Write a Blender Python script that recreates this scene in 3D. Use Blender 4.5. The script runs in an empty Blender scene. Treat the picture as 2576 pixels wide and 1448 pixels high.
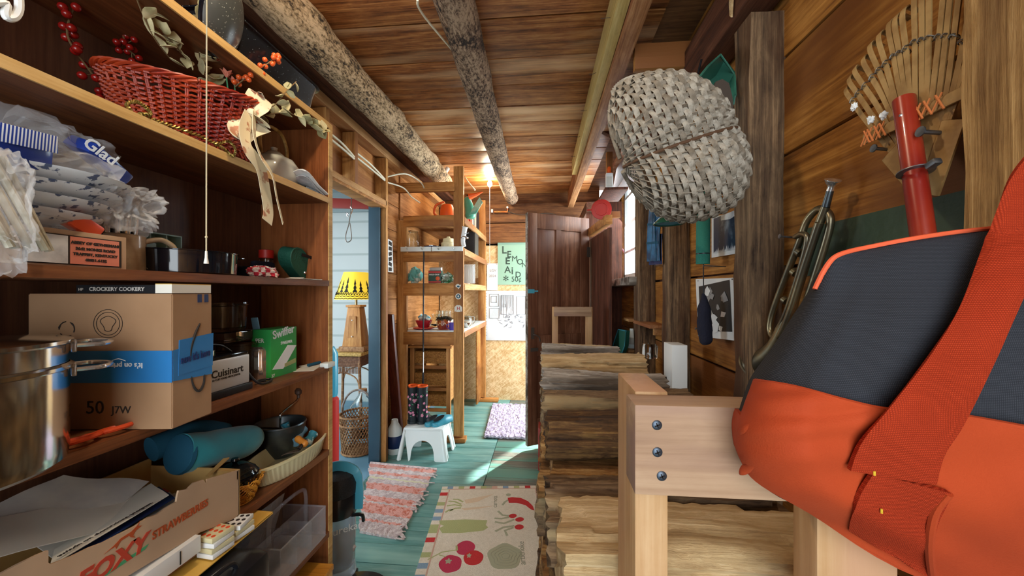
import bpy, bmesh, math, random
from mathutils import Vector, Matrix, Euler, noise
R = math.radians
random.seed(7)
rnd = random.uniform
scn = bpy.context.scene
col = scn.collection
# ---------------------------------------------------------------- camera
F, CX, HY, YAW, EYE = 930.0, 1288.0, 735.0, R(5.04), 1.35
cam_d = bpy.data.cameras.new('camera'); cam = bpy.data.objects.new('camera', cam_d); col.objects.link(cam)
cam_d.sensor_width = 36; cam_d.lens = F / 2576 * 36; cam_d.clip_start = .02
cam_d.shift_y = (HY - 724) / 2576
cam.location = (0, 0, EYE); cam.rotation_euler = (R(90), 0, YAW)
scn.camera = cam
# ---------------------------------------------------------------- view, sky, lights
vs = scn.view_settings
vs.view_transform = 'Standard'; vs.look = 'None'; vs.gamma = 1; vs.use_curve_mapping = False
vs.exposure = 0.55
w = bpy.data.worlds.new('sky'); scn.world = w; w.use_nodes = True
bg = w.node_tree.nodes['Background']
bg.inputs[0].default_value = (.80, .92, 1, 1); bg.inputs[1].default_value = 2.6
def lamp(name, kind, loc, energy, color=(1, 1, 1), rot=None, size=.1, size_y=None, spot=None):
    d = bpy.data.lights.new(name, kind); d.energy = energy; d.color = color
    o = bpy.data.objects.new(name, d); col.objects.link(o); o.location = loc
    if kind == 'AREA':
        d.size = size
        if size_y: d.shape = 'RECTANGLE'; d.size_y = size_y
    elif kind == 'SUN': d.angle = size
    else: d.shadow_soft_size = size
    if rot: o.rotation_euler = rot
    return o
def aim(o, to):
    o.rotation_euler = (Vector(to) - o.location).to_track_quat('-Z', 'Y').to_euler()
sun = lamp('sun', 'SUN', (4, 8, 6), 13, (1, .97, .90), size=R(1.5)); aim(sun, (4 - .88, 8 - 1.45, 6 - 1.42))
rf = lamp('rear_fill_light', 'AREA', (-.1, -1.55, 1.6), 19, (.96, .98, 1), size=1.6, size_y=1.6); aim(rf, (-.1, 2, 1.3))  # added fill lamp behind the camera, at the room's open end; no window there
lamp('near_bulb_light', 'POINT', (-.42, .62, 2.42), 17, (1, .84, .62), size=.04)
dl = lamp('side_room_daylight', 'AREA', (-3.3, 2.4, 1.5), 34, (.88, .95, 1), size=1.2, size_y=1.2); aim(dl, (-1.6, 3.4, 1))
el = lamp('doorway_daylight', 'AREA', (1.0, 4.05, 1.5), 85, (.88, .96, 1), size=.8, size_y=1.8); aim(el, (-1.2, 3.7, .8))
wl = lamp('window_daylight', 'AREA', (.98, 3.12, 2.0), 34, (.85, .94, 1), size=1.0, size_y=1.0); aim(wl, (-.2, 2.4, 1.0))
# ---------------------------------------------------------------- geometry of the view, for placing things
cS, sS = math.cos(YAW), math.sin(YAW)
def ray(px, py):
    u = (px - CX) / F; v = (HY - py) / F
    return Vector((u * cS - sS, u * sS + cS, v))
E0 = Vector((0, 0, EYE))
def aX(px, py, X): d = ray(px, py); return E0 + d * (X / d.x)
def aY(px, py, Y): d = ray(px, py); return E0 + d * (Y / d.y)
def aZ(px, py, Z): d = ray(px, py); return E0 + d * ((Z - EYE) / d.z)
def aD(px, py, z): return E0 + ray(px, py) * z
def lin(h):
    h = h.lstrip('#'); o = []
    for i in (0, 2, 4):
        c = int(h[i:i+2], 16) / 255
        o.append(c / 12.92 if c <= .04045 else ((c + .055) / 1.055) ** 2.4)
    return (*o, 1)
# ---------------------------------------------------------------- materials
MT = {}
def newmat(name):
    m = bpy.data.materials.new(name); m.use_nodes = True
    return m, m.node_tree, m.node_tree.nodes, m.node_tree.links, m.node_tree.nodes['Principled BSDF']
def plain(name, c, rough=.5, metal=0, c2=None, sc=12, bump=0, bsc=60, trans=0, alpha=1, emit=0, spec=.5, amt=None, coat=0, sheen=0, ior=1.45, dist=0):
    m, nt, N, L, b = newmat(name)
    b.inputs['Base Color'].default_value = lin(c); b.inputs['Roughness'].default_value = rough
    b.inputs['Metallic'].default_value = metal; b.inputs['Transmission Weight'].default_value = trans
    b.inputs['Alpha'].default_value = alpha; b.inputs['Specular IOR Level'].default_value = spec
    b.inputs['Coat Weight'].default_value = coat; b.inputs['Sheen Weight'].default_value = sheen
    b.inputs['IOR'].default_value = ior
    if emit: b.inputs['Emission Color'].default_value = lin(c); b.inputs['Emission Strength'].default_value = emit
    tc = N.new('ShaderNodeTexCoord')
    if c2:
        n = N.new('ShaderNodeTexNoise'); n.inputs['Scale'].default_value = sc; n.inputs['Detail'].default_value = 6; n.inputs['Distortion'].default_value = dist
        r = N.new('ShaderNodeValToRGB'); lo, hi = amt or (.4, .6)
        r.color_ramp.elements[0].position = lo; r.color_ramp.elements[1].position = hi
        r.color_ramp.elements[0].color = lin(c); r.color_ramp.elements[1].color = lin(c2)
        L.new(tc.outputs['Object'], n.inputs['Vector']); L.new(n.outputs['Fac'], r.inputs[0]); L.new(r.outputs[0], b.inputs['Base Color'])
    if bump:
        n2 = N.new('ShaderNodeTexNoise'); n2.inputs['Scale'].default_value = bsc; n2.inputs['Detail'].default_value = 5
        bp = N.new('ShaderNodeBump'); bp.inputs['Strength'].default_value = bump; bp.inputs['Distance'].default_value = .01
        L.new(tc.outputs['Object'], n2.inputs['Vector']); L.new(n2.outputs['Fac'], bp.inputs['Height']); L.new(bp.outputs[0], b.inputs['Normal'])
    MT[name] = m; return m
def wood(name, cols, axis='Y', sc=1, rough=.62, bump=.35, var=.35, stain=None, ssc=1.6, samt=(.48, .62), coat=0):
    """cols: dark, mid, light along the grain; per-board variation by mesh island"""
    m, nt, N, L, b = newmat(name)
    b.inputs['Roughness'].default_value = rough; b.inputs['Specular IOR Level'].default_value = .3; b.inputs['Coat Weight'].default_value = coat
    tc = N.new('ShaderNodeTexCoord'); g = N.new('ShaderNodeNewGeometry')
    off = N.new('ShaderNodeVectorMath'); off.operation = 'SCALE'; off.inputs[0].default_value = (17, 23, 31)
    L.new(g.outputs['Random Per Island'], off.inputs['Scale'])
    add = N.new('ShaderNodeVectorMath'); L.new(tc.outputs['Object'], add.inputs[0]); L.new(off.outputs[0], add.inputs[1])
    def grain(cross, along, det, dis):
        mp = N.new('ShaderNodeMapping'); mp.inputs['Scale'].default_value = [(along if a == axis else cross) * sc for a in 'XYZ']; L.new(add.outputs[0], mp.inputs['Vector'])
        n = N.new('ShaderNodeTexNoise'); n.inputs['Scale'].default_value = 1; n.inputs['Detail'].default_value = det; n.inputs['Roughness'].default_value = .65; n.inputs['Distortion'].default_value = dis
        L.new(mp.outputs[0], n.inputs['Vector']); return n
    n1, n2, n4 = grain(22, 1.3, 6, 1.2), grain(150, 5, 8, .3), grain(40, 14, 8, .6)
    m1 = N.new('ShaderNodeMath'); m1.operation = 'MULTIPLY_ADD'; m1.inputs[1].default_value = .42; m2 = N.new('ShaderNodeMath'); m2.operation = 'MULTIPLY_ADD'; m2.inputs[1].default_value = .36; m3 = N.new('ShaderNodeMath'); m3.operation = 'MULTIPLY'; m3.inputs[1].default_value = .22
    L.new(n4.outputs['Fac'], m3.inputs[0]); L.new(n2.outputs['Fac'], m2.inputs[0]); L.new(m3.outputs[0], m2.inputs[2]); L.new(n1.outputs['Fac'], m1.inputs[0]); L.new(m2.outputs[0], m1.inputs[2])
    n = m1
    r = N.new('ShaderNodeValToRGB'); e = r.color_ramp.elements
    e[0].position = .40; e[0].color = lin(cols[0]); e[1].position = .60; e[1].color = lin(cols[2])
    k = e.new(.5); k.color = lin(cols[1]); L.new(n.outputs[0], r.inputs[0])
    out = r.outputs[0]
    if stain:
        mp2 = N.new('ShaderNodeMapping'); s2 = {'X': (.5, 3, 3), 'Y': (3, .5, 3), 'Z': (3, 3, .5)}[axis]
        mp2.inputs['Scale'].default_value = [v * ssc for v in s2]; L.new(add.outputs[0], mp2.inputs['Vector'])
        n3 = N.new('ShaderNodeTexNoise'); n3.inputs['Detail'].default_value = 5; n3.inputs['Scale'].default_value = 1; L.new(mp2.outputs[0], n3.inputs['Vector'])
        r3 = N.new('ShaderNodeValToRGB'); r3.color_ramp.elements[0].position = samt[0]; r3.color_ramp.elements[1].position = samt[1]
        L.new(n3.outputs['Fac'], r3.inputs[0])
        mx = N.new('ShaderNodeMix'); mx.data_type = 'RGBA'; mx.inputs[7].default_value = lin(stain)
        L.new(r3.outputs[0], mx.inputs[0]); L.new(out, mx.inputs[6]); out = mx.outputs[2]
    if var:
        hs = N.new('ShaderNodeHueSaturation'); mr = N.new('ShaderNodeMapRange'); mr.inputs[3].default_value = 1 - var; mr.inputs[4].default_value = 1 + var * .7
        L.new(g.outputs['Random Per Island'], mr.inputs[0]); L.new(mr.outputs[0], hs.inputs['Value']); L.new(out, hs.inputs['Color']); out = hs.outputs[0]
    L.new(out, b.inputs['Base Color'])
    bp = N.new('ShaderNodeBump'); bp.inputs['Strength'].default_value = bump; bp.inputs['Distance'].default_value = .008
    L.new(n.outputs[0], bp.inputs['Height']); L.new(bp.outputs[0], b.inputs['Normal'])
    MT[name] = m; return m
def weave(name, c, c2, sc=150, rough=.8, bump=.6, axis='XZ', metal=0):
    """woven cloth: two crossed wave bands; axis: the two object axes of the cloth"""
    m, nt, N, L, b = newmat(name); b.inputs['Roughness'].default_value = rough; b.inputs['Specular IOR Level'].default_value = .15
    tc = N.new('ShaderNodeTexCoord'); out = []
    for a in axis:
        wv = N.new('ShaderNodeTexWave'); wv.bands_direction = a; wv.inputs['Scale'].default_value = sc; wv.inputs['Distortion'].default_value = .6; wv.inputs['Detail'].default_value = 1
        L.new(tc.outputs['Object'], wv.inputs['Vector']); out.append(wv.outputs['Fac'])
    mu = N.new('ShaderNodeMath'); mu.operation = 'MULTIPLY'; L.new(out[0], mu.inputs[0]); L.new(out[1], mu.inputs[1])
    r = N.new('ShaderNodeValToRGB'); r.color_ramp.elements[0].color = lin(c2); r.color_ramp.elements[1].color = lin(c); r.color_ramp.elements[1].position = .6
    L.new(mu.outputs[0], r.inputs[0]); L.new(r.outputs[0], b.inputs['Base Color'])
    bp = N.new('ShaderNodeBump'); bp.inputs['Strength'].default_value = bump; bp.inputs['Distance'].default_value = .002
    L.new(mu.outputs[0], bp.inputs['Height']); L.new(bp.outputs[0], b.inputs['Normal'])
    MT[name] = m; return m
def stripes(name, ca, cb, axis='Z', sc=20, rough=.4, pos=.5, bump=0):
    m, nt, N, L, b = newmat(name); b.inputs['Roughness'].default_value = rough
    tc = N.new('ShaderNodeTexCoord'); wv = N.new('ShaderNodeTexWave'); wv.bands_direction = axis; wv.inputs['Scale'].default_value = sc
    L.new(tc.outputs['Object'], wv.inputs['Vector'])
    r = N.new('ShaderNodeValToRGB'); r.color_ramp.interpolation = 'CONSTANT' if not bump else 'LINEAR'
    r.color_ramp.elements[0].color = lin(ca); r.color_ramp.elements[1].color = lin(cb); r.color_ramp.elements[1].position = pos
    L.new(wv.outputs['Fac'], r.inputs[0]); L.new(r.outputs[0], b.inputs['Base Color'])
    if bump:
        bp = N.new('ShaderNodeBump'); bp.inputs['Strength'].default_value = bump; bp.inputs['Distance'].default_value = .003
        L.new(wv.outputs['Fac'], bp.inputs['Height']); L.new(bp.outputs[0], b.inputs['Normal'])
    MT[name] = m; return m
def specks(name, c, c2, sc=90, rough=.3, thr=.2, bump=0):
    m, nt, N, L, b = newmat(name); b.inputs['Roughness'].default_value = rough
    tc = N.new('ShaderNodeTexCoord'); v = N.new('ShaderNodeTexVoronoi'); v.inputs['Scale'].default_value = sc
    L.new(tc.outputs['Object'], v.inputs['Vector'])
    r = N.new('ShaderNodeValToRGB'); r.color_ramp.elements[0].color = lin(c2); r.color_ramp.elements[1].color = lin(c)
    r.color_ramp.elements[0].position = thr * .6; r.color_ramp.elements[1].position = thr
    L.new(v.outputs['Distance'], r.inputs[0]); L.new(r.outputs[0], b.inputs['Base Color'])
    MT[name] = m; return m
wood('ceil', ('#5a3014', '#9a5e30', '#c68c52'), 'X', .8, .45, .3, .22, '#dcb488', 1.6, (.52, .7))
wood('shelf', ('#55301c', '#754628', '#8c5a36'), 'Y', .7, .45, .1, .06)
wood('shelf_edge', ('#b08a50', '#caa264', '#d8b478'), 'Y', .8, .5, .1, .05)
wood('shelf_back', ('#43281a', '#533322', '#613e2a'), 'Z', .8, .5, .1, .04)
wood('side_panel', ('#6a391b', '#834c28', '#965c34'), 'Z', .6, .4, .1, .04)
wood('stud', ('#8a5a2a', '#b07c42', '#c9985c'), 'Z', .7, .6, .2, .12, '#7d4c24', 1.2)
wood('studh', ('#84511f', '#ad753a', '#c58d50'), 'X', .7, .6, .2, .12, '#7d4c24', 1.2)
wood('study', ('#9a6a38', '#b98c58', '#d0a878'), 'Y', .7, .6, .2, .12, '#8a5a34', 1.2)
wood('oldpost', ('#33241a', '#66503a', '#927657'), 'Z', .8, .8, .9, .15, '#4a2f1c', 2)
wood('oldpost2', ('#6a4a26', '#9a7444', '#bd9660'), 'Z', .9, .85, 1.0, .1, '#5c3c1e', 2.5)
wood('wallboard', ('#6a3f16', '#a0682a', '#c48a42'), 'Y', .6, .65, .5, .12, '#75451c', 1.6)
wood('darkboard', ('#3a2016', '#5c3322', '#794835'), 'Z', .6, .7, .4, .12)
wood('darkbeam', ('#33190f', '#54301d', '#704630'), 'Y', .6, .7, .4, .1)
wood('beam', ('#7c4d2c', '#a9754a', '#c79a6c'), 'Y', .7, .6, .3, .05, '#8a5536', 2)
wood('beamtrim', ('#a98f50', '#c7ad68', '#d8c283'), 'Y', .7, .6, .2, .05)
wood('lumber', ('#987048', '#b0885c', '#c09c72'), 'Z', .45, .6, .2, .05, '#b98e6c', 2)
wood('lumberh', ('#8a6a50', '#a08064', '#b09274'), 'X', .45, .6, .15, .03, '#8c6c5c', 3)
wood('floor_paint', ('#4b7d77', '#62928c', '#7ca59f'), 'X', .5, .4, .2, .1, '#82aaa0', 1.8, (.5, .7))
wood('floor_worn', ('#50544e', '#6b6d64', '#85857a'), 'X', .7, .5, .3, .1, '#5b8f82', 1.6, (.5, .6))
wood('doorwood', ('#5c3826', '#85583f', '#a5785c'), 'Z', .5, .45, .2, .05, '#5a3524', 1)
wood('mahog', ('#2a100c', '#4a1f16', '#5f2c20'), 'Z', .6, .35, .1, .03)
wood('split', ('#5e3c1a', '#94683a', '#c49a60'), 'X', 1.1, .8, 1.0, .2, '#5c3c1c', 3, (.5, .66))
wood('splitlight', ('#a58860', '#c4a678', '#ddc49a'), 'X', 1.1, .8, 1.0, .12, '#8c6a44', 3, (.55, .7))
wood('weathered', ('#6e6258', '#a0978c', '#c9c2b8'), 'X', 1.2, .8, 1.0, .1, '#4e443a', 3)
wood('bark', ('#33241a', '#66503a', '#94795a'), 'X', .9, .95, 1.2, .15, '#a08a66', 5, (.55, .65))
wood('lampwood', ('#8a5a2c', '#aa7840', '#c09050'), 'Z', .6, .5, .1, .03)
wood('clogwood', ('#a86c1c', '#c8872c', '#dba040'), 'X', .6, .4, .1, .03)
def logmat(name, a, b_, c):
    m, nt, N, L, b = newmat(name); b.inputs['Roughness'].default_value = .85
    tc = N.new('ShaderNodeTexCoord'); mp = N.new('ShaderNodeMapping'); mp.inputs['Scale'].default_value = (2.2, 1, 2.2); L.new(tc.outputs['Object'], mp.inputs['Vector'])
    n = N.new('ShaderNodeTexNoise'); n.inputs['Scale'].default_value = 5; n.inputs['Detail'].default_value = 12; n.inputs['Roughness'].default_value = .75; L.new(mp.outputs[0], n.inputs['Vector'])
    v = N.new('ShaderNodeTexNoise'); v.inputs['Scale'].default_value = 45; v.inputs['Detail'].default_value = 6; v.inputs['Roughness'].default_value = .7; L.new(mp.outputs[0], v.inputs['Vector'])
    a1 = N.new('ShaderNodeMath'); a1.operation = 'ADD'; L.new(n.outputs['Fac'], a1.inputs[0]); L.new(v.outputs['Fac'], a1.inputs[1])
    a2 = N.new('ShaderNodeMath'); a2.operation = 'MULTIPLY'; a2.inputs[1].default_value = .5; L.new(a1.outputs[0], a2.inputs[0])
    r = N.new('ShaderNodeValToRGB'); e = r.color_ramp.elements; e[0].position = .44; e[0].color = lin(a); e[1].position = .56; e[1].color = lin(c); k = e.new(.485); k.color = lin(b_)
    L.new(a2.outputs[0], r.inputs[0]); L.new(r.outputs[0], b.inputs['Base Color'])
    bp = N.new('ShaderNodeBump'); bp.inputs['Strength'].default_value = 1; bp.inputs['Distance'].default_value = .012; L.new(a2.outputs[0], bp.inputs['Height']); L.new(bp.outputs[0], b.inputs['Normal'])
    MT[name] = m
logmat('log_pale', '#33261a', '#a08460', '#dcc09a'); logmat('log_grey', '#2c2018', '#7a5f48', '#c0a283')
def osb():
    m, nt, N, L, b = newmat('osb'); b.inputs['Roughness'].default_value = .6
    tc = N.new('ShaderNodeTexCoord'); last = None
    for i, ang in enumerate((35, 80, 140)):
        mp = N.new('ShaderNodeMapping'); mp.inputs['Rotation'].default_value = (0, R(ang), 0); mp.vector_type = 'TEXTURE'; mp.inputs['Scale'].default_value = (1 / 18, 1 / 18, 1 / 75); mp.inputs['Location'].default_value = (i * 3, i, i)
        L.new(tc.outputs['Object'], mp.inputs['Vector'])
        v = N.new('ShaderNodeTexVoronoi'); v.inputs['Scale'].default_value = 1; L.new(mp.outputs[0], v.inputs['Vector'])
        sp = N.new('ShaderNodeSeparateColor'); L.new(v.outputs['Color'], sp.inputs[0])
        if last is None: last = sp.outputs[0]
        else:
            mx = N.new('ShaderNodeMath'); mx.operation = 'MAXIMUM' if i == 1 else 'ADD'; L.new(last, mx.inputs[0]); L.new(sp.outputs[0], mx.inputs[1]); last = mx.outputs[0]
    r = N.new('ShaderNodeValToRGB'); e = r.color_ramp.elements; e[0].position = .3; e[0].color = lin('#c09a64'); e[1].position = 1; e[1].color = lin('#e4cc9e')
    ml = N.new('ShaderNodeMath'); ml.operation = 'MULTIPLY'; ml.inputs[1].default_value = .55; L.new(last, ml.inputs[0]); L.new(ml.outputs[0], r.inputs[0]); L.new(r.outputs[0], b.inputs['Base Color'])
    MT['osb'] = m
osb()
plain('blackhole', '#160d08', .9)
plain('steel', '#cfccc8', .14, 1, bump=.05, bsc=8); plain('brushed', '#d2d4d6', .4, .35); plain('galv', '#8d9094', .45, 1, '#6f7276', 30)
plain('chrome', '#e0e0e0', .14, .85); plain('copper', '#b0663c', .35, 1); plain('screw', '#4c5560', .4, .8)
plain('glass', '#f2f8f8', .03, trans=1, ior=1.35); plain('acrylic', '#eef0fa', .08, trans=.2, alpha=.15)
plain('film', '#f2f4f6', .12, trans=.3, alpha=.3, bump=.7, bsc=18, ior=1.3)
plain('bag_dark', '#3e4248', .85, c2='#34373d', sc=90, bump=.3, bsc=400)
plain('bag_orange', '#a83a0a', .85, c2='#9c3408', sc=6, bump=.15, bsc=800)
weave('webbing', '#c0401e', '#8c2810', 230, axis='XZ'); weave('denim', '#3b3d43', '#25272c', 260, .85, .3, 'XZ')
plain('piping', '#d85a34', .7)
plain('cardboard', '#a98462', .8, c2='#9b7756', sc=5); plain('cardboard_in', '#c09a5c', .8, c2='#a9824a', sc=8); plain('cardboard_lt', '#b89a7c', .8, c2='#ad8f72', sc=5)
plain('cardboard_dk', '#8a6846', .8, c2='#7d5c3c', sc=6)
plain('ink', '#2c2622', .8); plain('tape', '#2f7fc0', .35, c2='#2a74b4', sc=5, coat=.3); plain('tape_ink', '#1a2d66', .6); plain('white_ink', '#dfe6ea', .6)
plain('white', '#e6e8e6', .5); plain('paper', '#dcd8cc', .7); plain('paper2', '#c8c4ba', .7, c2='#b5b2ae', sc=14); plain('manila', '#d8ae54', .6)
plain('whiteplastic', '#dfe8e6', .35); plain('offwhite', '#cfc8b4', .5)
plain('wicker_red', '#7c1c10', .45, c2='#a83c18', sc=9); plain('wicker', '#a07a52', .7, c2='#7c5838', sc=40); plain('wicker_tan', '#b98645', .6, c2='#93622c', sc=60)
plain('splint', '#938878', .75, c2='#766a5a', sc=40, bump=.5, bsc=120); plain('splint_lt', '#aaa192', .75, c2='#8c8272', sc=60, bump=.5, bsc=120); plain('splint_dk', '#5b3e28', .8)
plain('berry', '#e0602a', .2, coat=.4); plain('berry_dk', '#8c1410', .25, coat=.4); plain('leaf', '#9d976c', .7, c2='#d6cb9e', sc=25); plain('stem', '#6d5636', .8)
plain('petal', '#d8826a', .6); plain('gold', '#a08a4a', .35, .8); plain('ribbon', '#dccfae', .6, c2='#b07a5c', sc=34, amt=(.57, .62)); plain('china', '#cfd0c4', .12, coat=.5)
plain('bamboo', '#c2a05e', .5, c2='#8e6c34', sc=40); specks('enamel', '#10141a', '#8d9698', 130, .25, .12); specks('enamel_grey', '#3c3e3c', '#a6a89c', 160, .3, .2)
plain('string', '#cdbd98', .8); plain('red', '#b8261c', .45); plain('redplate', '#b5202e', .3, coat=.4); plain('black', '#15161a', .4); plain('black_gloss', '#0c1018', .1, coat=.6)
plain('navy', '#1c2f5c', .5); plain('orange', '#df5a1e', .4); plain('orange_handle', '#d9502a', .35); plain('green_case', '#1f5a4a', .55, bump=.3, bsc=200)
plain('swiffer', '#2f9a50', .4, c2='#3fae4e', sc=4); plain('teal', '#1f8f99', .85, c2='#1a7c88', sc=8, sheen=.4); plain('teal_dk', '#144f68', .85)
plain('teal_plastic', '#4c9db0', .4); plain('alu', '#6b7478', .35, .9, '#555e64', 12); plain('cream', '#d8cfa4', .3, coat=.3); plain('wooden_handle', '#b9772c', .4)
plain('envelope', '#d9ad4e', .6); plain('blue_trim', '#2f4a5a', .5, c2='#365464', sc=4); plain('room_blue', '#6f97ac', .5, c2='#5d879c', sc=3)
stripes('blockwall', '#a9b4b2', '#c3cccb', 'Z', 1.55, .7, .04); plain('joist_grey', '#8b9a9c', .7)
plain('shade', '#e8c83c', .6, emit=.5); plain('tree_black', '#171a12', .7); plain('wicker_dk', '#7c5a42', .7, c2='#5b3c2a', sc=60)
plain('purple_rug', '#a59bb4', .95, c2='#cfc7d8', sc=30, bump=1, bsc=90, amt=(.42, .6)); plain('rag_white', '#d8cbc8', .95, c2='#b8a4a2', sc=50, bump=.8, bsc=120); plain('rag_coral', '#c8705c', .95, c2='#dda294', sc=60, bump=.8, bsc=120)
plain('rug_cream', '#e2d7c4', .95, c2='#d2c6b0', sc=70, bump=.5, bsc=260, amt=(.3, .8))
for n, c in dict(rug_red='#c02c2c', rug_magenta='#b8304c', rug_blue='#8098ac', rug_olive='#a9ab74', rug_green='#aab27c', rug_pink='#c8a08c', rug_grey='#8f8e78', rug_peach='#d8bfa0', rug_dkgreen='#7d8058').items():
    plain(n, c, .95, bump=.4, bsc=260)
plain('shoe_teal', '#3f93a8', .35); plain('boot', '#20282c', .3); plain('pink', '#d88aa6', .4); plain('leafgreen', '#4c9a6c', .4); plain('poster_green', '#8fb39c', .7); plain('poster_ink', '#34463c', .8)
plain('poster_bw', '#d8dcde', .6, c2='#a6acb2', sc=22, amt=(.52, .7)); plain('calendar', '#dcdad6', .6); plain('pale_ink', '#9fb0b4', .7)
plain('photo_sea', '#22384e', .3, c2='#7f93a0', sc=14, amt=(.55, .7)); plain('art_grey', '#8e8e8e', .5); plain('art_dark', '#2b2b2b', .5); plain('plaid', '#2b6f9c', .6, c2='#123a5c', sc=14)
plain('enamel_green', '#1e5a48', .2, coat=.5); plain('foam', '#2f7a68', .85, bump=.3, bsc=150); plain('cloth_dark', '#16182a', .9, bump=.4, bsc=120); plain('brass', '#8f8468', .35, .9, '#6f6a5c', 14)
plain('rake', '#b08c56', .6, c2='#947040', sc=30); plain('red_handle', '#97301a', .3, c2='#801c12', sc=6, coat=.4); plain('wire', '#7d7870', .4, .8); plain('twine', '#c8743c', .7)
plain('cable', '#d3cdb6', .5); plain('porcelain', '#e8e4d8', .3); plain('spade', '#3a7260', .4, c2='#2c5c4c', sc=8); plain('rust', '#4a4038', .6, .3); plain('red_metal', '#8e2c22', .5)
plain('vac_teal', '#3f9fbc', .3, coat=.3); plain('vac_black', '#171a20', .3, coat=.3); plain('vac_cup', '#c3cdd6', .15, trans=.5, alpha=.85); plain('dust', '#b5a9a4', .95)
plain('bulbglow', '#fff2c8', .3, emit=40); plain('denim_green', '#35504a', .6); plain('green_paint', '#3a4d38', .6, c2='#2f3f30', sc=5, bump=.4, bsc=30)
plain('cord', '#15151a', .5); plain('pack', '#d5dade', .35, c2='#4d5a78', sc=75, amt=(.58, .62)); plain('pack_blue', '#1c3a94', .3, coat=.3); plain('napkin', '#c8c4b4', .6, c2='#8e8a76', sc=30)
plain('tomato_leaf', '#5d6446', .9)
wood('jamb', ('#9a6a4a', '#c39a80', '#dcc0ac'), 'Z', .5, .5, .1, .03, '#8a4a30', 2)
stripes('barcode', '#d9e2ea', '#1c3a94', 'Y', 80, .4, .45)
plain('cream_mug', '#b9a488', .35, c2='#8f7a60', sc=20, coat=.3)
plain('pale_green', '#94b0a4', .4)
stripes('nstripe', '#e8eaee', '#1c2346', 'Z', 30, .3, .5)
plain('walnut', '#4a3428', .4)
plain('boat', '#2f7f94', .6, c2='#bcd0d0', sc=60, amt=(.54, .58))
plain('smoke', '#2a3034', .08, trans=.6)
plain('redlogo', '#b5402c', .6); plain('rust_ink', '#a84a22', .6)
specks('mesh_blk', '#14171c', '#2c3238', 300, .5, .4)
plain('bird_teal', '#4f9a80', .35, coat=.3); plain('bird_wing', '#a9b89a', .4, c2='#5aa28c', sc=12)
plain('oldgrey', '#3c3830', .6)
plain('cloth_teal', '#6fb4ac', .9, c2='#c8cdc0', sc=14, amt=(.5, .56))
plain('dkgreen', '#27493a', .5)
plain('foil', '#b8c0b8', .25, .5, '#2f7a4c', 10, .6, 30)
plain('shade_lbl', '#d8b030', .5)
plain('glaze', '#a8571f', .3, c2='#7a2018', sc=8, coat=.4); plain('moss', '#3a3020', .95)
plain('purple', '#4a3a9c', .3)
plain('ink_grey', '#8a8a8e', .8)
plain('drawing', '#d4dadd', .6, c2='#c0c8cc', sc=4)
plain('tomato_leaf2', '#a4a286', .95)
plain('rag_coral2', '#dca094', .95, bump=.8, bsc=120); plain('rag_cream', '#d2cca8', .95, bump=.8, bsc=120)
plain('rug_straw', '#c2a462', .8, c2='#9c7f44', sc=50)
plain('handle_grey', '#8d9196', .6, c2='#7b6a58', sc=30)
plain('cork', '#9a7048', .8)
wood('darkbeam_x', ('#4a2c18', '#6e4728', '#8c6038'), 'X', .6, .7, .4, .1)
wood('warmwall', ('#84501f', '#a8703a', '#c48a52'), 'Y', .6, .6, .2, .15, '#7d4c24', 1.2)
wood('splitdark', ('#2e1e12', '#5e4226', '#93703f'), 'X', 1.1, .85, 1.0, .2, '#3c2818', 3, (.5, .66))
# ---------------------------------------------------------------- mesh helpers
def text_verts(body, size, ext=.0004, bold=0, align='LEFT'):
    cu = bpy.data.curves.new('t', 'FONT'); cu.body = body; cu.size = size; cu.extrude = ext; cu.offset = bold; cu.align_x = align; cu.resolution_u = 3
    ob = bpy.data.objects.new('t', cu); col.objects.link(ob)
    bpy.context.view_layer.update()
    me = bpy.data.meshes.new_from_object(ob.evaluated_get(bpy.context.evaluated_depsgraph_get()))
    V = [v.co.copy() for v in me.vertices]; P = [list(p.vertices) for p in me.polygons]
    bpy.data.objects.remove(ob); bpy.data.curves.remove(cu); bpy.data.meshes.remove(me)
    return V, P
def frame(o, x, y):
    """matrix whose local x, y run along the given vectors from point o"""
    x = Vector(x).normalized(); y = Vector(y); y = (y - x * y.dot(x)).normalized(); z = x.cross(y)
    return Matrix(((x.x, y.x, z.x, o[0]), (x.y, y.y, z.y, o[1]), (x.z, y.z, z.z, o[2]), (0, 0, 0, 1)))
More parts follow.
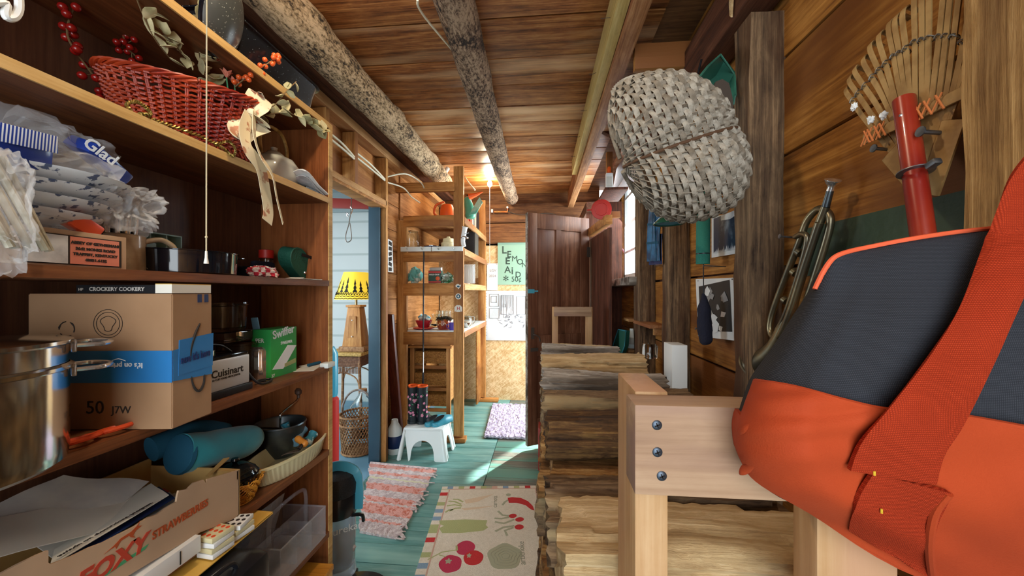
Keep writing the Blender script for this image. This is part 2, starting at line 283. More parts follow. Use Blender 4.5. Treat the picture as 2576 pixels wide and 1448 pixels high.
class MB:
    def __init__(s): s.bm = bmesh.new(); s.mi = 0; s.T = Matrix()
    def m(s, i): s.mi = i; return s
    def v(s, p): return s.bm.verts.new(s.T @ Vector(p))
    def f(s, vs):
        try: f = s.bm.faces.new(vs); f.material_index = s.mi; return f
        except ValueError: return None
    def box(s, c, d, rot=None, bev=0, taper=1):
        M = Matrix.Translation(c) @ (Euler(rot).to_matrix().to_4x4() if rot else Matrix())
        vs = []
        for z in (-.5, .5):
            k = taper if z > 0 else 1
            for x, y in ((-.5, -.5), (.5, -.5), (.5, .5), (-.5, .5)): vs.append(s.v(M @ Vector((x * d[0] * k, y * d[1] * k, z * d[2]))))
        fs = [s.f([vs[i] for i in q]) for q in ((3, 2, 1, 0), (4, 5, 6, 7), (0, 1, 5, 4), (1, 2, 6, 5), (2, 3, 7, 6), (3, 0, 4, 7))]
        if bev:
            es = list({e for f in fs for e in f.edges}); r = bmesh.ops.bevel(s.bm, geom=es, offset=bev, segments=2, affect='EDGES', profile=.6)
            for f in r['faces']: f.material_index = s.mi
        return s
    def beam(s, a, b, w, h, bev=.003, roll=0, up=(0, 0, 1)):
        """a board from a to b, w sideways and h along up"""
        a, b = Vector(a), Vector(b); y = (b - a); L = y.length; y.normalize(); up = Vector(up)
        if abs(y.dot(up)) > .98: up = Vector((0, 1, 0))
        x = y.cross(up).normalized(); z = x.cross(y)
        M = Matrix(((x.x, y.x, z.x, 0), (x.y, y.y, z.y, 0), (x.z, y.z, z.z, 0), (0, 0, 0, 1))) @ Matrix.Rotation(roll, 4, 'Y')
        old = s.T; s.T = old @ Matrix.Translation((a + b) / 2) @ M; s.box((0, 0, 0), (w, L, h), bev=bev); s.T = old; return s
    def tube(s, pts, r, seg=8, closed=False, caps=True, flat=None, up=None):
        """swept tube; flat=(w, h) makes a band instead of a round section"""
        pts = [Vector(p) for p in pts]; n = len(pts); rings = []
        rr = r if isinstance(r, (list, tuple)) else [r] * n
        t0 = (pts[1] - pts[0]).normalized(); u = Vector(up) if up else (Vector((0, 0, 1)) if abs(t0.z) < .9 else Vector((1, 0, 0)))
        nx = (u - t0 * u.dot(t0)).normalized()
        for i, p in enumerate(pts):
            if closed: t = (pts[(i + 1) % n] - pts[i - 1])
            else: t = pts[min(i + 1, n - 1)] - pts[max(i - 1, 0)]
            t = t.normalized() if t.length > 1e-9 else t0
            base = Vector(up) if up else nx
            q = base - t * base.dot(t)
            if q.length > 1e-6: nx = q.normalized()
            bi = t.cross(nx); ring = []
            if flat:
                w, h = flat; k = rr[i] / rr[0] if rr[0] else 1
                for a, b in ((-1, -1), (1, -1), (1, 1), (-1, 1)): ring.append(s.v(p + bi * (a * w * k / 2) + nx * (b * h / 2)))
            else:
                for k in range(seg):
                    a = 2 * math.pi * k / seg; ring.append(s.v(p + nx * (math.cos(a) * rr[i]) + bi * (math.sin(a) * rr[i])))
            rings.append(ring)
        m_ = len(rings[0])
        for i in range(n if closed else n - 1):
            A, B = rings[i], rings[(i + 1) % n]
            for k in range(m_): s.f([A[k], A[(k + 1) % m_], B[(k + 1) % m_], B[k]])
        if caps and not closed: s.f(rings[0][::-1]); s.f(rings[-1])
        return s
    def cyl(s, a, b, r, r2=None, seg=20): return s.tube([a, b], [r, r if r2 is None else r2], seg)
    def lathe(s, prof, c=(0, 0, 0), seg=32, sx=1, sy=1, M=None, wob=None):
        """profile of (radius, height); closed at radius 0"""
        M = M or Matrix(); rings = []
        for r, z in prof:
            if r < 1e-6: rings.append([s.v(M @ Vector((c[0], c[1], c[2] + z)))]); continue
            ring = []
            for k in range(seg):
                a = 2 * math.pi * k / seg; q = r * (1 + (wob(a, z) if wob else 0)); ring.append(s.v(M @ Vector((c[0] + q * sx * math.cos(a), c[1] + q * sy * math.sin(a), c[2] + z))))
            rings.append(ring)
        for A, B in zip(rings, rings[1:]):
            if len(A) == 1 and len(B) == 1: continue
            for k in range(seg):
                j = (k + 1) % seg
                if len(A) == 1: s.f([A[0], B[k], B[j]])
                elif len(B) == 1: s.f([A[k], A[j], B[0]])
                else: s.f([A[k], A[j], B[j], B[k]])
        return s
    def ball(s, c, r, seg=12, sc=(1, 1, 1)):
        n = seg // 2; return s.lathe([(r * math.sin(math.pi * i / n) * (sc[0]), -r * math.cos(math.pi * i / n) * sc[2]) for i in range(n + 1)], c, seg, 1, sc[1] / sc[0])
    def prism(s, pts, d, M=None):
        """polygon in the local xy plane, thickened d along z"""
        M = M or Matrix(); a = [s.v(M @ Vector((p[0], p[1], 0))) for p in pts]; b = [s.v(M @ Vector((p[0], p[1], d))) for p in pts]
        s.f(a[::-1]); s.f(b); n = len(a)
        for i in range(n): s.f([a[i], a[(i + 1) % n], b[(i + 1) % n], b[i]])
        return s
    def sheet(s, G, th=.001):
        """grid of points made into a closed thin sheet"""
        n, m_ = len(G), len(G[0]); G = [[Vector(p) for p in r] for r in G]; N = []
        for i in range(n):
            row = []
            for j in range(m_):
                a = G[min(i + 1, n - 1)][j] - G[max(i - 1, 0)][j]; b = G[i][min(j + 1, m_ - 1)] - G[i][max(j - 1, 0)][:] if False else G[i][min(j + 1, m_ - 1)] - G[i][max(j - 1, 0)]
                c = a.cross(b); row.append(c.normalized() if c.length > 1e-12 else Vector((0, 0, 1)))
            N.append(row)
        A = [[s.v(G[i][j] + N[i][j] * th / 2) for j in range(m_)] for i in range(n)]; B = [[s.v(G[i][j] - N[i][j] * th / 2) for j in range(m_)] for i in range(n)]
        for i in range(n - 1):
            for j in range(m_ - 1):
                s.f([A[i][j], A[i + 1][j], A[i + 1][j + 1], A[i][j + 1]]); s.f([B[i][j], B[i][j + 1], B[i + 1][j + 1], B[i + 1][j]])
        for i in range(n - 1):
            s.f([A[i][0], B[i][0], B[i + 1][0], A[i + 1][0]]); s.f([A[i][-1], A[i + 1][-1], B[i + 1][-1], B[i][-1]])
        for j in range(m_ - 1):
            s.f([A[0][j], A[0][j + 1], B[0][j + 1], B[0][j]]); s.f([A[-1][j], B[-1][j], B[-1][j + 1], A[-1][j + 1]])
        return s
    def text(s, body, size, M, bold=0, align='LEFT', ext=.0004):
        V, P = text_verts(body, size, ext, bold, align); vs = [s.v(M @ p) for p in V]
        for p in P: s.f([vs[i] for i in p])
        return s
    def ellipse(s, cx, cy, a, b, d, M, ang=0, n=20, wob=0):
        pts = []
        for k in range(n):
            t = 2 * math.pi * k / n; q = 1 + wob * math.sin(5 * t); x, y = a * q * math.cos(t), b * q * math.sin(t)
            pts.append((cx + x * math.cos(ang) - y * math.sin(ang), cy + x * math.sin(ang) + y * math.cos(ang)))
        return s.prism(pts, d, M)
    def build(s, name, mats, parent=None, world=False, smooth=38, jit=0):
        bm = s.bm
        if world and parent is not None: bmesh.ops.transform(bm, matrix=basis(parent).inverted(), verts=bm.verts)
        bmesh.ops.recalc_face_normals(bm, faces=bm.faces)
        if smooth:
            lim = R(smooth)
            for f in bm.faces: f.smooth = True
            for e in bm.edges:
                if len(e.link_faces) != 2 or e.calc_face_angle(0) > lim: e.smooth = False
        me = bpy.data.meshes.new(name); bm.to_mesh(me); bm.free()
        for q in (mats if isinstance(mats, (list, tuple)) else [mats]): me.materials.append(MT[q])
        o = bpy.data.objects.new(name, me); col.objects.link(o)
        if parent is not None: o.parent = parent
        return o
def basis(o):
    M = Matrix.Translation(o.location) @ o.rotation_euler.to_matrix().to_4x4()
    return basis(o.parent) @ M if o.parent else M
def tag(o, label, cat, group=None):
    o['label'] = label; o['category'] = cat
    if group: o['group'] = group
    return o
def thing(name, label, cat, loc=(0, 0, 0), rz=0, group=None, rot=None):
    o = bpy.data.objects.new(name, None); o.empty_display_size = .05; col.objects.link(o); o.location = loc
    o.rotation_euler = rot or (0, 0, rz); return tag(o, label, cat, group)
def recenter(o):
    me = o.data; xs = [v.co for v in me.vertices]
    lo = Vector([min(v[i] for v in xs) for i in range(3)]); hi = Vector([max(v[i] for v in xs) for i in range(3)])
    c = Vector(((lo.x + hi.x) / 2, (lo.y + hi.y) / 2, lo.z)); me.transform(Matrix.Translation(-c)); o.location = o.location + c
def solo(mb, name, mats, label, cat, group=None, **k):
    """a thing that is one mesh, built in room coordinates"""
    o = mb.build(name, mats, **k); recenter(o); return tag(o, label, cat, group)
def struct(mb, name, mats, parent=None, **k):
    o = mb.build(name, mats, parent, world=parent is not None, **k)
    if parent is None: o['kind'] = 'structure'
    return o
def dup(o, loc, rz=None, label=None, rot=None):
    r = o.copy(); col.objects.link(r); r.location = loc
    if rz is not None: r.rotation_euler = (0, 0, rz)
    if rot is not None: r.rotation_euler = rot
    if label: r['label'] = label
    for ch in list(o.children):
        c = ch.copy(); col.objects.link(c); c.parent = r
        for g in ch.children: d = g.copy(); col.objects.link(d); d.parent = c
    return r
def roughen(o, amp, sc=8, sub=0):
    me = o.data
    for v in me.vertices: v.co += noise.noise_vector(v.co * sc) * amp
def arc(c, r, a0, a1, n, ax=(1, 0, 0), ay=(0, 0, 1), r2=None):
    c, ax, ay = Vector(c), Vector(ax), Vector(ay); r2 = r if r2 is None else r2
    return [c + ax * (r * math.cos(a0 + (a1 - a0) * i / n)) + ay * (r2 * math.sin(a0 + (a1 - a0) * i / n)) for i in range(n + 1)]
def spline(P, n=8):
    P = [Vector(p) for p in P]; out = []
    for i in range(len(P) - 1):
        a, b, c, d = P[max(i - 1, 0)], P[i], P[i + 1], P[min(i + 2, len(P) - 1)]
        for k in range(n):
            t = k / n; out.append(.5 * ((2 * b) + (c - a) * t + (2 * a - 5 * b + 4 * c - d) * t * t + (3 * b - a - 3 * c + d) * t ** 3))
    out.append(P[-1]); return out
# ================================================================ THE ROOM
CEIL, BACK = 2.58, 4.62
WF, WB = .62, .72        # right wall: front of the posts, face of the boards
LW = -1.257              # left stud wall, room side
# floor
mb = MB(); y = -1.6; i = 0
while y < 4.7:
    wd = rnd(.11, .15); mb.m(0).box((-.86, y + wd / 2, -.02), (.86, wd - .004, .04), bev=.002)
    y += wd
y = -1.6
while y < 4.7:
    wd = rnd(.12, .17); mb.m(1).box((.16, y + wd / 2, -.02), (1.17, wd - .004, .04), bev=.002); y += wd
mb.m(2).box((-2.9, 1.6, -.025), (3.22, 6.2, .05)); mb.m(3).box((-.3, 1.5, -.07), (2.4, 6.3, .04))
struct(mb, 'floor', ['floor_paint', 'floor_worn', 'room_blue', 'blackhole'])
# ceiling: wide boards laid across the joists
mb = MB(); y = -1.7
while y < 4.62:
    wd = rnd(.20, .30); z = CEIL + .012 + rnd(-.003, .003)
    mb.box((-.45, y + wd / 2, z), (1.95, wd - .011, .024), rot=(rnd(-.008, .008), 0, rnd(-.006, .006)), bev=.003); y += wd
struct(mb, 'ceiling', 'ceil')
mb = MB(); mb.box((-.2, 1.5, CEIL + .09), (2.8, 6.6, .04)); struct(mb, 'ceiling_underlay', 'darkbeam_x')
# back wall
mb = MB(); mb.m(0).box((-.43, BACK + .01, .98), (2.08, .02, 1.96)); mb.m(1).box((-.43, BACK + .03, 2.30), (2.2, .06, .72))
for k in range(2): mb.m(1).box((-.15, BACK - .02, 2.09 + k * .245), (1.9, .06, .235), bev=.004)
struct(mb, 'wall_back', ['osb', 'darkbeam_x'])
# left wall: warm horizontal boards seen behind the studs
mb = MB()
z = 0.0
while z < 2.55:
    h = rnd(.17, .24); mb.box((LW - .10, 3.75, z + h / 2), (.02, 1.78, h - .004), bev=.002); mb.box((LW - .10, 1.9, z + h / 2), (.02, 1.9, h - .004) if z > 2.03 else (.001, .001, .001)); z += h
mb.box((LW - .13, 3.75, 1.3), (.02, 1.8, 2.6)); struct(mb, 'wall_left', 'warmwall')
mb = MB(); mb.box((LW - .06, -.35, 1.3), (.03, 3.2, 2.6)); struct(mb, 'wall_left_near', 'shelf_back')
# stud framing of the doorway in the left wall
dt = bpy.data.objects.new('door_2', None); col.objects.link(dt); dt.location = (LW, 2.4, 0); dt['kind'] = 'structure'
def st(name, a, b, w, h, m, parent=dt, up=(0, 1, 0)): return struct(MB().beam(a, b, w, h, up=up), name, m, parent)
st('jamb_post', (LW - .045, 2.86, 0), (LW - .045, 2.86, 2.42), .09, .038, 'stud')
st('jamb_facing', (LW - .085, 2.825, 0), (LW - .085, 2.825, 2.04), .09, .03, 'blue_trim')
st('near_jamb_post', (LW - .045, 1.78, 0), (LW - .045, 1.78, 2.42), .09, .038, 'stud')
st('header', (LW - .045, 1.78, 2.06), (LW - .045, 2.86, 2.06), .09, .04, 'study', up=(0, 0, 1))
st('header_facing', (LW - .055, 1.78, 2.03), (LW - .055, 2.84, 2.03), .11, .02, 'studh', up=(0, 0, 1))
for yy in (2.05, 2.38): st('cripple_stud', (LW - .045, yy, 2.08), (LW - .045, yy, 2.42), .09, .038, 'stud')
st('top_plate', (LW - .045, 1.2, 2.455), (LW - .045, 4.6, 2.455), .10, .06, 'study', up=(0, 0, 1))
st('top_board', (LW + .03, 1.2, 2.53), (LW + .03, 4.6, 2.53), .16, .04, 'darkbeam', up=(0, 0, 1))
# small turn button on the upper wall
# side room beyond the doorway
mb = MB(); mb.box((-2.6, 4.45, 1.2), (2.5, .06, 2.6)); struct(mb, 'wall_side_room_far', 'blockwall')
mb = MB(); mb.box((-3.9, 2.3, 1.2), (.06, 4.6, 2.6)); struct(mb, 'wall_side_room_left', 'blockwall')
mb = MB(); mb.m(0).box((-2.65, 2.2, 2.42), (2.6, 4.7, .03))
for k in range(9): mb.m(1).box((-2.65, .4 + k * .48, 2.36), (2.6, .04, .1))
struct(mb, 'ceiling_side_room', ['joist_grey', 'joist_grey'])
st2 = lambda n, a, b, w, h, m, up=(0, 1, 0): struct(MB().beam(a, b, w, h, up=up), n, m)
st2('trim_1', (-2.05, 4.36, 0), (-2.05, 4.36, 2.35), .09, .06, 'blue_trim')
st2('trim_2', (-3.2, 3.2, 2.22), (-1.42, 3.5, 2.2), .05, .09, 'red_metal', up=(0, 0, 1))
st2('trim_3', (-1.5, 3.6, 0), (-1.5, 3.6, 2.3), .1, .05, 'whiteplastic')
# ---------------------------------------------------------------- right wall
mb = MB(); mb.box((WB + .045, .52, 1.4), (.03, 4.3, 2.9)).box((WB + .045, 3.1, .7), (.03, 1.0, 1.4)).box((WB + .045, 3.1, 2.66), (.03, 3.2, .28)); struct(mb, 'wall_right_backing', 'darkboard')
mb = MB(); ed = [0, .24, .50, .77, 1.044, 1.423, 1.76, 2.055, 2.36, 2.62]
for a, b in zip(ed, ed[1:]):
    for y0, y1 in ((-1.6, 1.24), (1.24, 2.64)):
        mb.box((WB + .012, (y0 + y1) / 2, (a + b) / 2), (.024, y1 - y0 - .003, b - a - .009), rot=(rnd(-.004, .004), 0, 0), bev=.003)
for a, b in zip(ed, ed[1:]):
    if b < 1.45: mb.box((WB + .012, 3.10, (a + b) / 2), (.024, .92, b - a - .008), bev=.003)
mb.box((WB + .012, 3.12, 2.56), (.024, .98, .12)); mb.box((WB + .012, 3.6, 1.3), (.024, .05, 2.6))
mb.box((WB + .012, 4.0, 2.45), (.024, .9, .5))
struct(mb, 'wall_right', 'wallboard')
mb = MB(); mb.box((WB - .002, .80, 1.46), (.005, .62, .13)); struct(mb, 'trim_4', 'green_paint')   # green painted strip of the wall boards
def post(label, a, b, w, h, m='oldpost', amp=.006):
    mb = MB(); a, b = Vector(a), Vector(b); n = 22; L = (b - a); rings = []
    for i in range(n + 1):
        p = a + L * i / n; ring = []
        for dx, dy in ((-1, -1), (0, -1), (1, -1), (1, 0), (1, 1), (0, 1), (-1, 1), (-1, 0)):
            q = p + Vector((dx * w / 2, dy * h / 2, 0)); e = noise.noise_vector(q * 7 + Vector((0, 0, 3))) * amp * (1.3 if dx and dy else .5); ring.append(mb.v(q + Vector((e.x, e.y, 0))))
        rings.append(ring)
    for A, B in zip(rings, rings[1:]):
        for k in range(8): mb.f([A[k], A[(k + 1) % 8], B[(k + 1) % 8], B[k]])
    mb.f(rings[0][::-1]); mb.f(rings[-1]); return solo(mb, 'wall_post', m, label, 'post', smooth=50)
post('wide rough timber wall post between the woven basket and the bugle', (.67, 1.235, 0), (.672, 1.23, 2.20), .10, .09)
post('rough timber wall post at the right edge, beside the bamboo rake', (.665, .555, 0), (.665, .555, 2.4), .10, .095, 'oldpost2')
post('old timber wall post just left of the black and white print', (.67, 1.96, 0), (.67, 1.96, 2.24), .10, .11)
post('slim old timber wall post at the near side of the window', (.67, 2.545, 0), (.67, 2.545, 2.45), .10, .13)
post('short thin stud under the window sill', (.68, 2.75, 0), (.68, 2.75, 1.40), .06, .05)
# plate and beams
mb = MB(); mb.beam((.655, -1.6, 2.31), (.655, 3.6, 2.31), .10, .17, bev=.006); o = struct(mb, 'trim_5', 'darkbeam')
mb = MB(); mb.beam((.80, -1.6, 2.52), (.80, 4.6, 2.52), .1, .3); struct(mb, 'trim_6', 'darkbeam')
def clampbeam():
    t = thing('ceiling_beam', 'long sawn beam under the ceiling with a yellow pine strip and bent nails', 'beam', (.36, 1.5, 2.40))
    MB().beam((.375, -1.6, 2.475), (.315, 4.55, 2.475), .07, .19, bev=.005).build('beam_timber', 'beam', t, world=True)
    MB().beam((.315, -1.6, 2.468), (.267, 3.35, 2.468), .045, .13, bev=.003).build('pine_strip', 'beamtrim', t, world=True)
    for k in range(7):
        y = .75 + k * .38; x = .295 - y * .009
        MB().tube(spline([(x, y, 2.45 + .02 * (k % 2)), (x - .03, y, 2.45), (x - .055, y + .01, 2.455)], 4), .0012, 6).build('nail', 'rust', t, world=True)
clampbeam()
for yy, l in ((1.68, 'short tie board from the ceiling beam to the wall plate, behind the basket top'), (2.22, 'short tie board above the window, second behind the basket')):
    solo(MB().box((.53, yy, 2.385), (.27, .035, .11), bev=.002), 'tie_board', 'studh', l, 'board')
solo(MB().beam((.42, .5, 2.62), (1.1, .5, 2.2), .05, .12), 'rafter', 'darkbeam', 'dark rafter at the top of the right wall over the rake', 'rafter')
solo(MB().beam((.42, 2.9, 2.66), (1.1, 2.9, 2.3), .05, .12), 'rafter', 'darkbeam', 'dark rafter in the corner above the window', 'rafter')
# torn splinter strip hanging from the plate
mb = MB(); p = aX(1840, 40, .60); mb.prism([(0, .12), (.012, .12), (.016, .05), (.008, -.01), (0, 0), (-.004, .04)], .006, frame(p, (0, -1, 0), (0, 0, 1)))
solo(mb, 'wood_splinter', 'splitlight', 'torn pale splinter hanging from the dark wall plate', 'splinter')
# round log joists
def logbeam(label, a, b, r0, r1, m, seed, bend=.02):
    mb = MB(); a, b = Vector(a), Vector(b); n = 70; seg = 28; rings = []
    for i in range(n + 1):
        t = i / n; p = a.lerp(b, t); p += Vector((math.sin(t * 7 + seed) * bend, 0, 0)); r = r0 + (r1 - r0) * t; ring = []
        for k in range(seg):
            an = 2 * math.pi * k / seg; d = Vector((math.cos(an), 0, math.sin(an))); q = p + d * r
            e = noise.noise(q * 9 + Vector((seed, 0, 0))) * .006 + noise.noise(q * 38) * .004
            if noise.noise(q * 4.5 + Vector((0, seed, 0))) > .42: e += .012
            ring.append(mb.v(q + d * e))
        rings.append(ring)
    for A, B in zip(rings, rings[1:]):
        for k in range(seg): mb.f([A[k], A[(k + 1) % seg], B[(k + 1) % seg], B[k]])
    mb.f(rings[0][::-1]); mb.f(rings[-1]); return solo(mb, 'log_joist', m, label, 'log', 'round logs under the ceiling', smooth=70)
logbeam('thick pale barked log joist above the bookcase', (-1.0, -1.4, 2.46), (-1.02, 3.66, 2.46), .092, .085, 'log_pale', 2)
logbeam('thinner knotty dark barked log joist running to the light bulb', (-.335, -1.4, 2.478), (-.385, 4.42, 2.478), .080, .076, 'log_grey', 5, .012)
# ---------------------------------------------------------------- window in the right wall
wt = bpy.data.objects.new('window_1', None); col.objects.link(wt); wt.location = (.70, 3.1, 1.45); wt['kind'] = 'structure'
Y0, Y1, Z0, Z1 = 2.62, 3.60, 1.46, 2.48
W = lambda n, mb, m: struct(mb, n, m, wt)
W('far_jamb', MB().box((.69, Y1 + .015, (Z0 + Z1) / 2), (.17, .03, Z1 - Z0), bev=.002), 'studh2') if False else None
W('far_jamb', MB().box((.69, Y1 + .015, (Z0 + Z1) / 2), (.17, .03, Z1 - Z0), bev=.002), 'jamb')
W('near_jamb', MB().box((.70, Y0, (Z0 + Z1) / 2), (.15, .03, Z1 - Z0), bev=.002), 'jamb')
W('window_head', MB().box((.69, 3.1, Z1), (.17, 1.02, .03), bev=.002), 'jamb')
W('window_sill', MB().box((.68, 3.1, Z0 - .03), (.22, 1.06, .055), bev=.006), 'weathered')
W('window_frame', MB().box((.765, Y1 - .03, 1.97), (.03, .05, 1.0)).box((.765, Y0 + .04, 1.97), (.03, .05, 1.0)).box((.765, 3.1, Z0 + .03), (.03, .95, .05)).box((.765, 3.1, Z1 - .04), (.03, .95, .05)).box((.765, 3.1, 1.97), (.025, .03, 1.0)).box((.765, 3.1, 1.72), (.025, .95, .022)).box((.765, 3.1, 1.97), (.025, .95, .03)).box((.765, 3.1, 2.22), (.025, .95, .022)), 'white')
W('pane', MB().box((.767, 3.1, 1.97), (.003, .92, .96)), 'glass')
# brown board lining between the window and the outside door
lt = bpy.data.objects.new('trim_7', None); col.objects.link(lt); lt.location = (.45, 3.15, 0); lt['kind'] = 'structure'
P0, P1 = Vector((.485, 2.84, 0)), Vector((.415, 3.52, 0)); dv = (P1 - P0)
mb = MB(); n = 4
for k in range(n):
    a = P0 + dv * (k / n); b = P0 + dv * ((k + 1) / n - .006); mb.beam(a + Vector((.01, 0, .92)), b + Vector((.01, 0, .92)), .022, 1.84, bev=.002)
struct(mb, 'boards', 'darkboard', lt)
struct(MB().beam(P0 + Vector((.0, 0, 1.90)), P1 + Vector((.0, 0, 1.90)), .05, .07), 'rail', 'studh', lt)
st2('trim_8', (.56, 3.55, 0), (.56, 3.55, 2.2), .33, .03, 'darkboard')
st2('trim_9', (.49, 4.555, 0), (.49, 4.555, 2.2), .05, .12, 'stud')
st2('trim_10', (.47, 3.52, 2.15), (.47, 4.6, 2.15), .16, .1, 'darkbeam', up=(0, 0, 1))
# open panelled door
dr = bpy.data.objects.new('door_1', None); col.objects.link(dr); dr.location = (.40, 3.47, .04); dr['kind'] = 'structure'
HX, FX = Vector((.40, 3.47, 0)), Vector((-.150, 3.16, 0)); DW = (FX - HX).length; M0 = frame((0, 0, 0), HX - FX, (0, 0, 1)); M0.translation = FX
def dp(n, x0, x1, z0, z1, dep, m='doorwood', th=.036, bev=.002):
    mb = MB(); mb.T = M0; mb.box(((x0 + x1) / 2, (z0 + z1) / 2, dep), (x1 - x0, z1 - z0, th), bev=bev); return mb
M0 = frame(FX, HX - FX, (0, 0, 1))
dm = lambda n, mb, m='doorwood': struct(mb, n, m, dr)
dm('stile', dp('', 0, .09, .04, 2.03, 0)); dm('stile', dp('', DW - .09, DW, .04, 2.03, 0))
for z0, z1 in ((.04, .26), (.80, .98), (1.90, 2.03)): dm('rail', dp('', .09, DW - .09, z0, z1, 0))
mb = dp('', .28, .33, .26, .80, 0); mb.box((.305, 1.44, 0), (.05, .92, .036)); dm('mullion', mb)
for x0, x1 in ((.09, .28), (.33, DW - .09)):
    for z0, z1 in ((.26, .80), (.98, 1.90)): dm('panel', dp('', x0, x1, z0, z1, 0, th=.014))
dm('worn_edge', dp('', -.006, 0, .04, 2.03, 0, th=.036), 'weathered')
mb = MB(); mb.T = M0; mb.box((.03, 1.36, .02), (.06, .035, .006)).box((.07, 1.36, .021), (.05, .012, .008)); dm('turquoise_patch', mb, 'teal_plastic')
mb = MB(); mb.T = M0; mb.box((.045, 1.0, .02), (.03, .10, .005)); mb.tube(spline([(.05, .99, .025), (.05, .99, .045), (.09, .97, .05), (.10, .93, .05)], 4), .005, 8); dm('handle', mb, 'rust')
mb = MB(); mb.T = M0; mb.box((.06, .86, .02), (.07, .03, .012)).box((DW - .01, 1.72, .02), (.03, .09, .012)); dm('latch', mb, 'rust')
# ================================================================ BOOKCASE
BF, BB = -.75, -1.0
SZ = [1.679, 1.391, 1.096, .804, .520, .23]
bk = thing('bookcase', 'tall brown wooden bookcase along the left wall crammed with kitchen goods', 'bookcase', (-.875, .4, 0))
YE = 1.226
MB().box(((BF + BB) / 2, YE + .01, .97), (.25, .02, 1.94), bev=.001).build('side_panel', 'side_panel', bk, world=True)
MB().box((BF + .001, YE + .01, .97), (.004, .021, 1.94)).build('side_edge', 'shelf_edge', bk, world=True)
MB().box((BB - .006, .2, .97), (.012, 2.07, 1.94)).build('back_panel', 'shelf_back', bk, world=True)
MB().box(((BF + BB) / 2, .2, 1.93), (.25, 2.05, .02), bev=.001).build('top_board', 'shelf', bk, world=True)
MB().box((BF + .002, .2, 1.93), (.004, 2.05, .0195)).build('top_edge', 'shelf_edge', bk, world=True)
for i, z in enumerate(SZ):
    s = MB().box(((BF + BB) / 2, .2, z - .0095), (.25, 2.05, .019), bev=.001).build('shelf', 'shelf', bk, world=True)
    MB().box((BF + .002, .2, z - .0095), (.004, 2.05, .0192)).build('shelf_edging', 'shelf_edge' if i == 0 else 'shelf', s, world=True)
Yp = lambda px, X: aX(px, 700, X).y
def facebox(px0, py0, px1, py1, X, depth, mb=None, bev=.002):
    """box whose front face (towards the room) spans the given corners at X"""
    a, b = aX(px0, py1, X), aX(px1, py0, X); return Vector((X - depth / 2, (a.y + b.y) / 2, (a.z + b.z) / 2)), Vector((depth, b.y - a.y, b.z - a.z))
# ---------------------------------------------------------------- top shelf: red basket
def red_basket():
    y0, y1, X = .65, .95, -.835; cy = (y0 + y1) / 2; zb = SZ[0] + .002; H = .142
    t = thing('wicker_basket', 'red boat-shaped wicker basket on the top shelf', 'basket', (X, cy, zb), R(-30))
    hl = (y1 - y0) / 2; hw = .085
    def pt(a, k, off=0):
        s_ = .70 + .30 * k; end = .022 * abs(math.sin(a)) ** 3 * k
        return Vector((( hw * s_ + off) * math.cos(a), (hl * s_ + off) * math.sin(a), H * k + end * .6 + .014 * k * math.sin(a)))
    n = 120; mb = MB()
    for j in range(26):
        k = .03 + j / 26 * .9
        if .73 < k < .77: continue
        mb.tube([pt(2 * math.pi * i / n, k, .0035 * (1 if (i * 3 // 6 + j) % 2 else -1)) for i in range(n)], .0026, 5, closed=True)
    for q in range(4): mb.tube([pt(2 * math.pi * i / n, .93 + .07 * math.sin(i * .5 + q * 1.6) * .5 + .02, .004 * math.cos(i * .5 + q * 1.6)) for i in range(n)], .0035, 6, closed=True)
    mb.build('woven_sides', 'wicker_red', t)
    mb = MB()
    for i in range(40):
        a = 2 * math.pi * i / 40
        for d in (-.012, .012): mb.tube([pt(a + d, 0), pt(a + d, .5), pt(a + d, 1)], .0022, 5)
    mb.build('stakes', 'wicker_red', t)
    mb = MB(); mb.lathe([(0, 0), (hw * .7, 0), (hw * .7, .006), (0, .006)], (0, 0, 0), 40, 1, hl / hw); mb.build('base', 'wicker_red', t)
    mb = MB()
    for i in range(36):
        p = pt(2 * math.pi * i / 36, .02, .004); mb.tube([p + Vector((0, 0, -.0)), p + Vector((0, .004, .014)), p + Vector((0, .012, .0))], .003, 5)
    mb.build('braided_foot', 'wicker_red', t)
red_basket()
def leafshape(mb, base, d, up, L, wd, curl=.3):
    d = Vector(d).normalized(); up = Vector(up); sd = d.cross(up).normalized(); up = sd.cross(d); G = []
    for i in range(6):
        t = i / 5; wv = wd * math.sin(math.pi * min(t * .92 + .06, 1)) * (1 + .25 * math.sin(i * 3.1)); c = Vector(base) + d * (L * t) + up * (curl * L * t * t)
        G.append([c - sd * wv + up * wv * .3, c, c + sd * wv + up * wv * .3])
    mb.sheet(G, .0012)
def sprig(label, pts, nleaf, L, wd, seed, name='dried_leaf_sprig', two=None):
    random.seed(seed); P = spline(pts, 6); base = Vector(P[0]); t = thing(name, label, 'dried foliage', base)
    mb = MB(); mb.tube(P, .0014, 5); mb.build('stem', 'stem', t, world=True)
    mb = MB()
    for i in range(nleaf):
        k = (i + .7) / nleaf * (len(P) - 1); q = P[int(k)]; d = Vector((rnd(-.3, 1), rnd(-1, 1), rnd(-.6, .9)))
        leafshape(mb, q, d, (rnd(-.4, 1), rnd(-.6, .6), 1), L * rnd(.7, 1.15), wd * rnd(.8, 1.1), rnd(-.4, .5))
    mb.build('leaves', 'leaf', t, world=True)
    return t
sprig('tall dried leafy sprig above the left end of the red basket', [aX(430, 150, -.82), aX(385, 90, -.80), aX(345, 0, -.79), aX(330, -60, -.79)], 11, .038, .012, 3)
sprig('thick dried leafy sprig behind the pull cord above the basket', [aX(530, 215, -.84), aX(500, 130, -.82), aX(505, 40, -.80), aX(495, -50, -.80)], 30, .036, .014, 5)
sprig('dried leafy sprig along the basket rim, left of the cord', [aX(470, 150, -.82), aX(445, 120, -.80), aX(400, 70, -.80)], 12, .030, .012, 9)
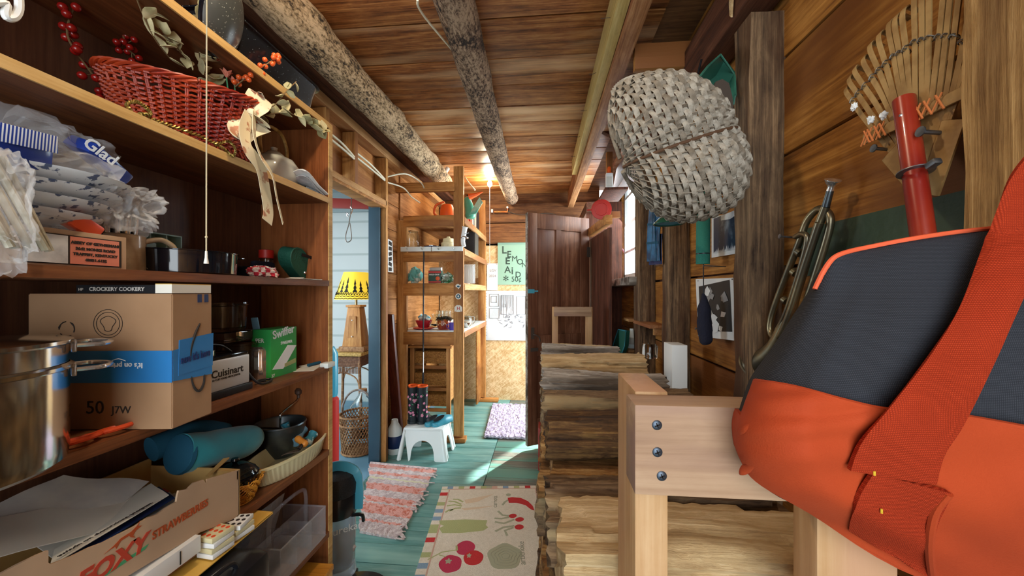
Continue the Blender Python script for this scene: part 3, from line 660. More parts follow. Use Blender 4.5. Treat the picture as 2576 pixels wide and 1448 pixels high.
sprig('dried holly-like sprig reaching right past the basket bow', [aX(610, 260, -.80), aX(680, 270, -.74), aX(720, 230, -.72), aX(745, 205, -.72)], 10, .028, .010, 11)
sprig('dried sprig with variegated leaves hanging at the bookcase corner', [aX(650, 290, -.80), aX(730, 285, -.73), aX(780, 315, -.71), aX(815, 330, -.70)], 26, .034, .015, 12)
def berries(label, pts, n, r, m, seed, spread):
    random.seed(seed); P = spline(pts, 6); t = thing('berry_sprig', label, 'berries', P[0]); mb = MB().tube(P, .0016, 5); B = MB(); ps = []
    for i in range(n):
        for tr in range(30):
            q = P[int(rnd(.15, 1) * (len(P) - 1))]; c = q + Vector((rnd(-1, 1), rnd(-1, 1), rnd(-1, 1))).normalized() * spread * rnd(.5, 1)
            if all((c - o_).length > r * 1.7 for o_ in ps): break
        ps.append(c); mb.tube([q, c], .0008, 4); B.ball(c, r, 12)
    mb.build('twigs', 'stem', t, world=True); B.build('berries', m, t, world=True)
berries('bright orange berry sprig sticking out right of the red basket', [aX(590, 220, -.80), aX(625, 190, -.77), aX(665, 165, -.75), aX(705, 138, -.74)], 26, .0066, 'berry', 4, .013)
berries('dark red berry sprig in the shade left of the red basket', [aX(290, 260, -.93), aX(220, 170, -.93), aX(170, 90, -.93), aX(185, 20, -.93)], 16, .008, 'berry_dk', 6, .022)
berries('dark red berry cluster behind the left rim of the basket', [aX(340, 140, -.93), aX(320, 120, -.93), aX(310, 90, -.93)], 12, .007, 'berry_dk', 8, .02)
def petals():
    for px, py, s_, l in ((598, 190, 1, 'coral silk flower upright beside the orange berries'), (570, 195, .7, 'small pink bud with blue-green leaves beside the coral flower'), (590, 215, .7, 'small coral blossom low on the basket rim')):
        p = aX(px, py, -.81); t = thing('silk_flower', l, 'flower', p); mb = MB()
        for k in range(6): leafshape(mb, (0, 0, 0), (math.cos(k), math.sin(k), 1.6), (0, 0, 1), .032 * s_, .008 * s_, -.1)
        mb.build('petals', 'petal', t)
        MB().tube([(0, 0, 0), (0, .004, -.03)], .0016, 5).build('stem', 'leafgreen', t)
petals()
def ribbon():
    p = aX(640, 265, -.775); t = thing('ribbon_bow', 'cream printed ribbon bow with two long tails over the shelf edge', 'ribbon', p)
    def rib(n, P, w, up=(1, 0, 0)): MB().tube(spline([aX(q[0], q[1], q[2] + .035) for q in P], 8), 1, flat=(w, .0012), up=up).build(n, 'ribbon', t, world=True)
    rib('tail', [(628, 290, -.76), (615, 330, -.75), (625, 375, -.735), (655, 420, -.735), (668, 480, -.74), (675, 530, -.74), (672, 558, -.735)], .034)
    rib('tail', [(640, 285, -.755), (640, 340, -.735), (655, 390, -.73), (685, 440, -.725), (697, 500, -.73), (712, 562, -.735)], .024, (1, .5, .2))
    rib('loop', [(630, 285, -.77), (655, 265, -.76), (665, 245, -.765), (648, 236, -.775), (632, 262, -.775)], .040, (.6, .2, 1))
    rib('loop', [(630, 290, -.77), (655, 300, -.75), (662, 320, -.755), (625, 335, -.76), (600, 350, -.76), (595, 322, -.77), (622, 290, -.775)], .038, (.5, .1, 1))
    MB().ball(aX(633, 285, -.728), .012, 10).build('knot', 'ribbon', t, world=True)
ribbon()
def chain():
    P = spline([aX(*q) for q in ((330, 280, -.752), (318, 262, -.752), (345, 256, -.750), (372, 275, -.748), (378, 288, -.745), (350, 288, -.752), (400, 305, -.748), (450, 322, -.746), (500, 340, -.746), (545, 360, -.746), (575, 355, -.75), (592, 375, -.745), (585, 392, -.745), (560, 372, -.748), (540, 362, -.75))], 14)
    mb = MB()
    for k in (0, 1): mb.tube([p + Vector((.0022 * math.cos(i * 1.1 + k * 3.14), 0, .0028 * math.sin(i * 1.1 + k * 3.14))) for i, p in enumerate(P)], .0016, 5)
    solo(mb, 'bead_chain', 'gold', 'twisted gold cord along the front edge of the top shelf', 'garland')
chain()
def teapot():
    X = -.865; y = Yp(690, X); t = thing('teapot', 'white glazed teapot with a bamboo hoop handle on the top shelf', 'teapot', (X, y, SZ[0]))
    MB().lathe([(0, 0), (.045, 0), (.062, .012), (.075, .040), (.074, .068), (.056, .096), (.030, .108), (.028, .112), (0, .112)], seg=36).build('body', 'china', t)
    MB().lathe([(0, .110), (.027, .112), (.020, .120), (.008, .124), (.010, .134), (0, .139)], seg=24).build('lid', 'china', t)
    MB().tube(spline([(.0, -.055, .10), (0, -.06, .15), (0, -.03, .192), (0, .03, .192), (0, .058, .15), (0, .055, .10)], 6), .0055, 8).build('hoop_handle', 'bamboo', t)
    MB().tube(spline([(0, .06, .05), (0, .095, .07), (0, .11, .10)], 4), [.016 - .0008 * k for k in range(9)], 12).build('spout', 'china', t)
teapot()
def napkin_fold():
    X = -.80; y = Yp(770, X); t = thing('folded_cloth', 'folded white and black patterned cloth at the right end of the top shelf', 'cloth', (X, y, SZ[0]))
    G = [[Vector((.05 - .1 * i / 8, -.075 + .14 * j / 8, .052 - .048 * (j / 8) + .006 * math.sin(i + j) * (1 - j / 8) + .002)) for i in range(9)] for j in range(9)]
    MB().sheet(G, .004).build('top_fold', 'white', t); MB().sheet([[p * .86 - Vector((0, 0, .007)) for p in r] for r in G], .003).build('under_fold', 'poster_bw', t)
    MB().box((0, -.01, .006), (.08, .10, .01)).build('base_fold', 'black', t)
napkin_fold()
# top of the bookcase: speckled enamel ware
def roaster():
    a, b = aX(712, 200, -.77), aX(838, 270, -.77); z = 1.942
    t = thing('roasting_pan', 'black speckled enamel roasting pan lying on top of the bookcase', 'pan', (-.88, 1.02, z))
    def rr(w, l, r, n=6):
        o = []
        for cx, cy, a0 in ((w - r, l - r, 0), (-w + r, l - r, 90), (-w + r, -l + r, 180), (w - r, -l + r, 270)):
            for k in range(n + 1): o.append((cx + r * math.cos(R(a0 + 90 * k / n)), cy + r * math.sin(R(a0 + 90 * k / n))))
        return o
    mb = MB(); rings = []
    for s_, zz in ((.80, 0), (.88, .004), (.94, .06), (1.0, .095), (1.05, .097), (1.05, .101), (.98, .101), (.92, .06), (.86, .01)):
        rings.append([mb.v((x * s_, y * s_, zz)) for x, y in rr(.115, .19, .04)])
    for A, B in zip(rings, rings[1:]):
        n = len(A)
        for k in range(n): mb.f([A[k], A[(k + 1) % n], B[(k + 1) % n], B[k]])
    mb.f(rings[0][::-1]); mb.f(rings[-1]); mb.build('pan_body', 'enamel', t)
    MB().tube([(x, .205 + .0 * k, .09) for k, x in enumerate((-.04, .04))], .005, 8).build('handle', 'enamel', t)
roaster()
def lidhang():
    p = aX(590, 25, -.74); t = thing('enamel_plate', 'grey speckled oval enamel plate standing on top of the bookcase', 'plate', (-.79, p.y, 1.942), rot=(0, R(12), R(8)))
    M = Matrix.Translation((0, 0, .07)) @ Matrix.Rotation(R(90), 4, 'Y')
    MB().lathe([(0, .03), (.06, .026), (.085, .014), (.094, .004), (.098, 0), (.094, -.002), (.082, .008), (.058, .020), (0, .024)], seg=40, M=M, sy=.62).build('dome', 'enamel_grey', t)
    MB().lathe([(.094, .004), (.1, .002), (.1, -.003), (.094, -.003)], seg=40, M=M, sy=.62).build('rim', 'black_gloss', t)
lidhang()
mb = MB(); P = [aX(*q) for q in ((-20, 8, -.70), (15, 8, -.70), (14, 35, -.70), (20, 46, -.70), (38, 42, -.70), (48, 20, -.70), (46, -25, -.70))]; mb.tube(spline(P, 4), .0045, 8)
solo(mb, 'bucket_handle', 'white', 'white plastic handle at the upper left corner above the shelf', 'handle')
# pull cord hanging from the near lamp
t = thing('pull_chain_lamp', 'ceiling lamp whose long beige pull cord hangs in front of the bookcase', 'lamp', (aD(519, 645, .62).x, aD(519, 645, .62).y, CEIL - .06))
e = aD(519, 645, .62); top = Vector((e.x, e.y, CEIL - .08))
MB().tube([top, e.lerp(top, .5) + Vector((.001, 0, 0)), e], .0011, 6).build('cord', 'string', t, world=True)
MB().lathe([(0, .022), (.0018, .021), (.0022, .010), (.0034, .003), (.0036, 0), (0, 0)], e - Vector((0, 0, .012)), 16).build('bell_end', 'porcelain', t, world=True)
MB().ball(aD(519, 596, .62), .0022, 8).build('knot', 'string', t, world=True)
MB().lathe([(0, 0), (.03, 0), (.055, .03), (.055, .05), (0, .05)], seg=24).build('lamp_holder', 'porcelain', t)
MB().lathe([(0, -.09), (.018, -.085), (.028, -.06), (.02, -.03), (.013, 0), (0, 0)], seg=20).build('bulb', 'shade', t)
# ---------------------------------------------------------------- second shelf
def crumple(c, d, amp, seed, sub=3, sc=6, pinch=None, name='bag', m='film', parent=None):
    bm = bmesh.new(); bmesh.ops.create_icosphere(bm, subdivisions=sub + 1, radius=1)
    for v in bm.verts:
        n = v.co.copy(); q = Vector([math.copysign(abs(k) ** .7, k) for k in n])
        e = noise.noise(n * sc * .35 + Vector((seed, 0, 0))) * amp * 1.2 + abs(noise.noise(n * sc + Vector((0, seed, 0)))) * amp
        v.co = Vector((q.x * d[0], q.y * d[1], q.z * d[2])) * (.62 + e) + Vector(c)
    mb = MB(); mb.bm.free(); mb.bm = bm; return mb
def facelabel(mb, a, b, X): pass
def abbey():
    X = -.772; c, d = facebox(58, 574, 318, 687, X, .06); d.z = aX(200, 582, X).z - SZ[1]; c.z = SZ[1] + d.z / 2
    y0, y1 = c.y - d.y / 2, c.y + d.y / 2
    t = thing('carton', 'long cardboard box with a red address panel on the second shelf', 'box', (c.x, c.y, SZ[1])); MB().box(c, d, bev=.001).build('carton_body', 'cardboard_lt', t, world=True)
    M = lambda px, py, off: frame(Vector((X + off, Yp(px, X), aX(px, py, X).z)), (0, 1, 0), (0, 0, 1))
    h = d.z
    fr = MB().box((X + .0008, (y0 + y1) / 2 - .005, c.z - .002), (.001, (y1 - y0) * .94, h * .80)); fr.build('label_frame', 'ink', t, world=True)
    ym = Yp(171, X)
    MB().box((X + .0018, (y0 + ym) / 2 + .001, c.z - .002), (.001, (ym - y0) - .005, h * .74)).build('picture_label', 'poster_bw', t, world=True)
    yb = y1 - .012; MB().box((X + .0018, (ym + yb) / 2, c.z - .002), (.001, (yb - ym) - .003, h * .74)).build('red_label', 'petal', t, world=True)
    mb = MB(); cy = (ym + yb) / 2
    for k, (s_, z_) in enumerate((('ABBEY OF GETHSEMANI', .70), ('3642 MONKS ROAD', .54), ('TRAPPIST, KENTUCKY', .39), ('40051-6152', .24))):
        mb.text(s_, h * .105, frame((X + .0026, cy, SZ[1] + h * z_ - .003), (0, 1, 0), (0, 0, 1)), .0003, 'CENTER')
    mb.build('lettering', 'ink', t, world=True)
abbey()
def bigbag():
    X = -.86; y0, y1 = .40, Yp(385, X); c = Vector((X, .545, 1.545))
    t = thing('bag_of_paper_plates', 'big crumpled clear bag of patterned paper plates on top of the address box', 'bag', (X, .52, 1.455))
    random.seed(3)
    for k in range(4):
        o = MB().lathe([(0, 0), (.085, .002), (.11, .014), (.112, .018), (.083, .008), (0, .006)], (-.865 + .004 * k, .515 + .012 * k, 1.462 + k * .022), 40, M=Matrix()).build('plate_stack', 'pack', t, world=True)
    MB().box((-.775, .475, 1.56), (.03, .075, .05), rot=(.1, .2, .1), bev=.008).build('blue_packet', 'pack_blue', t, world=True)
    mb = MB().box((-.752, .475, 1.575), (.002, .07, .026), rot=(.1, .1, .05), bev=.0006); mb.build('barcode_label', 'barcode', t, world=True)
    MB().box((-.80, .60, 1.588), (.05, .085, .022), rot=(-.45, .35, .1), bev=.006).build('blue_wrapper', 'pack_blue', t, world=True)
    mb = MB(); mb.text('Glad', .026, frame(aX(205, 362, -.766), (0, .9, -.42), (.3, .35, .8)), .0005); mb.build('lettering', 'white_ink', t, world=True)
    MB().box((-.79, .565, 1.465), (.035, .045, .026), rot=(-.5, .2, 0), bev=.007).build('orange_packet', 'orange_handle', t, world=True)
    crumple((-.855, .525, 1.535), (.11, .165, .115), .32, 3.3, 4, 5).build('film', 'film', t, world=True, smooth=25)
    crumple(aX(320, 520, -.80), (.045, .055, .045), .5, 7.7, 4, 5).build('bag_neck', 'film', t, world=True, smooth=25)
bigbag()
def strawbag():
    p = aX(-32, 610, -.735); t = thing('bag_of_straws', 'clear bag of pale twisted candles at the left edge of the second shelf', 'bag', (p.x, p.y, SZ[1] + .002))
    random.seed(5)
    for k in range(7):
        y = p.y - .03 + k * .012; MB().tube([(p.x + .006 * (k % 3), y + .02, SZ[1] + .02), (p.x - .01, y - .025, SZ[1] + .15)], .005, 8).build('stick', 'napkin', t, world=True)
    crumple((p.x, p.y, SZ[1] + .075), (.035, .06, .115), .22, 2.2, 4, 5).build('film', 'film', t, world=True, smooth=25)
strawbag()
def sticks():
    t = thing('metal_straws', 'bundle of silver and black rods standing behind the address box', 'straws', aX(290, 600, -.90)); random.seed(8)
    for k in range(11):
        b_ = aX(262 + k * 7, 600, -.86 - (k % 3) * .012); b_.z = SZ[1] + .01
        top = aX(255 + k * 9, 545 + 4 * (k % 3), -.86 - (k % 3) * .012); MB().tube([b_, top], .0032, 8).build('rod', 'chrome' if k % 3 else 'black', t, world=True)
sticks()
def mug():
    X = -.87; y = Yp(300, X); t = thing('mug', 'beige stoneware mug with a big handle behind the end of the address box', 'mug', (X, y, SZ[1]), R(-30))
    MB().lathe([(0, 0), (.036, 0), (.04, .004), (.04, .075), (.037, .077), (.036, .072), (.036, .006), (0, .006)], seg=32).build('cup', 'cream_mug', t)
    MB().tube(spline([(.01, .036, .066), (.014, .062, .072), (.016, .082, .055), (.014, .074, .030), (.01, .040, .008)], 6), .0055, 10).build('handle', 'cream_mug', t)
mug()
def tray():
    c, d = facebox(333, 596, 455, 640, -.93, .03); t = thing('cutlery_tray', 'pale green plastic divided tray standing behind the round pan', 'tray', (c.x, c.y, SZ[1]))
    z1 = c.z + d.z / 2; h = z1 - SZ[1]; cc = Vector((c.x, c.y, SZ[1] + h / 2)); mb = MB(); mb.box(cc - Vector((.015, 0, 0)), (.003, d.y, h), bev=.001)
    for f_ in (-.5, -.17, .17, .5): mb.box(cc + Vector((0, d.y * f_, 0)), (.033, .003, h))
    mb.box(cc + Vector((0, 0, h / 2)), (.036, d.y, .003)).box(cc + Vector((0, 0, h * .15)), (.03, d.y, .002)); mb.build('tray_body', 'pale_green', t, world=True)
    MB().box(cc + Vector((.018, -d.y * .25, .0)), (.003, d.y * .35, h * .5)).build('cover', 'pale_green', t, world=True)
tray()
def roundpan():
    X = -.855; ya, yb = Yp(352, -.80), Yp(613, -.83); r = .102; y = (ya + yb) / 2
    t = thing('round_casserole', 'round glossy dark blue enamel pan on the second shelf behind the cord', 'pan', (X, y, SZ[1])); h = .052
    MB().lathe([(0, 0), (r * .93, 0), (r * .98, .004), (r, h), (r * .97, h), (r * .95, .006), (0, .006)], seg=64).build('pan_wall', 'black_gloss', t)
    MB().lathe([(r * .98, h - .001), (r * 1.025, h), (r * 1.03, h + .002), (r * .98, h + .003)], seg=64).build('rim', 'black_gloss', t)
    MB().box((r * .3, r * 1.02, h - .004), (.05, .02, .004), bev=.001).build('grip', 'black_gloss', t)
roundpan()
def misc2():
    t = thing('cloth_pouch', 'small red and white checked cloth pouch beside the round pan', 'pouch', aX(662, 698, -.80)); p = aX(662, 686, -.80); p.z = SZ[1] + .017
    crumple(p, (.035, .055, .026), .2, 9.1, 4, 5).build('pouch', 'check', t, world=True, smooth=60)
    MB().tube([p + Vector((.02, -.01, .012)), p + Vector((.02, .02, .010)), p + Vector((.01, .045, 0))], .0015, 5).build('seam', 'white', t, world=True)
    p = aX(738, 660, -.86); t = thing('binocular_case', 'dark green round leather case with a strap on the second shelf', 'case', (p.x, p.y, SZ[1]), rot=(R(0), R(8), 0))
    Mx = frame((0.0, 0, .058), (0, .80, -.56), (0, .56, .80)); Mx = Matrix.Translation((-.02, 0, 0)) @ Mx
    pts = [(.052 * math.cos(a) + (.02 if math.cos(a) > 0 else -.02), .036 * math.sin(a)) for a in [2 * math.pi * k / 36 for k in range(36)]]
    MB().prism(pts, .045, Mx).build('case_body', 'green_case', t)
    MB().tube([Mx @ Vector((x, y, .045)) for x, y in pts], .0025, 6, closed=True).build('rolled_edge', 'green_case', t)
    MB().tube(spline([Mx @ Vector(q) for q in ((-.03, .02, .047), (0, .035, .055), (.03, .045, .06), (.065, .02, .055))], 5), 1, flat=(.010, .002), up=(1, 0, 0)).build('strap', 'black', t)
    MB().lathe([(0, .003), (.004, .002), (.005, 0)], (0, 0, 0), 14, M=Mx @ Matrix.Translation((.03, -.012, .046))).build('snap', 'chrome', t)
    p = aX(670, 600, -.93); t = thing('spice_tin', 'red capped clear jar in the shade behind the pouch', 'jar', (p.x, p.y, SZ[1]))
    MB().lathe([(0, 0), (.02, 0), (.02, .07), (.016, .075), (0, .075)], seg=20).build('jar', 'glass', t); MB().lathe([(.018, .072), (.022, .074), (.022, .10), (0, .104)], seg=20).build('lid', 'red', t)
    t = thing('skillet', 'black skillet with a long handle in the shade behind the pan', 'pan', (-.94, Yp(640, -.94), SZ[1]))
    MB().lathe([(0, .0), (.045, 0), (.055, .04), (.052, .04), (.042, .004), (0, .004)], seg=32).build('pan_bowl', 'black', t)
    MB().tube(spline([(0, -.05, .036), (.0, -.10, .045), (0, -.14, .062)], 4), .006, 8).build('handle', 'black', t)
    MB().box((.03, 0, .03), (.02, .09, .06), bev=.01).build('holder', 'cloth_dark', t)
    p = aX(775, 704, -.765); t = solo(MB().box((p.x, p.y - .005, SZ[1] + .0015), (.04, .10, .0015)).box((p.x - .02, p.y - .04, SZ[1] + .004), (.04, .05, .001), rot=(.1, 0, .2)), 'paper_slip', 'paper', 'loose paper slips under the green case', 'paper')
def check():
    m, nt, N, L, b = newmat('check'); tc = N.new('ShaderNodeTexCoord'); ch = N.new('ShaderNodeTexChecker'); ch.inputs['Scale'].default_value = 70
    ch.inputs[1].default_value = lin('#c0283a'); ch.inputs[2].default_value = lin('#e2cfc0'); L.new(tc.outputs['Object'], ch.inputs[0]); L.new(ch.outputs[0], b.inputs[0]); b.inputs['Roughness'].default_value = .5; MT['check'] = m
check(); misc2()
# ---------------------------------------------------------------- third shelf
def stockpot():
    X = -.87; z = SZ[2]; rpx = 175; y = .41; X = -.815; r = .13
    t = thing('stock_pot', 'large stainless steel stock pot with a steamer insert at the left of the third shelf', 'pot', (X, y, z))
    MB().lathe([(0, 0), (r * .93, 0), (r * .985, .006), (r, .02), (r, .138), (r * 1.03, .140), (r * 1.035, .145), (r * 1.0, .148)], seg=72).build('pot_body', 'steel', t)
    MB().lathe([(r * .99, .146), (r * .99, .175), (r * 1.03, .178), (r * 1.03, .183), (r * .99, .185), (0, .196)], seg=72).build('steamer_insert', 'steel', t)
    for zz in (.135, .172):
        a = R(62); c = Vector((math.cos(a) * r, math.sin(a) * r, zz)); o = Vector((math.cos(a), math.sin(a), 0)); s_ = Vector((-math.sin(a), math.cos(a), 0))
        MB().tube(spline([c - s_ * .035, c - s_ * .035 + o * .03, c + o * .045, c + s_ * .035 + o * .03, c + s_ * .035], 5), .0035, 8).build('handle', 'chrome', t)
        MB().beam(c - s_ * .036 - Vector((0, 0, .01)), c - s_ * .036 + Vector((0, 0, .01)), .008, .004).build('handle_bracket', 'chrome', t)
stockpot()
def scissors():
    p = aX(238, 1110, -.775); t = thing('scissors', 'orange handled scissors lying on the third shelf edge', 'scissors', (p.x, p.y, SZ[2] + .003))
    for s_, y0 in ((1, .030), (-1, -.022)):
        MB().tube([(.0 + .018 * math.cos(a) * 1.0, y0 + .026 * math.sin(a), .005 + .004 * math.cos(a)) for a in [2 * math.pi * k / 24 for k in range(24)]], .0045, 8, closed=True).build('finger_loop', 'orange_handle', t)
    MB().tube(spline([(-.01, -.045, .004), (-.02, -.07, .004), (-.022, -.09, .003)], 4), .004, 8).build('shank', 'orange_handle', t)
    MB().box((-.024, -.13, .003), (.012, .09, .002)).build('blade', 'steel', t)
scissors()
def amazon():
    # near face looks to the room and slightly to the camera; the end face turns to the far side
    X = -.742; ya, yb = .43, Yp(432, X)
    zt = 1.3475; zb = SZ[2] + .001
    c0, c1 = Vector((-.945, .598, 0)), Vector((-.686, .626, 0)); c2 = c1 + Vector((-.010, .092, 0)); c3 = c0 + (c2 - c1); d1 = (c1 - c0).normalized()
    t = thing('shipping_box', 'large brown shipping carton sealed with printed blue tape on the third shelf', 'box', ((c0.x + c2.x) / 2, (c0.y + c2.y) / 2, zb))
    mb = MB(); lo = [mb.v((p.x, p.y, zb)) for p in (c0, c1, c2, c3)]; hi = [mb.v((p.x, p.y, zt)) for p in (c0, c1, c2, c3)]
    mb.f(lo[::-1]); mb.f(hi)
    for k in range(4): mb.f([lo[k], lo[(k + 1) % 4], hi[(k + 1) % 4], hi[k]])
    es = list(mb.bm.edges); bmesh.ops.bevel(mb.bm, geom=es, offset=.0015, segments=2, affect='EDGES')
    mb.build('carton_body', 'cardboard', t, world=True)
    H = zt - zb; L1 = (c1 - c0).length; n1 = d1.cross(Vector((0, 0, 1))); d2 = (c2 - c1).normalized(); L2 = (c2 - c1).length; n2 = d2.cross(Vector((0, 0, 1)))
    F1 = lambda u, v, o=.0006: frame(c0 + d1 * (u * L1) + Vector((0, 0, zb + v * H)) + n1 * o, d1, (0, 0, 1))
    F2 = lambda u, v, o=.0006: frame(c1 + d2 * (u * L2) + Vector((0, 0, zb + v * H)) + n2 * o, d2, (0, 0, 1))
    MB().prism([(0, 0), (L1, 0), (L1, H * .235), (0, H * .235)], .0006, F1(0, .345)).build('tape', 'tape', t, world=True)
    MB().prism([(0, .002), (L2 * 1.0, -.004), (L2 * .95, H * .24), (L2 * .35, H * .25), (0, H * .235)], .0006, F2(0, .345)).prism([(L2 * .12, -.004), (L2 * 1.0, .0), (L2 * 1.02, H * .27), (L2 * .14, H * .25)], .0012, F2(0, .40)).build('tape', 'tape', t, world=True)
    mb = MB(); mb.T = Matrix(); Mr = F1(.80, .49, .0014) @ Matrix.Rotation(math.pi, 4, 'Z'); mb.text("It's on prime", H * .054, Mr, .0003); mb.text("now it's here.", H * .09, F1(.88, .43, .0014) @ Matrix.Rotation(math.pi, 4, 'Z') @ Matrix.Translation((-.0, 0, 0)), .0) if False else None
    mb.tube(spline([Mr @ Vector(q) for q in ((L1 * .12, -.004, 0), (L1 * .17, -.008, 0), (L1 * .22, -.004, 0))], 4), .0006, 4); mb.build('tape_lettering', 'white_ink', t, world=True)
    MB().text("now it's here", H * .085, F2(.16, .47, .003) @ Matrix.Rotation(R(4), 4, 'Z') @ Matrix.Scale(.62, 4, (1, 0, 0)), .0004).build('tape_lettering', 'tape_ink', t, world=True)
    mb = MB(); mb.text('50', H * .135, F1(.40, .12)); mb.text('J7W', H * .078, F1(.58, .12)); mb.build('stamp', 'ink', t, world=True)
    mb = MB(); ci = F1(.555, .78)
    for r_ in (.026, .021): mb.tube([ci @ Vector((r_ * math.cos(a), r_ * math.sin(a), 0)) for a in [2 * math.pi * k / 40 for k in range(40)]], .0005, 4, closed=True)
    mb.tube([ci @ Vector((.012 * math.cos(a) * (1 + .3 * math.sin(3 * a)), .014 * math.sin(a), 0)) for a in [2 * math.pi * k / 24 for k in range(24)]], .0006, 4, closed=True)
    mb.build('round_mark', 'ink', t, world=True)
    mb = MB(); ci = F1(.27, .74)
    for k in range(3):
        a = R(90 + 120 * k); mb.tube([ci @ Vector((.014 * math.cos(a + q), .014 * math.sin(a + q), 0)) for q in (.1, .5, .9, 1.3, 1.7)], [.001, .001, .001, .0018, .0002], 4)
    mb.box(ci @ Vector((0, -.024, 0)), (.0008, .028, .004)); mb.build('recycle_mark', 'ink', t, world=True)
    mb = MB(); P = [F2(*q) for q in ((.66, .76), (.52, .67), (.42, .56), (.42, .40), (.50, .27), (.64, .22), (.76, .27), (.78, .34))]
    Q = spline([m.translation for m in P], 6)
    for S_ in (Q[:16], Q[20:]): MB().tube(S_, [.0006 + .0022 * math.sin(math.pi * (.1 + .8 * i / len(S_))) for i in range(len(S_))], 6).build('arrow_mark', 'ink', t, world=True)
    mb = MB(); 
    for u in (.60, .78): mb.prism([(0, 0), (.010, 0), (.010, .016), (0, .016)], .0005, F2(u, .93))
    mb.build('small_marks', 'navy', t, world=True)
    # books on top of the carton
    zc = zt + .0012
    M = lambda c, s_, n, m, par: MB().box(c, s_, bev=.0008).build(n, m, par, world=True)
    n_ = Vector((-d1.y, d1.x, 0))
    def slab(u0, u1, v0, v1, z0, z1, n, m, par):
        mb = MB(); q = [c0 + d1 * (L1 * u) + n_ * v for u, v in ((u0, v0), (u1, v0), (u1, v1), (u0, v1))]
        lo = [mb.v((p.x, p.y, z0)) for p in q]; hi = [mb.v((p.x, p.y, z1)) for p in q]; mb.f(lo[::-1]); mb.f(hi)
        for k in range(4): mb.f([lo[k], lo[(k + 1) % 4], hi[(k + 1) % 4], hi[k]])
        return mb.build(n, m, par, world=True)
    o_ = c0 + d1 * (L1 * .6)
    b1 = thing('cookbook', 'thin black cookbook with silver spine lettering lying on the shipping carton', 'book', (o_.x, o_.y + .05, zc))
    slab(.33, .88, .001, .085, zc, zc + .0015, 'back_cover', 'black', b1); slab(.33, .88, .001, .085, zc + .0135, zc + .015, 'front_cover', 'black', b1); slab(.33, .88, .001, .004, zc + .0015, zc + .0135, 'spine', 'black', b1); slab(.335, .878, .004, .084, zc + .0015, zc + .0135, 'pages', 'paper', b1)
    Mb = lambda u, h: frame(c0 + d1 * (L1 * u) + n_ * .0006 + Vector((0, 0, zc + h)), d1, (0, 0, 1))
    MB().text('CROCKERY COOKERY', .0098, Mb(.42, .0042), .0002).text('HP', .007, Mb(.345, .0045)).build('spine_lettering', 'paper2', b1, world=True)
    o_ = c0 + d1 * (L1 * .95); b2 = thing('paperback', 'yellowed paperback with its page edges showing, right of the cookbook', 'book', (o_.x, o_.y + .04, zc))
    slab(.885, 1.0, -.001, .090, zc, zc + .016, 'pages', 'paper', b2); slab(.885, 1.0, -.001, .090, zc + .016, zc + .0175, 'front_cover', 'manila', b2)
amazon()
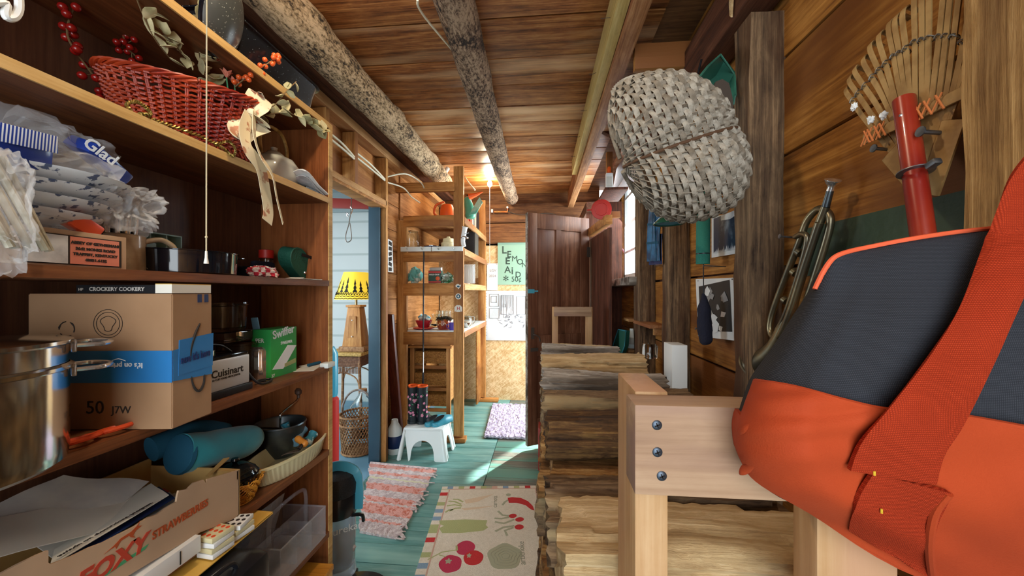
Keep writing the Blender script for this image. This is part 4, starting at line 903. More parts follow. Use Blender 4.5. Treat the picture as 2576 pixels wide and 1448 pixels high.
def bowls3():
    z = SZ[2]; 
    def glassbowl(label, px, X, r, h, z0):
        y = Yp(px, X); t = thing('glass_bowl', label, 'bowl', (X, y, z0))
        MB().lathe([(0, 0), (r * .9, 0), (r * .97, .008), (r, h), (r * 1.06, h + .002), (r * 1.06, h + .006), (r * .97, h + .006), (r * .95, .012), (0, .006)], seg=40).build('bowl_wall', 'glass', t)
        MB().lathe([(0, h + .007), (r * 1.02, h + .007), (r * 1.02, h + .011), (0, h + .013)], seg=40).build('bowl_lid', 'glass', t)
    glassbowl('large clear glass canister behind the food processor base', 610, -.90, .062, .10, z); glassbowl('clear glass bowl stacked on the glass canister behind the carton', 560, -.915, .058, .07, z + .115 + .03)
    solo(MB().box((-.915, Yp(560, -.915), z + .130), (.12, .12, .028), bev=.004), 'plastic_tub', 'glass', 'flat clear tub between the two glass bowls', 'tub')
    p = aX(575, 990, -.80); t = thing('food_processor', 'brushed steel food processor base on a black foot on the third shelf', 'appliance', (-.835, p.y, z))
    y0, y1 = Yp(523, -.775), Yp(628, -.775); zt = aX(600, 895, -.775).z
    MB().box((-.835, (y0 + y1) / 2, z + .009), (.13, y1 - y0 + .012, .018), bev=.004).build('foot', 'black', t, world=True)
    MB().box((-.835, (y0 + y1) / 2, (z + .018 + zt) / 2), (.12, y1 - y0, zt - z - .018), bev=.004).build('housing', 'brushed', t, world=True)
    MB().box((-.835, (y0 + y1) / 2, zt + .004), (.116, y1 - y0 - .004, .008), bev=.003).build('top_plate', 'black_gloss', t, world=True)
    MB().lathe([(.03, 0), (.036, 0), (.036, .012), (.02, .018), (0, .018)], (-.835, y0 + .03, zt + .008), 32).build('drive_hub', 'chrome', t, world=True)
    MB().text('Cuisinart', (y1 - y0) * .205, frame((-.7745, y0 + .008, z + .052), (0, 1, 0), (0, 0, 1)), .0004).text('10 CUP FOOD PROCESSOR', (y1 - y0) * .055, frame((-.7745, y0 + .010, z + .044), (0, 1, 0), (0, 0, 1))).build('lettering', 'ink', t, world=True)
    MB().tube(spline([(-.80, y1 - .03, zt + .01), (-.80, y1 - .06, zt + .03), (-.80, y0 + .01, zt + .04)], 6), .0025, 8).build('power_cord', 'black', t, world=True)
    P = [(-.79, y1 + .004, z + .05), (-.775, y1 + .015, z + .02), (-.765, y1 + .03, z + .006), (-.77, y1 + .07, z + .006), (-.785, y1 + .085, z + .006), (-.80, y1 + .06, z + .007), (-.785, y1 + .035, z + .009), (-.77, y1 + .05, z + .010)]
    MB().tube(spline(P, 6), .003, 8).build('power_cord', 'black', t, world=True)
    p = aX(655, 950, -.83); t = thing('steel_canister', 'ribbed steel canister just left of the green box', 'canister', (-.84, Yp(655, -.84) - .0, z))
    MB().lathe([(0, 0), (.026, 0), (.027, .004), (.027, .082), (.024, .086), (0, .086)], seg=48, wob=lambda a, z_: .025 * math.sin(16 * a)).build('canister_wall', 'chrome', t)
    MB().lathe([(.024, .086), (.026, .088), (.02, .094), (0, .095)], seg=32).build('lid', 'chrome', t)
    X = -.80; y0, y1 = Yp(681, X), Yp(746, X); zt = aX(720, 824, X).z; t = thing('mop_cloth_box', 'green box of sweeper refill cloths on the third shelf', 'box', (-.83, (y0 + y1) / 2, z))
    MB().box((X - .03, (y0 + y1) / 2, (z + zt) / 2), (.06, y1 - y0, zt - z), bev=.001).build('carton_body', 'swiffer', t, world=True)
    w = y1 - y0; h = zt - z; Mf = lambda u, v: frame((X + .0006, y0 + w * u, z + h * v), (0, 1, 0), (0, 0, 1))
    MB().text('Swiffer', w * .30, Mf(.08, .80) @ Matrix.Rotation(R(8), 4, 'Z'), .0008).text('SWEEPER', w * .11, Mf(.36, .66), .0002).text('37', w * .12, Mf(.02, .02), .0002).build('lettering', 'white', t, world=True)
    MB().prism([(w * .05, h * .18), (w * .45, h * .14), (w * .98, h * .58), (w * .62, h * .62)], .0006, Mf(0, 0)).build('cloth_picture', 'white', t, world=True)
    MB().prism([(w * .5, h * .24), (w * .95, h * .30), (w * .95, h * .20), (w * .5, h * .16)], .0009, Mf(0, 0)).build('yellow_band', 'rug_olive', t, world=True)
    MB().text('PER', w * .15, frame((X - .048, y0 - .0006, z + h * .74), (1, 0, 0), (0, 0, 1)), .0002).build('side_lettering', 'white', t, world=True)
    X = -.90; y = Yp(738, X); M = frame((X, y, z + .066), (0, 1, 0), (.25, 0, .97)); t = thing('striped_plate', 'navy and white striped plate leaning behind the green box', 'plate', (X, y, z), 0)
    MB().lathe([(0, 0), (.04, 0), (.064, .008), (.064, .011), (.04, .003), (0, .003)], seg=40, M=M).build('plate_disc', 'nstripe', t, world=True)
    a, b = aX(672, 905, -.85), aX(640, 798, -.87); t = solo(MB().beam(Vector((-.86, a.y, z + .002)), b, .022, .005), 'booklet', 'room_blue', 'thin blue and yellow booklet leaning left of the green box', 'booklet')
    p = aX(785, 938, -.80); solo(MB().box((-.785, Yp(775, -.785), z + .001), (.06, .09, .0015), rot=(0, 0, .3)).box((-.80, Yp(790, -.8), z + .003), (.05, .08, .0015), rot=(0, 0, -.2)), 'paper_slip', 'paper', 'loose papers at the right end of the third shelf', 'paper')
    t = thing('marker_pen', 'teal marker pen at the right end of the third shelf', 'pen', (-.79, Yp(800, -.79), z + .008)); y = Yp(775, -.79); y1 = Yp(815, -.79)
    MB().tube([(-.79, y, z + .010), (-.775, y1, z + .010)], .005, 10).build('barrel', 'teal_dk', t, world=True); MB().tube([(-.775, y1, z + .010), (-.772, y1 + .012, z + .010)], [.005, .003], 10).build('cap', 'teal_plastic', t, world=True)
    solo(MB().box((BF + .002, YE - .008, z + .004), (.03, .045, .018), bev=.004), 'tag_clip', 'whiteplastic', 'clear plastic clip at the shelf corner', 'clip')
bowls3()
# ---------------------------------------------------------------- fourth shelf
def cushion():
    z = SZ[3]; pts = [aX(470, 1120, -.86), aX(560, 1130, -.80), aX(640, 1100, -.79)]
    t = thing('teal_cushion', 'rolled teal velvet cushion on the fourth shelf above the fruit box', 'cushion', (-.87, .80, z + .10))
    mb = MB(); n = 26; P = spline([aX(450, 1142, -.88), aX(530, 1128, -.87), aX(600, 1112, -.865), aX(652, 1098, -.86)], 9)
    rr = [.046 if i < 15 else .046 * math.sqrt(max(.0, 1 - ((i - 14) / (len(P) - 14.6)) ** 2)) + .001 for i in range(len(P))]
    mb.tube(P, rr, 28); o = mb.build('cushion_body', 'teal', t, world=True, smooth=70); roughen(o, .006, 14)
    dq = (P[0] - P[2]).normalized(); MB().lathe([(0, .010), (.03, .008), (.045, .002), (.048, -.006), (0, -.006)], seg=32, M=frame(P[0], (-dq.y, dq.x, 0), dq.cross(Vector((-dq.y, dq.x, 0))))).build('end_cap', 'teal_dk', t, world=True)
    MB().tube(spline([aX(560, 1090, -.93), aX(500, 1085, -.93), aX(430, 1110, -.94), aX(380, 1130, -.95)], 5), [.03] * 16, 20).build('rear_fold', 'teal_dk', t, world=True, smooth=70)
cushion()
def foodmill():
    z = SZ[3]; X = -.87; y = Yp(705, X); t = thing('food_mill', 'old aluminium food mill with a wooden-knobbed crank on the fourth shelf', 'food mill', (X, y, z + .012))
    r = .075; MB().lathe([(0, 0), (r * .55, 0), (r * .8, .03), (r * .92, .05), (r, .100), (r * 1.03, .102), (r * 1.0, .106), (r * .94, .10), (r * .86, .05), (r * .5, .01), (0, .01)], seg=48).build('mill_bowl', 'alu', t)
    MB().tube(spline([(0, 0, .03), (0, 0, .12), (.0, .01, .135), (.01, .06, .155), (.01, .075, .165)], 5), .0035, 8).build('crank', 'steel', t)
    MB().lathe([(0, 0), (.006, .002), (.006, .012), (.012, .018), (.013, .028), (.007, .036), (0, .037)], (.01, .078, .162), 20).build('crank_knob', 'walnut', t)
    MB().tube([(-r * .9, 0, .085), (r * .9, 0, .085)], .003, 8).build('crossbar', 'steel', t)
foodmill()
def oval():
    z = SZ[3]; X = -.805; y0, y1 = Yp(662, -.76), Yp(812, -.80); y = (y0 + y1) / 2; rx = .066; k = ((y1 - y0) / 2) / rx
    t = thing('ribbed_dish', 'cream ribbed oval baking dish on the front of the fourth shelf', 'dish', (X, y, z))
    wob = lambda a, zz: .012 * math.sin(56 * a) if zz < .05 else 0
    MB().lathe([(0, 0), (rx * .82, 0), (rx * .86, .004), (rx * .97, .048)], seg=224, sy=k, wob=wob).build('ribbed_wall', 'cream', t)
    MB().lathe([(rx * .965, .047), (rx * 1.03, .050), (rx * 1.03, .056), (rx * .96, .057), (rx * .90, .045), (rx * .80, .008), (0, .007)], seg=80, sy=k).build('rim_and_lining', 'cream', t)
    def roll(n, lab, a, b, r, m, cat, part=None):
        a, b = Vector(a), Vector(b); t2 = thing(n, lab, cat, (a + b) / 2 - Vector((0, 0, r))); P = [a.lerp(b, q / 8) for q in range(9)]
        MB().tube(P, [r * (.9 + .12 * math.sin(i * .9)) for i in range(9)], 16).build(part or 'roll', m, t2, world=True); return t2
    c = Vector((X, y, z)); roll('folded_napkin', 'folded pale blue napkin in the cream ribbed dish', c + Vector((.0, .02, .06)), c + Vector((-.01, .075, .085)), .018, 'room_blue', 'napkin')
    roll('napkin_roll', 'teal patterned cloth roll standing behind the napkin in the dish', c + Vector((-.03, .05, .05)), c + Vector((-.05, .045, .115)), .013, 'boat', 'napkin')
    roll('blue_cloth', 'blue patterned cloth in the right end of the ribbed dish', c + Vector((.02, .05, .045)), c + Vector((.02, .09, .065)), .016, 'boat', 'cloth')
    t3 = thing('wooden_handled_tool', 'kitchen tool with a turned yellow wood handle lying across the ribbed dish', 'tool', c + Vector((.04, 0, .05)))
    a = c + Vector((.058, -.002, .064)); b = c + Vector((.015, .01, .082)); MB().tube(spline([b, b.lerp(a, .3), b.lerp(a, .7), a], 4), [.007, .009, .010, .0105, .010, .0095, .0095, .010, .0108, .0108, .0105, .008, .004], 16).build('handle', 'wooden_handle', t3, world=True)
    MB().tube([b, b + Vector((-.03, .03, -.01))], .0035, 8).build('shank', 'steel', t3, world=True)
    t4 = thing('whisk', 'dark metal beater lying in the left end of the ribbed dish', 'tool', c + Vector((.03, -.05, .05)))
    for q in range(4): MB().tube(spline([c + Vector((.05, -.03, .062)), c + Vector((.045 + .008 * q, -.055, .068)), c + Vector((.035, -.085 + .004 * q, .066))], 4), .0012, 5).build('wire', 'rust', t4, world=True)
    MB().tube([c + Vector((.05, -.03, .062)), c + Vector((.04, .02, .072))], .006, 10).build('handle', 'black', t4, world=True)
oval()
def casserole():
    z = SZ[3]; X = -.81; y = Yp(618, -.78); t = thing('lidded_casserole', 'dark glass casserole with a lid in a small wicker holder', 'casserole', (X, y, z + .03)); r = .048
    MB().lathe([(0, .0), (r * .8, 0), (r * .98, .03), (r * 1.12, .034), (r * 1.12, .038), (r, .04)], seg=40).build('dish', 'black_gloss', t)
    MB().lathe([(r * 1.06, .040), (r * .95, .050), (r * .5, .064), (0, .068)], seg=40).build('glass_lid', 'smoke', t)
    MB().lathe([(0, .066), (.005, .068), (.010, .076), (.008, .081), (0, .082)], seg=20).build('lid_knob', 'black_gloss', t)
    b = thing('small_wicker_basket', 'small round open wicker holder under the glass casserole', 'basket', (X, y, z)); mb = MB(); n = 60; random.seed(2)
    for j in range(11): mb.tube([((.040 + .0022 * j + .003 * math.sin(i * 1.9 + j * 2)) * math.cos(2 * math.pi * i / n), (.040 + .0022 * j + .003 * math.sin(i * 1.9 + j * 2)) * math.sin(2 * math.pi * i / n), .004 + j * .0052 + .0022 * math.sin(i * .8 + j)) for i in range(n)], .0017, 5, closed=True)
    mb.build('woven_wall', 'clogwood', b)
    mb = MB()
    for i in range(18): a = 2 * math.pi * i / 18; mb.tube([(.038 * math.cos(a), .038 * math.sin(a), 0), (.06 * math.cos(a), .06 * math.sin(a), .06)], .0015, 5)
    mb.lathe([(0, 0), (.042, 0), (.042, .003), (0, .003)], seg=24); mb.build('uprights', 'clogwood', b)
casserole()
def foxy():
    z = SZ[3]; X = -.735; y1 = Yp(602, X); y0 = .20; H = aX(600, 1183, X).z - z; D = .235
    t = thing('fruit_carton', 'open printed strawberry carton full of papers jutting from the fourth shelf', 'box', (X - D / 2, (y0 + y1) / 2, z + .002))
    th = .004
    # front wall with its torn hand-hole gap
    yg0, yg1 = Yp(125, X), Yp(445, X); h2 = H * .62
    pts = [(y0, .046), (Yp(324, X), .042), (Yp(504, X), .030), (y1, .001)] + [(aX(a, b, X).y, aX(a, b, X).z - z) for a, b in ((602, 1183), (521, 1207), (519, 1218), (512, 1208), (488, 1216), (472, 1232), (450, 1236), (447, 1246), (444, 1264), (420, 1278), (395, 1296), (372, 1304), (340, 1326), (300, 1346), (262, 1366), (225, 1380), (180, 1402), (128, 1422), (122, 1418), (122, 1387), (95, 1398), (40, 1425), (0, 1447))] + [(y0, H + .05)]
    mb = MB(); mb.prism([(a - y0, b) for a, b in pts], th, frame((X - th, y0, z + .002), (0, 1, 0), (0, 0, 1))); mb.build('front_wall', 'cardboard_lt', t, world=True)
    mb = MB(); mb.box((X - D / 2, y1, z + H / 2 + .002), (D, th, H)).box((X - D, (y0 + y1) / 2, z + H / 2 + .02), (th, y1 - y0, H)).box((X - D / 2, y0, z + H / 2 + .046), (D, th, H)).beam((X - D / 2, y0, z + .048), (X - D / 2, y1, z + .005), D, .004)
    mb.build('walls_and_base', 'cardboard_in', t, world=True)
    MB().prism([(0, 0), (.05, 0), (.05, -.02), (.0, -.045)], .003, frame((X - .05, y1 - .004, z + H), (1, 0, 0), (0, 0, 1))).prism([(0, 0), (.06, .0), (.055, .012), (0, .008)], .003, frame((X - .05, y1 - .03, z + H - .004), (0, .9, .3), (-1, 0, 0))).build('torn_flap', 'cardboard_in', t, world=True)
    Mf = lambda px, py, o=.0006: frame(aX(px, py, X) + Vector((o, 0, 0)), (0, 1, 0), (0, 0, 1))
    a, b = aX(383, 1355, X), aX(545, 1265, X)
    MB().text('STRAWBERRIES', .0215, frame(Vector((X + .0006, Yp(382, X), a.z - .002)), (0, 1, 0), (0, 0, 1)) @ Matrix.Scale(((b.y - a.y) / .0215) / 8.6 * 1.06, 4, (1, 0, 0)), .0005).build('product_lettering', 'rust_ink', t, world=True)
    ya, yb = Yp(185, X), Yp(365, X); zt = aX(350, 1345, X).z; 
    V, P = text_verts('FOXY', 1, .0004); wd = max(v.x for v in V); s_ = (yb - ya) / wd
    sh = Matrix(((1, .25, 0, 0), (0, 1, 0, 0), (0, 0, 1, 0), (0, 0, 0, 1)))
    MB().text('FOXY', s_, frame(Vector((X + .0006, ya, zt - s_ * .80)), (0, 1, 0), (0, 0, 1)) @ sh, .0016).build('brand_lettering', 'redlogo', t, world=True)
    MB().prism([(0, 0), (yb - ya, .004), (yb - ya + .006, .010), (.01, .007)], .0006, frame(Vector((X, ya, zt - s_ * .92)), (0, 1, 0), (0, 0, 1))).build('green_underline', 'leafgreen', t, world=True)
    fx = [(0, 0), (.018, .006), (.03, .013), (.05, .014), (.062, .020), (.068, .027), (.064, .018), (.072, .014), (.060, .011), (.054, .004), (.058, -.004), (.050, .002), (.046, .008), (.030, .007), (.022, -.004), (.020, .002), (.008, .002)]
    MB().prism([(x * .82, y * .82) for x, y in fx], .0006, frame(Vector((X, ya + (yb - ya) * .38, zt + .003)), (0, 1, 0), (0, 0, 1))).build('animal_mark', 'rust_ink', t, world=True)
    # contents
    def sheet_(name, lab, cat, cor, m, bend=.006, txt=None, tm='ink'):
        A, B, C, D_ = [Vector(q) for q in cor]; G = []
        for i in range(9):
            row = []
            for j in range(9):
                p = A.lerp(B, i / 8).lerp(D_.lerp(C, i / 8), j / 8); p.z += bend * math.sin(i * .9 + j * .5) * .5 + bend * math.sin(j * .8); row.append(p)
            G.append(row)
        mb = MB(); mb.sheet(G, .0012)
        if txt:
            Mx = frame(A.lerp(D_, .90).lerp(B, 0) + Vector((0, 0, bend + .0015)), B - A, D_ - A); 
        o = solo(mb, name, m, lab, cat); return o
    zz = z + H * .72
    sheet_('large_envelope', 'big cream paper with faint handwriting on top in the strawberry carton', 'paper', [aX(130, 1402, -.80), aX(375, 1212, -.88), aX(160, 1193, -.955), aX(-60, 1290, -.955)], 'paper2', .003)
    sheet_('paper_sheet', 'pale folded leaflet under the big paper in the carton', 'paper', [aX(0, 1400, -.79), aX(290, 1325, -.79), aX(335, 1240, -.87), aX(-60, 1310, -.93)], 'paper', .002)
    for k, (m, l) in enumerate((('paper', 'printed programme leaflet along the torn edge of the carton'), ('navy', 'dark blue leaflet in the carton'), ('paper2', 'grey leaflet low in the carton'), ('paper', 'white leaflet lowest in the carton'))):
        sheet_('leaflet', l, 'leaflet', [aX(125 + 20 * k, 1425 + 8 * k, -.752), aX(425 + 15 * k, 1245 + 7 * k, -.775), aX(380 + 20 * k, 1215 + 8 * k, -.88), aX(150, 1340 + 10 * k, -.88)], m, .0006)
    p = aX(250, 1330, X - .004); A_, B_, D_ = aX(150, 1402, -.756) + Vector((0, 0, .002)), aX(425, 1243, -.778) + Vector((0, 0, .002)), aX(150, 1340, -.88); MB().text('switch on electricians program', .0125, frame(A_, B_ - A_, D_ - A_), .0).build('print', 'ink', bpy.data.objects['leaflet'], world=True)
    sheet_('red_packet', 'red paper packet among the papers in the carton', 'packet', [aX(350, 1250, -.86), aX(425, 1238, -.86), aX(415, 1228, -.90), aX(350, 1230, -.90)], 'red', .002)
foxy()
# ---------------------------------------------------------------- fifth shelf
def shelf5():
    z = SZ[4]
    X = -.625; t = thing('radio', 'black portable radio with a rounded corner at the bottom of the bookcase', 'radio', (-.75, .66, z))
    y0, y1 = .48, .805; zt = .764
    MB().box((X - .11, (y0 + y1) / 2, (z + zt) / 2), (.22, y1 - y0, zt - z), bev=.03).build('housing', 'vac_black', t, world=True)
    MB().box((X + .001, y1 - .055, (z + zt) / 2 - .01), (.004, .07, .15), bev=.0018).build('speaker_grille', 'mesh_blk', t, world=True)
    MB().box((X + .002, y1 - .125, zt - .065), (.004, .035, .06), bev=.0015).build('button_panel', 'alu', t, world=True)
    MB().box((X - .045, y1 + .001, zt - .075), (.11, .003, .004)).build('lid_seam', 'alu', t, world=True)
    MB().lathe([(0, 0), (.03, 0), (.03, .006), (.024, .010), (0, .010)], (X - .05, y0 + .17, zt), 32).build('dial', 'black_gloss', t, world=True)
    MB().tube(spline([(X - .03, y1 - .20, zt - .004), (X - .03, y1 - .18, zt + .018), (X - .03, y1 - .09, zt + .018), (X - .03, y1 - .07, zt - .004)], 5), .005, 8).build('carry_handle', 'vac_black', t, world=True)
    solo(MB().box((-.90, .50, z + .10), (.07, .10, .2), bev=.002), 'storage_box', 'cardboard_dk', 'brown box in the shade behind the radio', 'box')
    cor = [Vector((-.69, .40, .776)), Vector((-.705, .905, .776)), Vector((-.93, .915, .776)), Vector((-.93, .40, .776))]
    def quad(cor, n=8, b=.0015): return [[cor[0].lerp(cor[1], i / n).lerp(cor[3].lerp(cor[2], i / n), j / n) + Vector((0, 0, b * math.sin(i * .7))) for j in range(n + 1)] for i in range(n + 1)]
    t = thing('manila_envelope', 'large yellow manila envelope lying behind the radio under the strawberry carton', 'envelope', (-.83, .65, .77)); MB().sheet(quad(cor), .002).build('envelope_body', 'envelope', t, world=True)
    MB().sheet([[p + Vector((0, 0, .0018)) for p in r] for r in quad([cor[0].lerp(cor[1], .86), cor[1], cor[2], cor[3].lerp(cor[2], .86)], 4)], .001).build('flap', 'envelope', t, world=True)
    t = thing('white_box', 'flat white box under the near end of the strawberry carton', 'box', (-.80, .53, SZ[3]))
    y9 = Yp(506, -.722); MB().box((-.80, (y9 + .33) / 2, SZ[3] + .018), (.155, y9 - .33, .034), bev=.001).build('box_base', 'white', t, world=True); MB().box((-.7215, y9 - .045, SZ[3] + .018), (.001, .002, .026)).build('side_slot', 'ink', t, world=True)
    random.seed(4)
    for k in range(2):
        for q in range(4 - k):
            tt = thing('game_pack', ('bottom', 'second', 'third', 'top')[q if q < 3 - k else 3] + (' dotted card pack in the pile beside the white box' if k == 0 else ' dotted card pack in the pile nearer the casserole'), 'card pack', (-.722, .755 + .058 * k, .780 + q * .0115))
            M_ = Matrix.Translation(tt.location) @ Matrix.Rotation(rnd(-.2, .2), 4, 'Z')
            mb = MB(); mb.T = M_; mb.box((0, 0, .005), (.042, .050, .010), bev=.001); mb.build('pack', 'cream' if q % 2 else 'white', tt, world=True)
            if q == 3 - k:
                mb = MB(); mb.T = M_
                for i in range(3):
                    for j in range(3): mb.ellipse(-.013 + .013 * i, -.016 + .016 * j, .0042, .0042, .0006, Matrix.Translation((0, 0, .010)))
                mb.build('printed_dots', 'orange_handle' if k == 0 else 'ink', tt, world=True)
    # clear organiser
    X0, X1 = -.90, -.745; y0, y1 = Yp(665, -.80) , 1.20; y0 = .985; zb = z + .001
    t = thing('clear_caddy', 'clear plastic divided caddy with a loop handle on the fifth shelf', 'caddy', ((X0 + X1) / 2, (y0 + y1) / 2, zb)); H = .10
    mb = MB(); cx, cy = (X0 + X1) / 2, (y0 + y1) / 2; mb.box((cx, cy, zb + .003), (X1 - X0, y1 - y0, .004), bev=.001)
    for x in (X0, X1): mb.box((x, cy, zb + H / 2), (.003, y1 - y0, H))
    for y in (y0, y1): mb.box((cx, y, zb + H / 2), (X1 - X0, .003, H))
    mb.build('tray_walls', 'acrylic', t, world=True)
    mb = MB().box((cx, cy, zb + H * .5), (.003, y1 - y0, H * .95)).box((cx + .035, cy - .03, zb + H * .45), (.075, .003, H * .85)).box((cx + .035, cy + .04, zb + H * .45), (.075, .003, H * .85)); mb.build('dividers', 'acrylic', t, world=True)
    MB().tube([(X0, y0, zb + H), (X1, y0, zb + H), (X1, y1, zb + H), (X0, y1, zb + H)], .003, 6, closed=True).build('rolled_rim', 'acrylic', t, world=True)
    MB().tube(spline([(cx + .02, y0 + .03, zb + .05), (cx + .02, y0 + .03, zb + .15), (cx + .02, y0 + .06, zb + .175), (cx + .02, y1 - .05, zb + .175), (cx + .02, y1 - .02, zb + .15), (cx + .02, y1 - .02, zb + .05)], 5), .006, 10).build('loop_handle', 'acrylic', t, world=True)
    for k in range(2):
        MB_ = MB().sheet([[Vector((-.86 + .01 * j, .965 + .06 * i / 4 + .05 * k, zb + .21 * j / 6)) for j in range(7)] for i in range(5)], .002)
        solo(MB_, 'plastic_sleeve', 'acrylic', ('clear plastic sheet leaning behind the caddy, nearer the camera', 'clear plastic sheet leaning behind the caddy, nearer the bookcase side')[k], 'sheet')
    solo(MB().box((-.80, 1.06, SZ[5] + .20), (.19, .25, .02), bev=.004), 'cutting_board', 'clogwood', 'wooden cutting board on the lowest visible shelf', 'board')
    solo(MB().box((-.86, 1.06, SZ[5] + .095), (.16, .2, .188), bev=.003), 'storage_box', 'cardboard_dk', 'plain brown box under the cutting board', 'box')
shelf5()
# ================================================================ SHELVING FRAME AT THE BACK
SX0, SX1, SY0, SY1 = -1.34, -.735, 3.30, 4.60
fr = thing('stud_shelving', 'open shelving built into bare wall studs at the back left', 'shelving', (-1.03, 3.95, 0))
def S(n, c, d, m, bev=.003): return MB().box(c, d, bev=bev).build(n, m, fr, world=True)
S('post', (-.775, SY0, 1.27), (.09, .038, 2.44), 'stud'); S('post', (-1.305, SY0 + .01, 1.02), (.09, .038, 1.98), 'stud'); S('post', (-.775, SY1 - .05, 1.27), (.09, .05, 2.44), 'stud')
S('floor_plate', (-1.03, SY0, .02), (.64, .09, .038), 'studh'); S('floor_plate', (-.71, SY1 - .06, .02), (.28, .09, .038), 'studh')
S('top_rail', (-1.08, SY0 - .03, 2.30), (.55, .038, .085), 'studh'); SH = [2.045, 1.755, 1.435, 1.0]
for z, h in ((2.0, .10), (1.67, .085), (1.375, .11), (.93, .115)): S('front_rail', (-1.04, SY0 - .0, z), (.50, .03, h), 'studh')
for k, z in enumerate(SH):
    S('shelf_board', (-1.03, 3.95, z - .01), (.60, 1.27, .02), 'study' if k < 3 else 'whiteplastic')
    S('side_rail', (-.735, 3.95, z - .035), (.02, 1.25, .055), 'study')
S('wall_boards', (-1.338, 3.95, 1.6), (.012, 1.25, 1.8), 'warmwall'); S('rear_board', (-1.03, SY1 - .02, 1.28), (.58, .015, .5), 'osb'); S('rear_upright', (-1.03, SY1 - .04, 1.6), (.05, .03, 1.7), 'studh')
S('side_board', (-.80, SY1 - .16, .5), (.02, .25, .95), 'studh')
# peg rail
t = thing('peg_rail', 'white wooden peg rail across the front of the shelving', 'rail', (-1.04, SY0 - .03, 1.735)); xa, xb = aY(1008, 626, 3.26).x, aY(1164, 626, 3.26).x; zr = aY(1080, 626, 3.26).z
for a, b in ((xa, (xa + xb) / 2 - .003), ((xa + xb) / 2 + .003, xb)): MB().box(((a + b) / 2, 3.262, zr), (b - a, .016, .042), bev=.003).build('rail_board', 'whiteplastic', t, world=True)
for px in (1025, 1062, 1103, 1142): p = aY(px, 627, 3.25); MB().tube([p, p + Vector((0, -.03, .012)), p + Vector((0, -.04, .016))], [.006, .005, .009], 10).build('peg', 'whiteplastic', t, world=True)
# hanging black tool
p = aY(1066, 632, 3.225); q = aY(1064, 970, 3.20); t = thing('golf_club', 'long thin black shafted club hanging from the peg rail down to the boots', 'club', q)
MB().tube([p, p.lerp(q, .75)], .0065, 8).build('grip_shaft', 'black', t, world=True); MB().tube([p.lerp(q, .75), q], .006, 8).build('steel_shaft', 'chrome', t, world=True); MB().tube([q.lerp(p, .1), q], [.008, .011], 10).build('club_end', 'black', t, world=True)
# stickers on the post
def sticker(px, py, r, lab, kind):
    p = aY(px, py, SY0 - .0195); M = frame(p, (1, 0, 0), (0, 0, 1)); mb = MB()
    if kind == 'round': mb.ellipse(0, 0, r, r, .001, M).m(1).ellipse(0, 0, r * .7, r * .7, .0014, M).m(0).ellipse(0, 0, r * .3, r * .4, .0018, M)
    elif kind == 'bird':
        mb.prism([(x * r, y * r) for x, y in ((-1, .3), (-.5, .8), (0, .9), (.4, .5), (1, .6), (.8, 0), (.4, -.5), (0, -1), (-.3, -.4), (-.9, -.2))], .001, M).m(1).ellipse(0, 0, r * .5, r * .3, .0014, M)
    else:
        mb.prism([(x * r, y * r) for x, y in ((-.5, .9), (.5, .9), (1.1, .3), (1.1, -.9), (.7, -.9), (.6, .1), (.6, -1), (-.6, -1), (-.6, .1), (-.7, -.9), (-1.1, -.9), (-1.1, .3))], .001, M)
        mb.m(1).text('H', r * 1.2, M @ Matrix.Translation((-r * .42, -r * .4, .0014)), .0008)
    solo(mb, 'sticker', ['paper', 'teal_dk'] if kind != 'sweater' else ['paper', 'red'], lab, 'sticker')
sticker(1153, 720, .026, 'blue bird sticker on the shelving post, topmost', 'bird'); sticker(1153, 745, .027, 'round blue sticker on the shelving post, middle', 'round'); sticker(1153, 775, .032, 'white sweater-shaped sticker with an H, lowest on the post', 'sweater')
def onshelf(px, z, y): p = aY(px, 600, y); return Vector((p.x, y, z))
# shelf A
p = onshelf(1125, SH[0], 3.55); t = thing('watering_can', 'orange watering can on the top shelf behind the rails', 'watering can', p)
MB().lathe([(0, 0), (.075, 0), (.078, .02), (.065, .13), (.05, .16), (.045, .16), (.06, .13), (.07, .02), (0, .01)], seg=32).build('can_body', 'orange', t); MB().tube(spline([(-.07, 0, .03), (-.13, 0, .08), (-.11, 0, .16), (-.03, 0, .19)], 6), .011, 10).build('handle', 'orange', t)
p = onshelf(1180, SH[0], 3.45); p.x += .01; t = thing('bird_watering_can', 'teal and orange bird-shaped jug with a long pointed beak on the top shelf', 'figurine', p)
MB().tube(spline([(0, 0, .0), (.0, 0, .06), (-.02, 0, .15), (-.03, .0, .21)], 6), [.03, .04, .048, .052, .055, .055, .052, .05, .048, .046, .044, .042, .04, .036, .034, .032, .03, .02, .008], 20).build('body', 'bird_teal', t, smooth=70)
MB().tube([(-.01, -.01, .205), (.06, -.01, .225), (.125, -.01, .25)], [.032, .018, .003], 14).build('beak', 'orange', t, smooth=70)
MB().prism([(0, 0), (.07, .02), (.13, .12), (.1, .17), (.03, .06)], .012, frame((-.0, -.045, .02), (1, 0, 0), (0, 0, 1))).build('wing', 'bird_wing', t)
MB().ball((-.02, -.035, .215), .008, 8).build('eye', 'black', t)
for k, (px, m, h, w_) in enumerate(((1188, 'red', .22, .025), (1197, 'paper', .23, .03), (1206, 'black', .2, .03))):
    p = onshelf(px, SH[0], 3.95 + .05 * k); p.x = -.82 + .035 * k; t = thing('book', ('red', 'cream', 'black')[k] + ' backed upright book beside the bird jug', 'book', p, group=None)
    MB().box((0, 0, h / 2), (w_, .16, h), bev=.001).build('cover', m, t); MB().box((0, -.001, h / 2), (w_ * .7, .162, h - .008)).build('pages', 'paper', t)
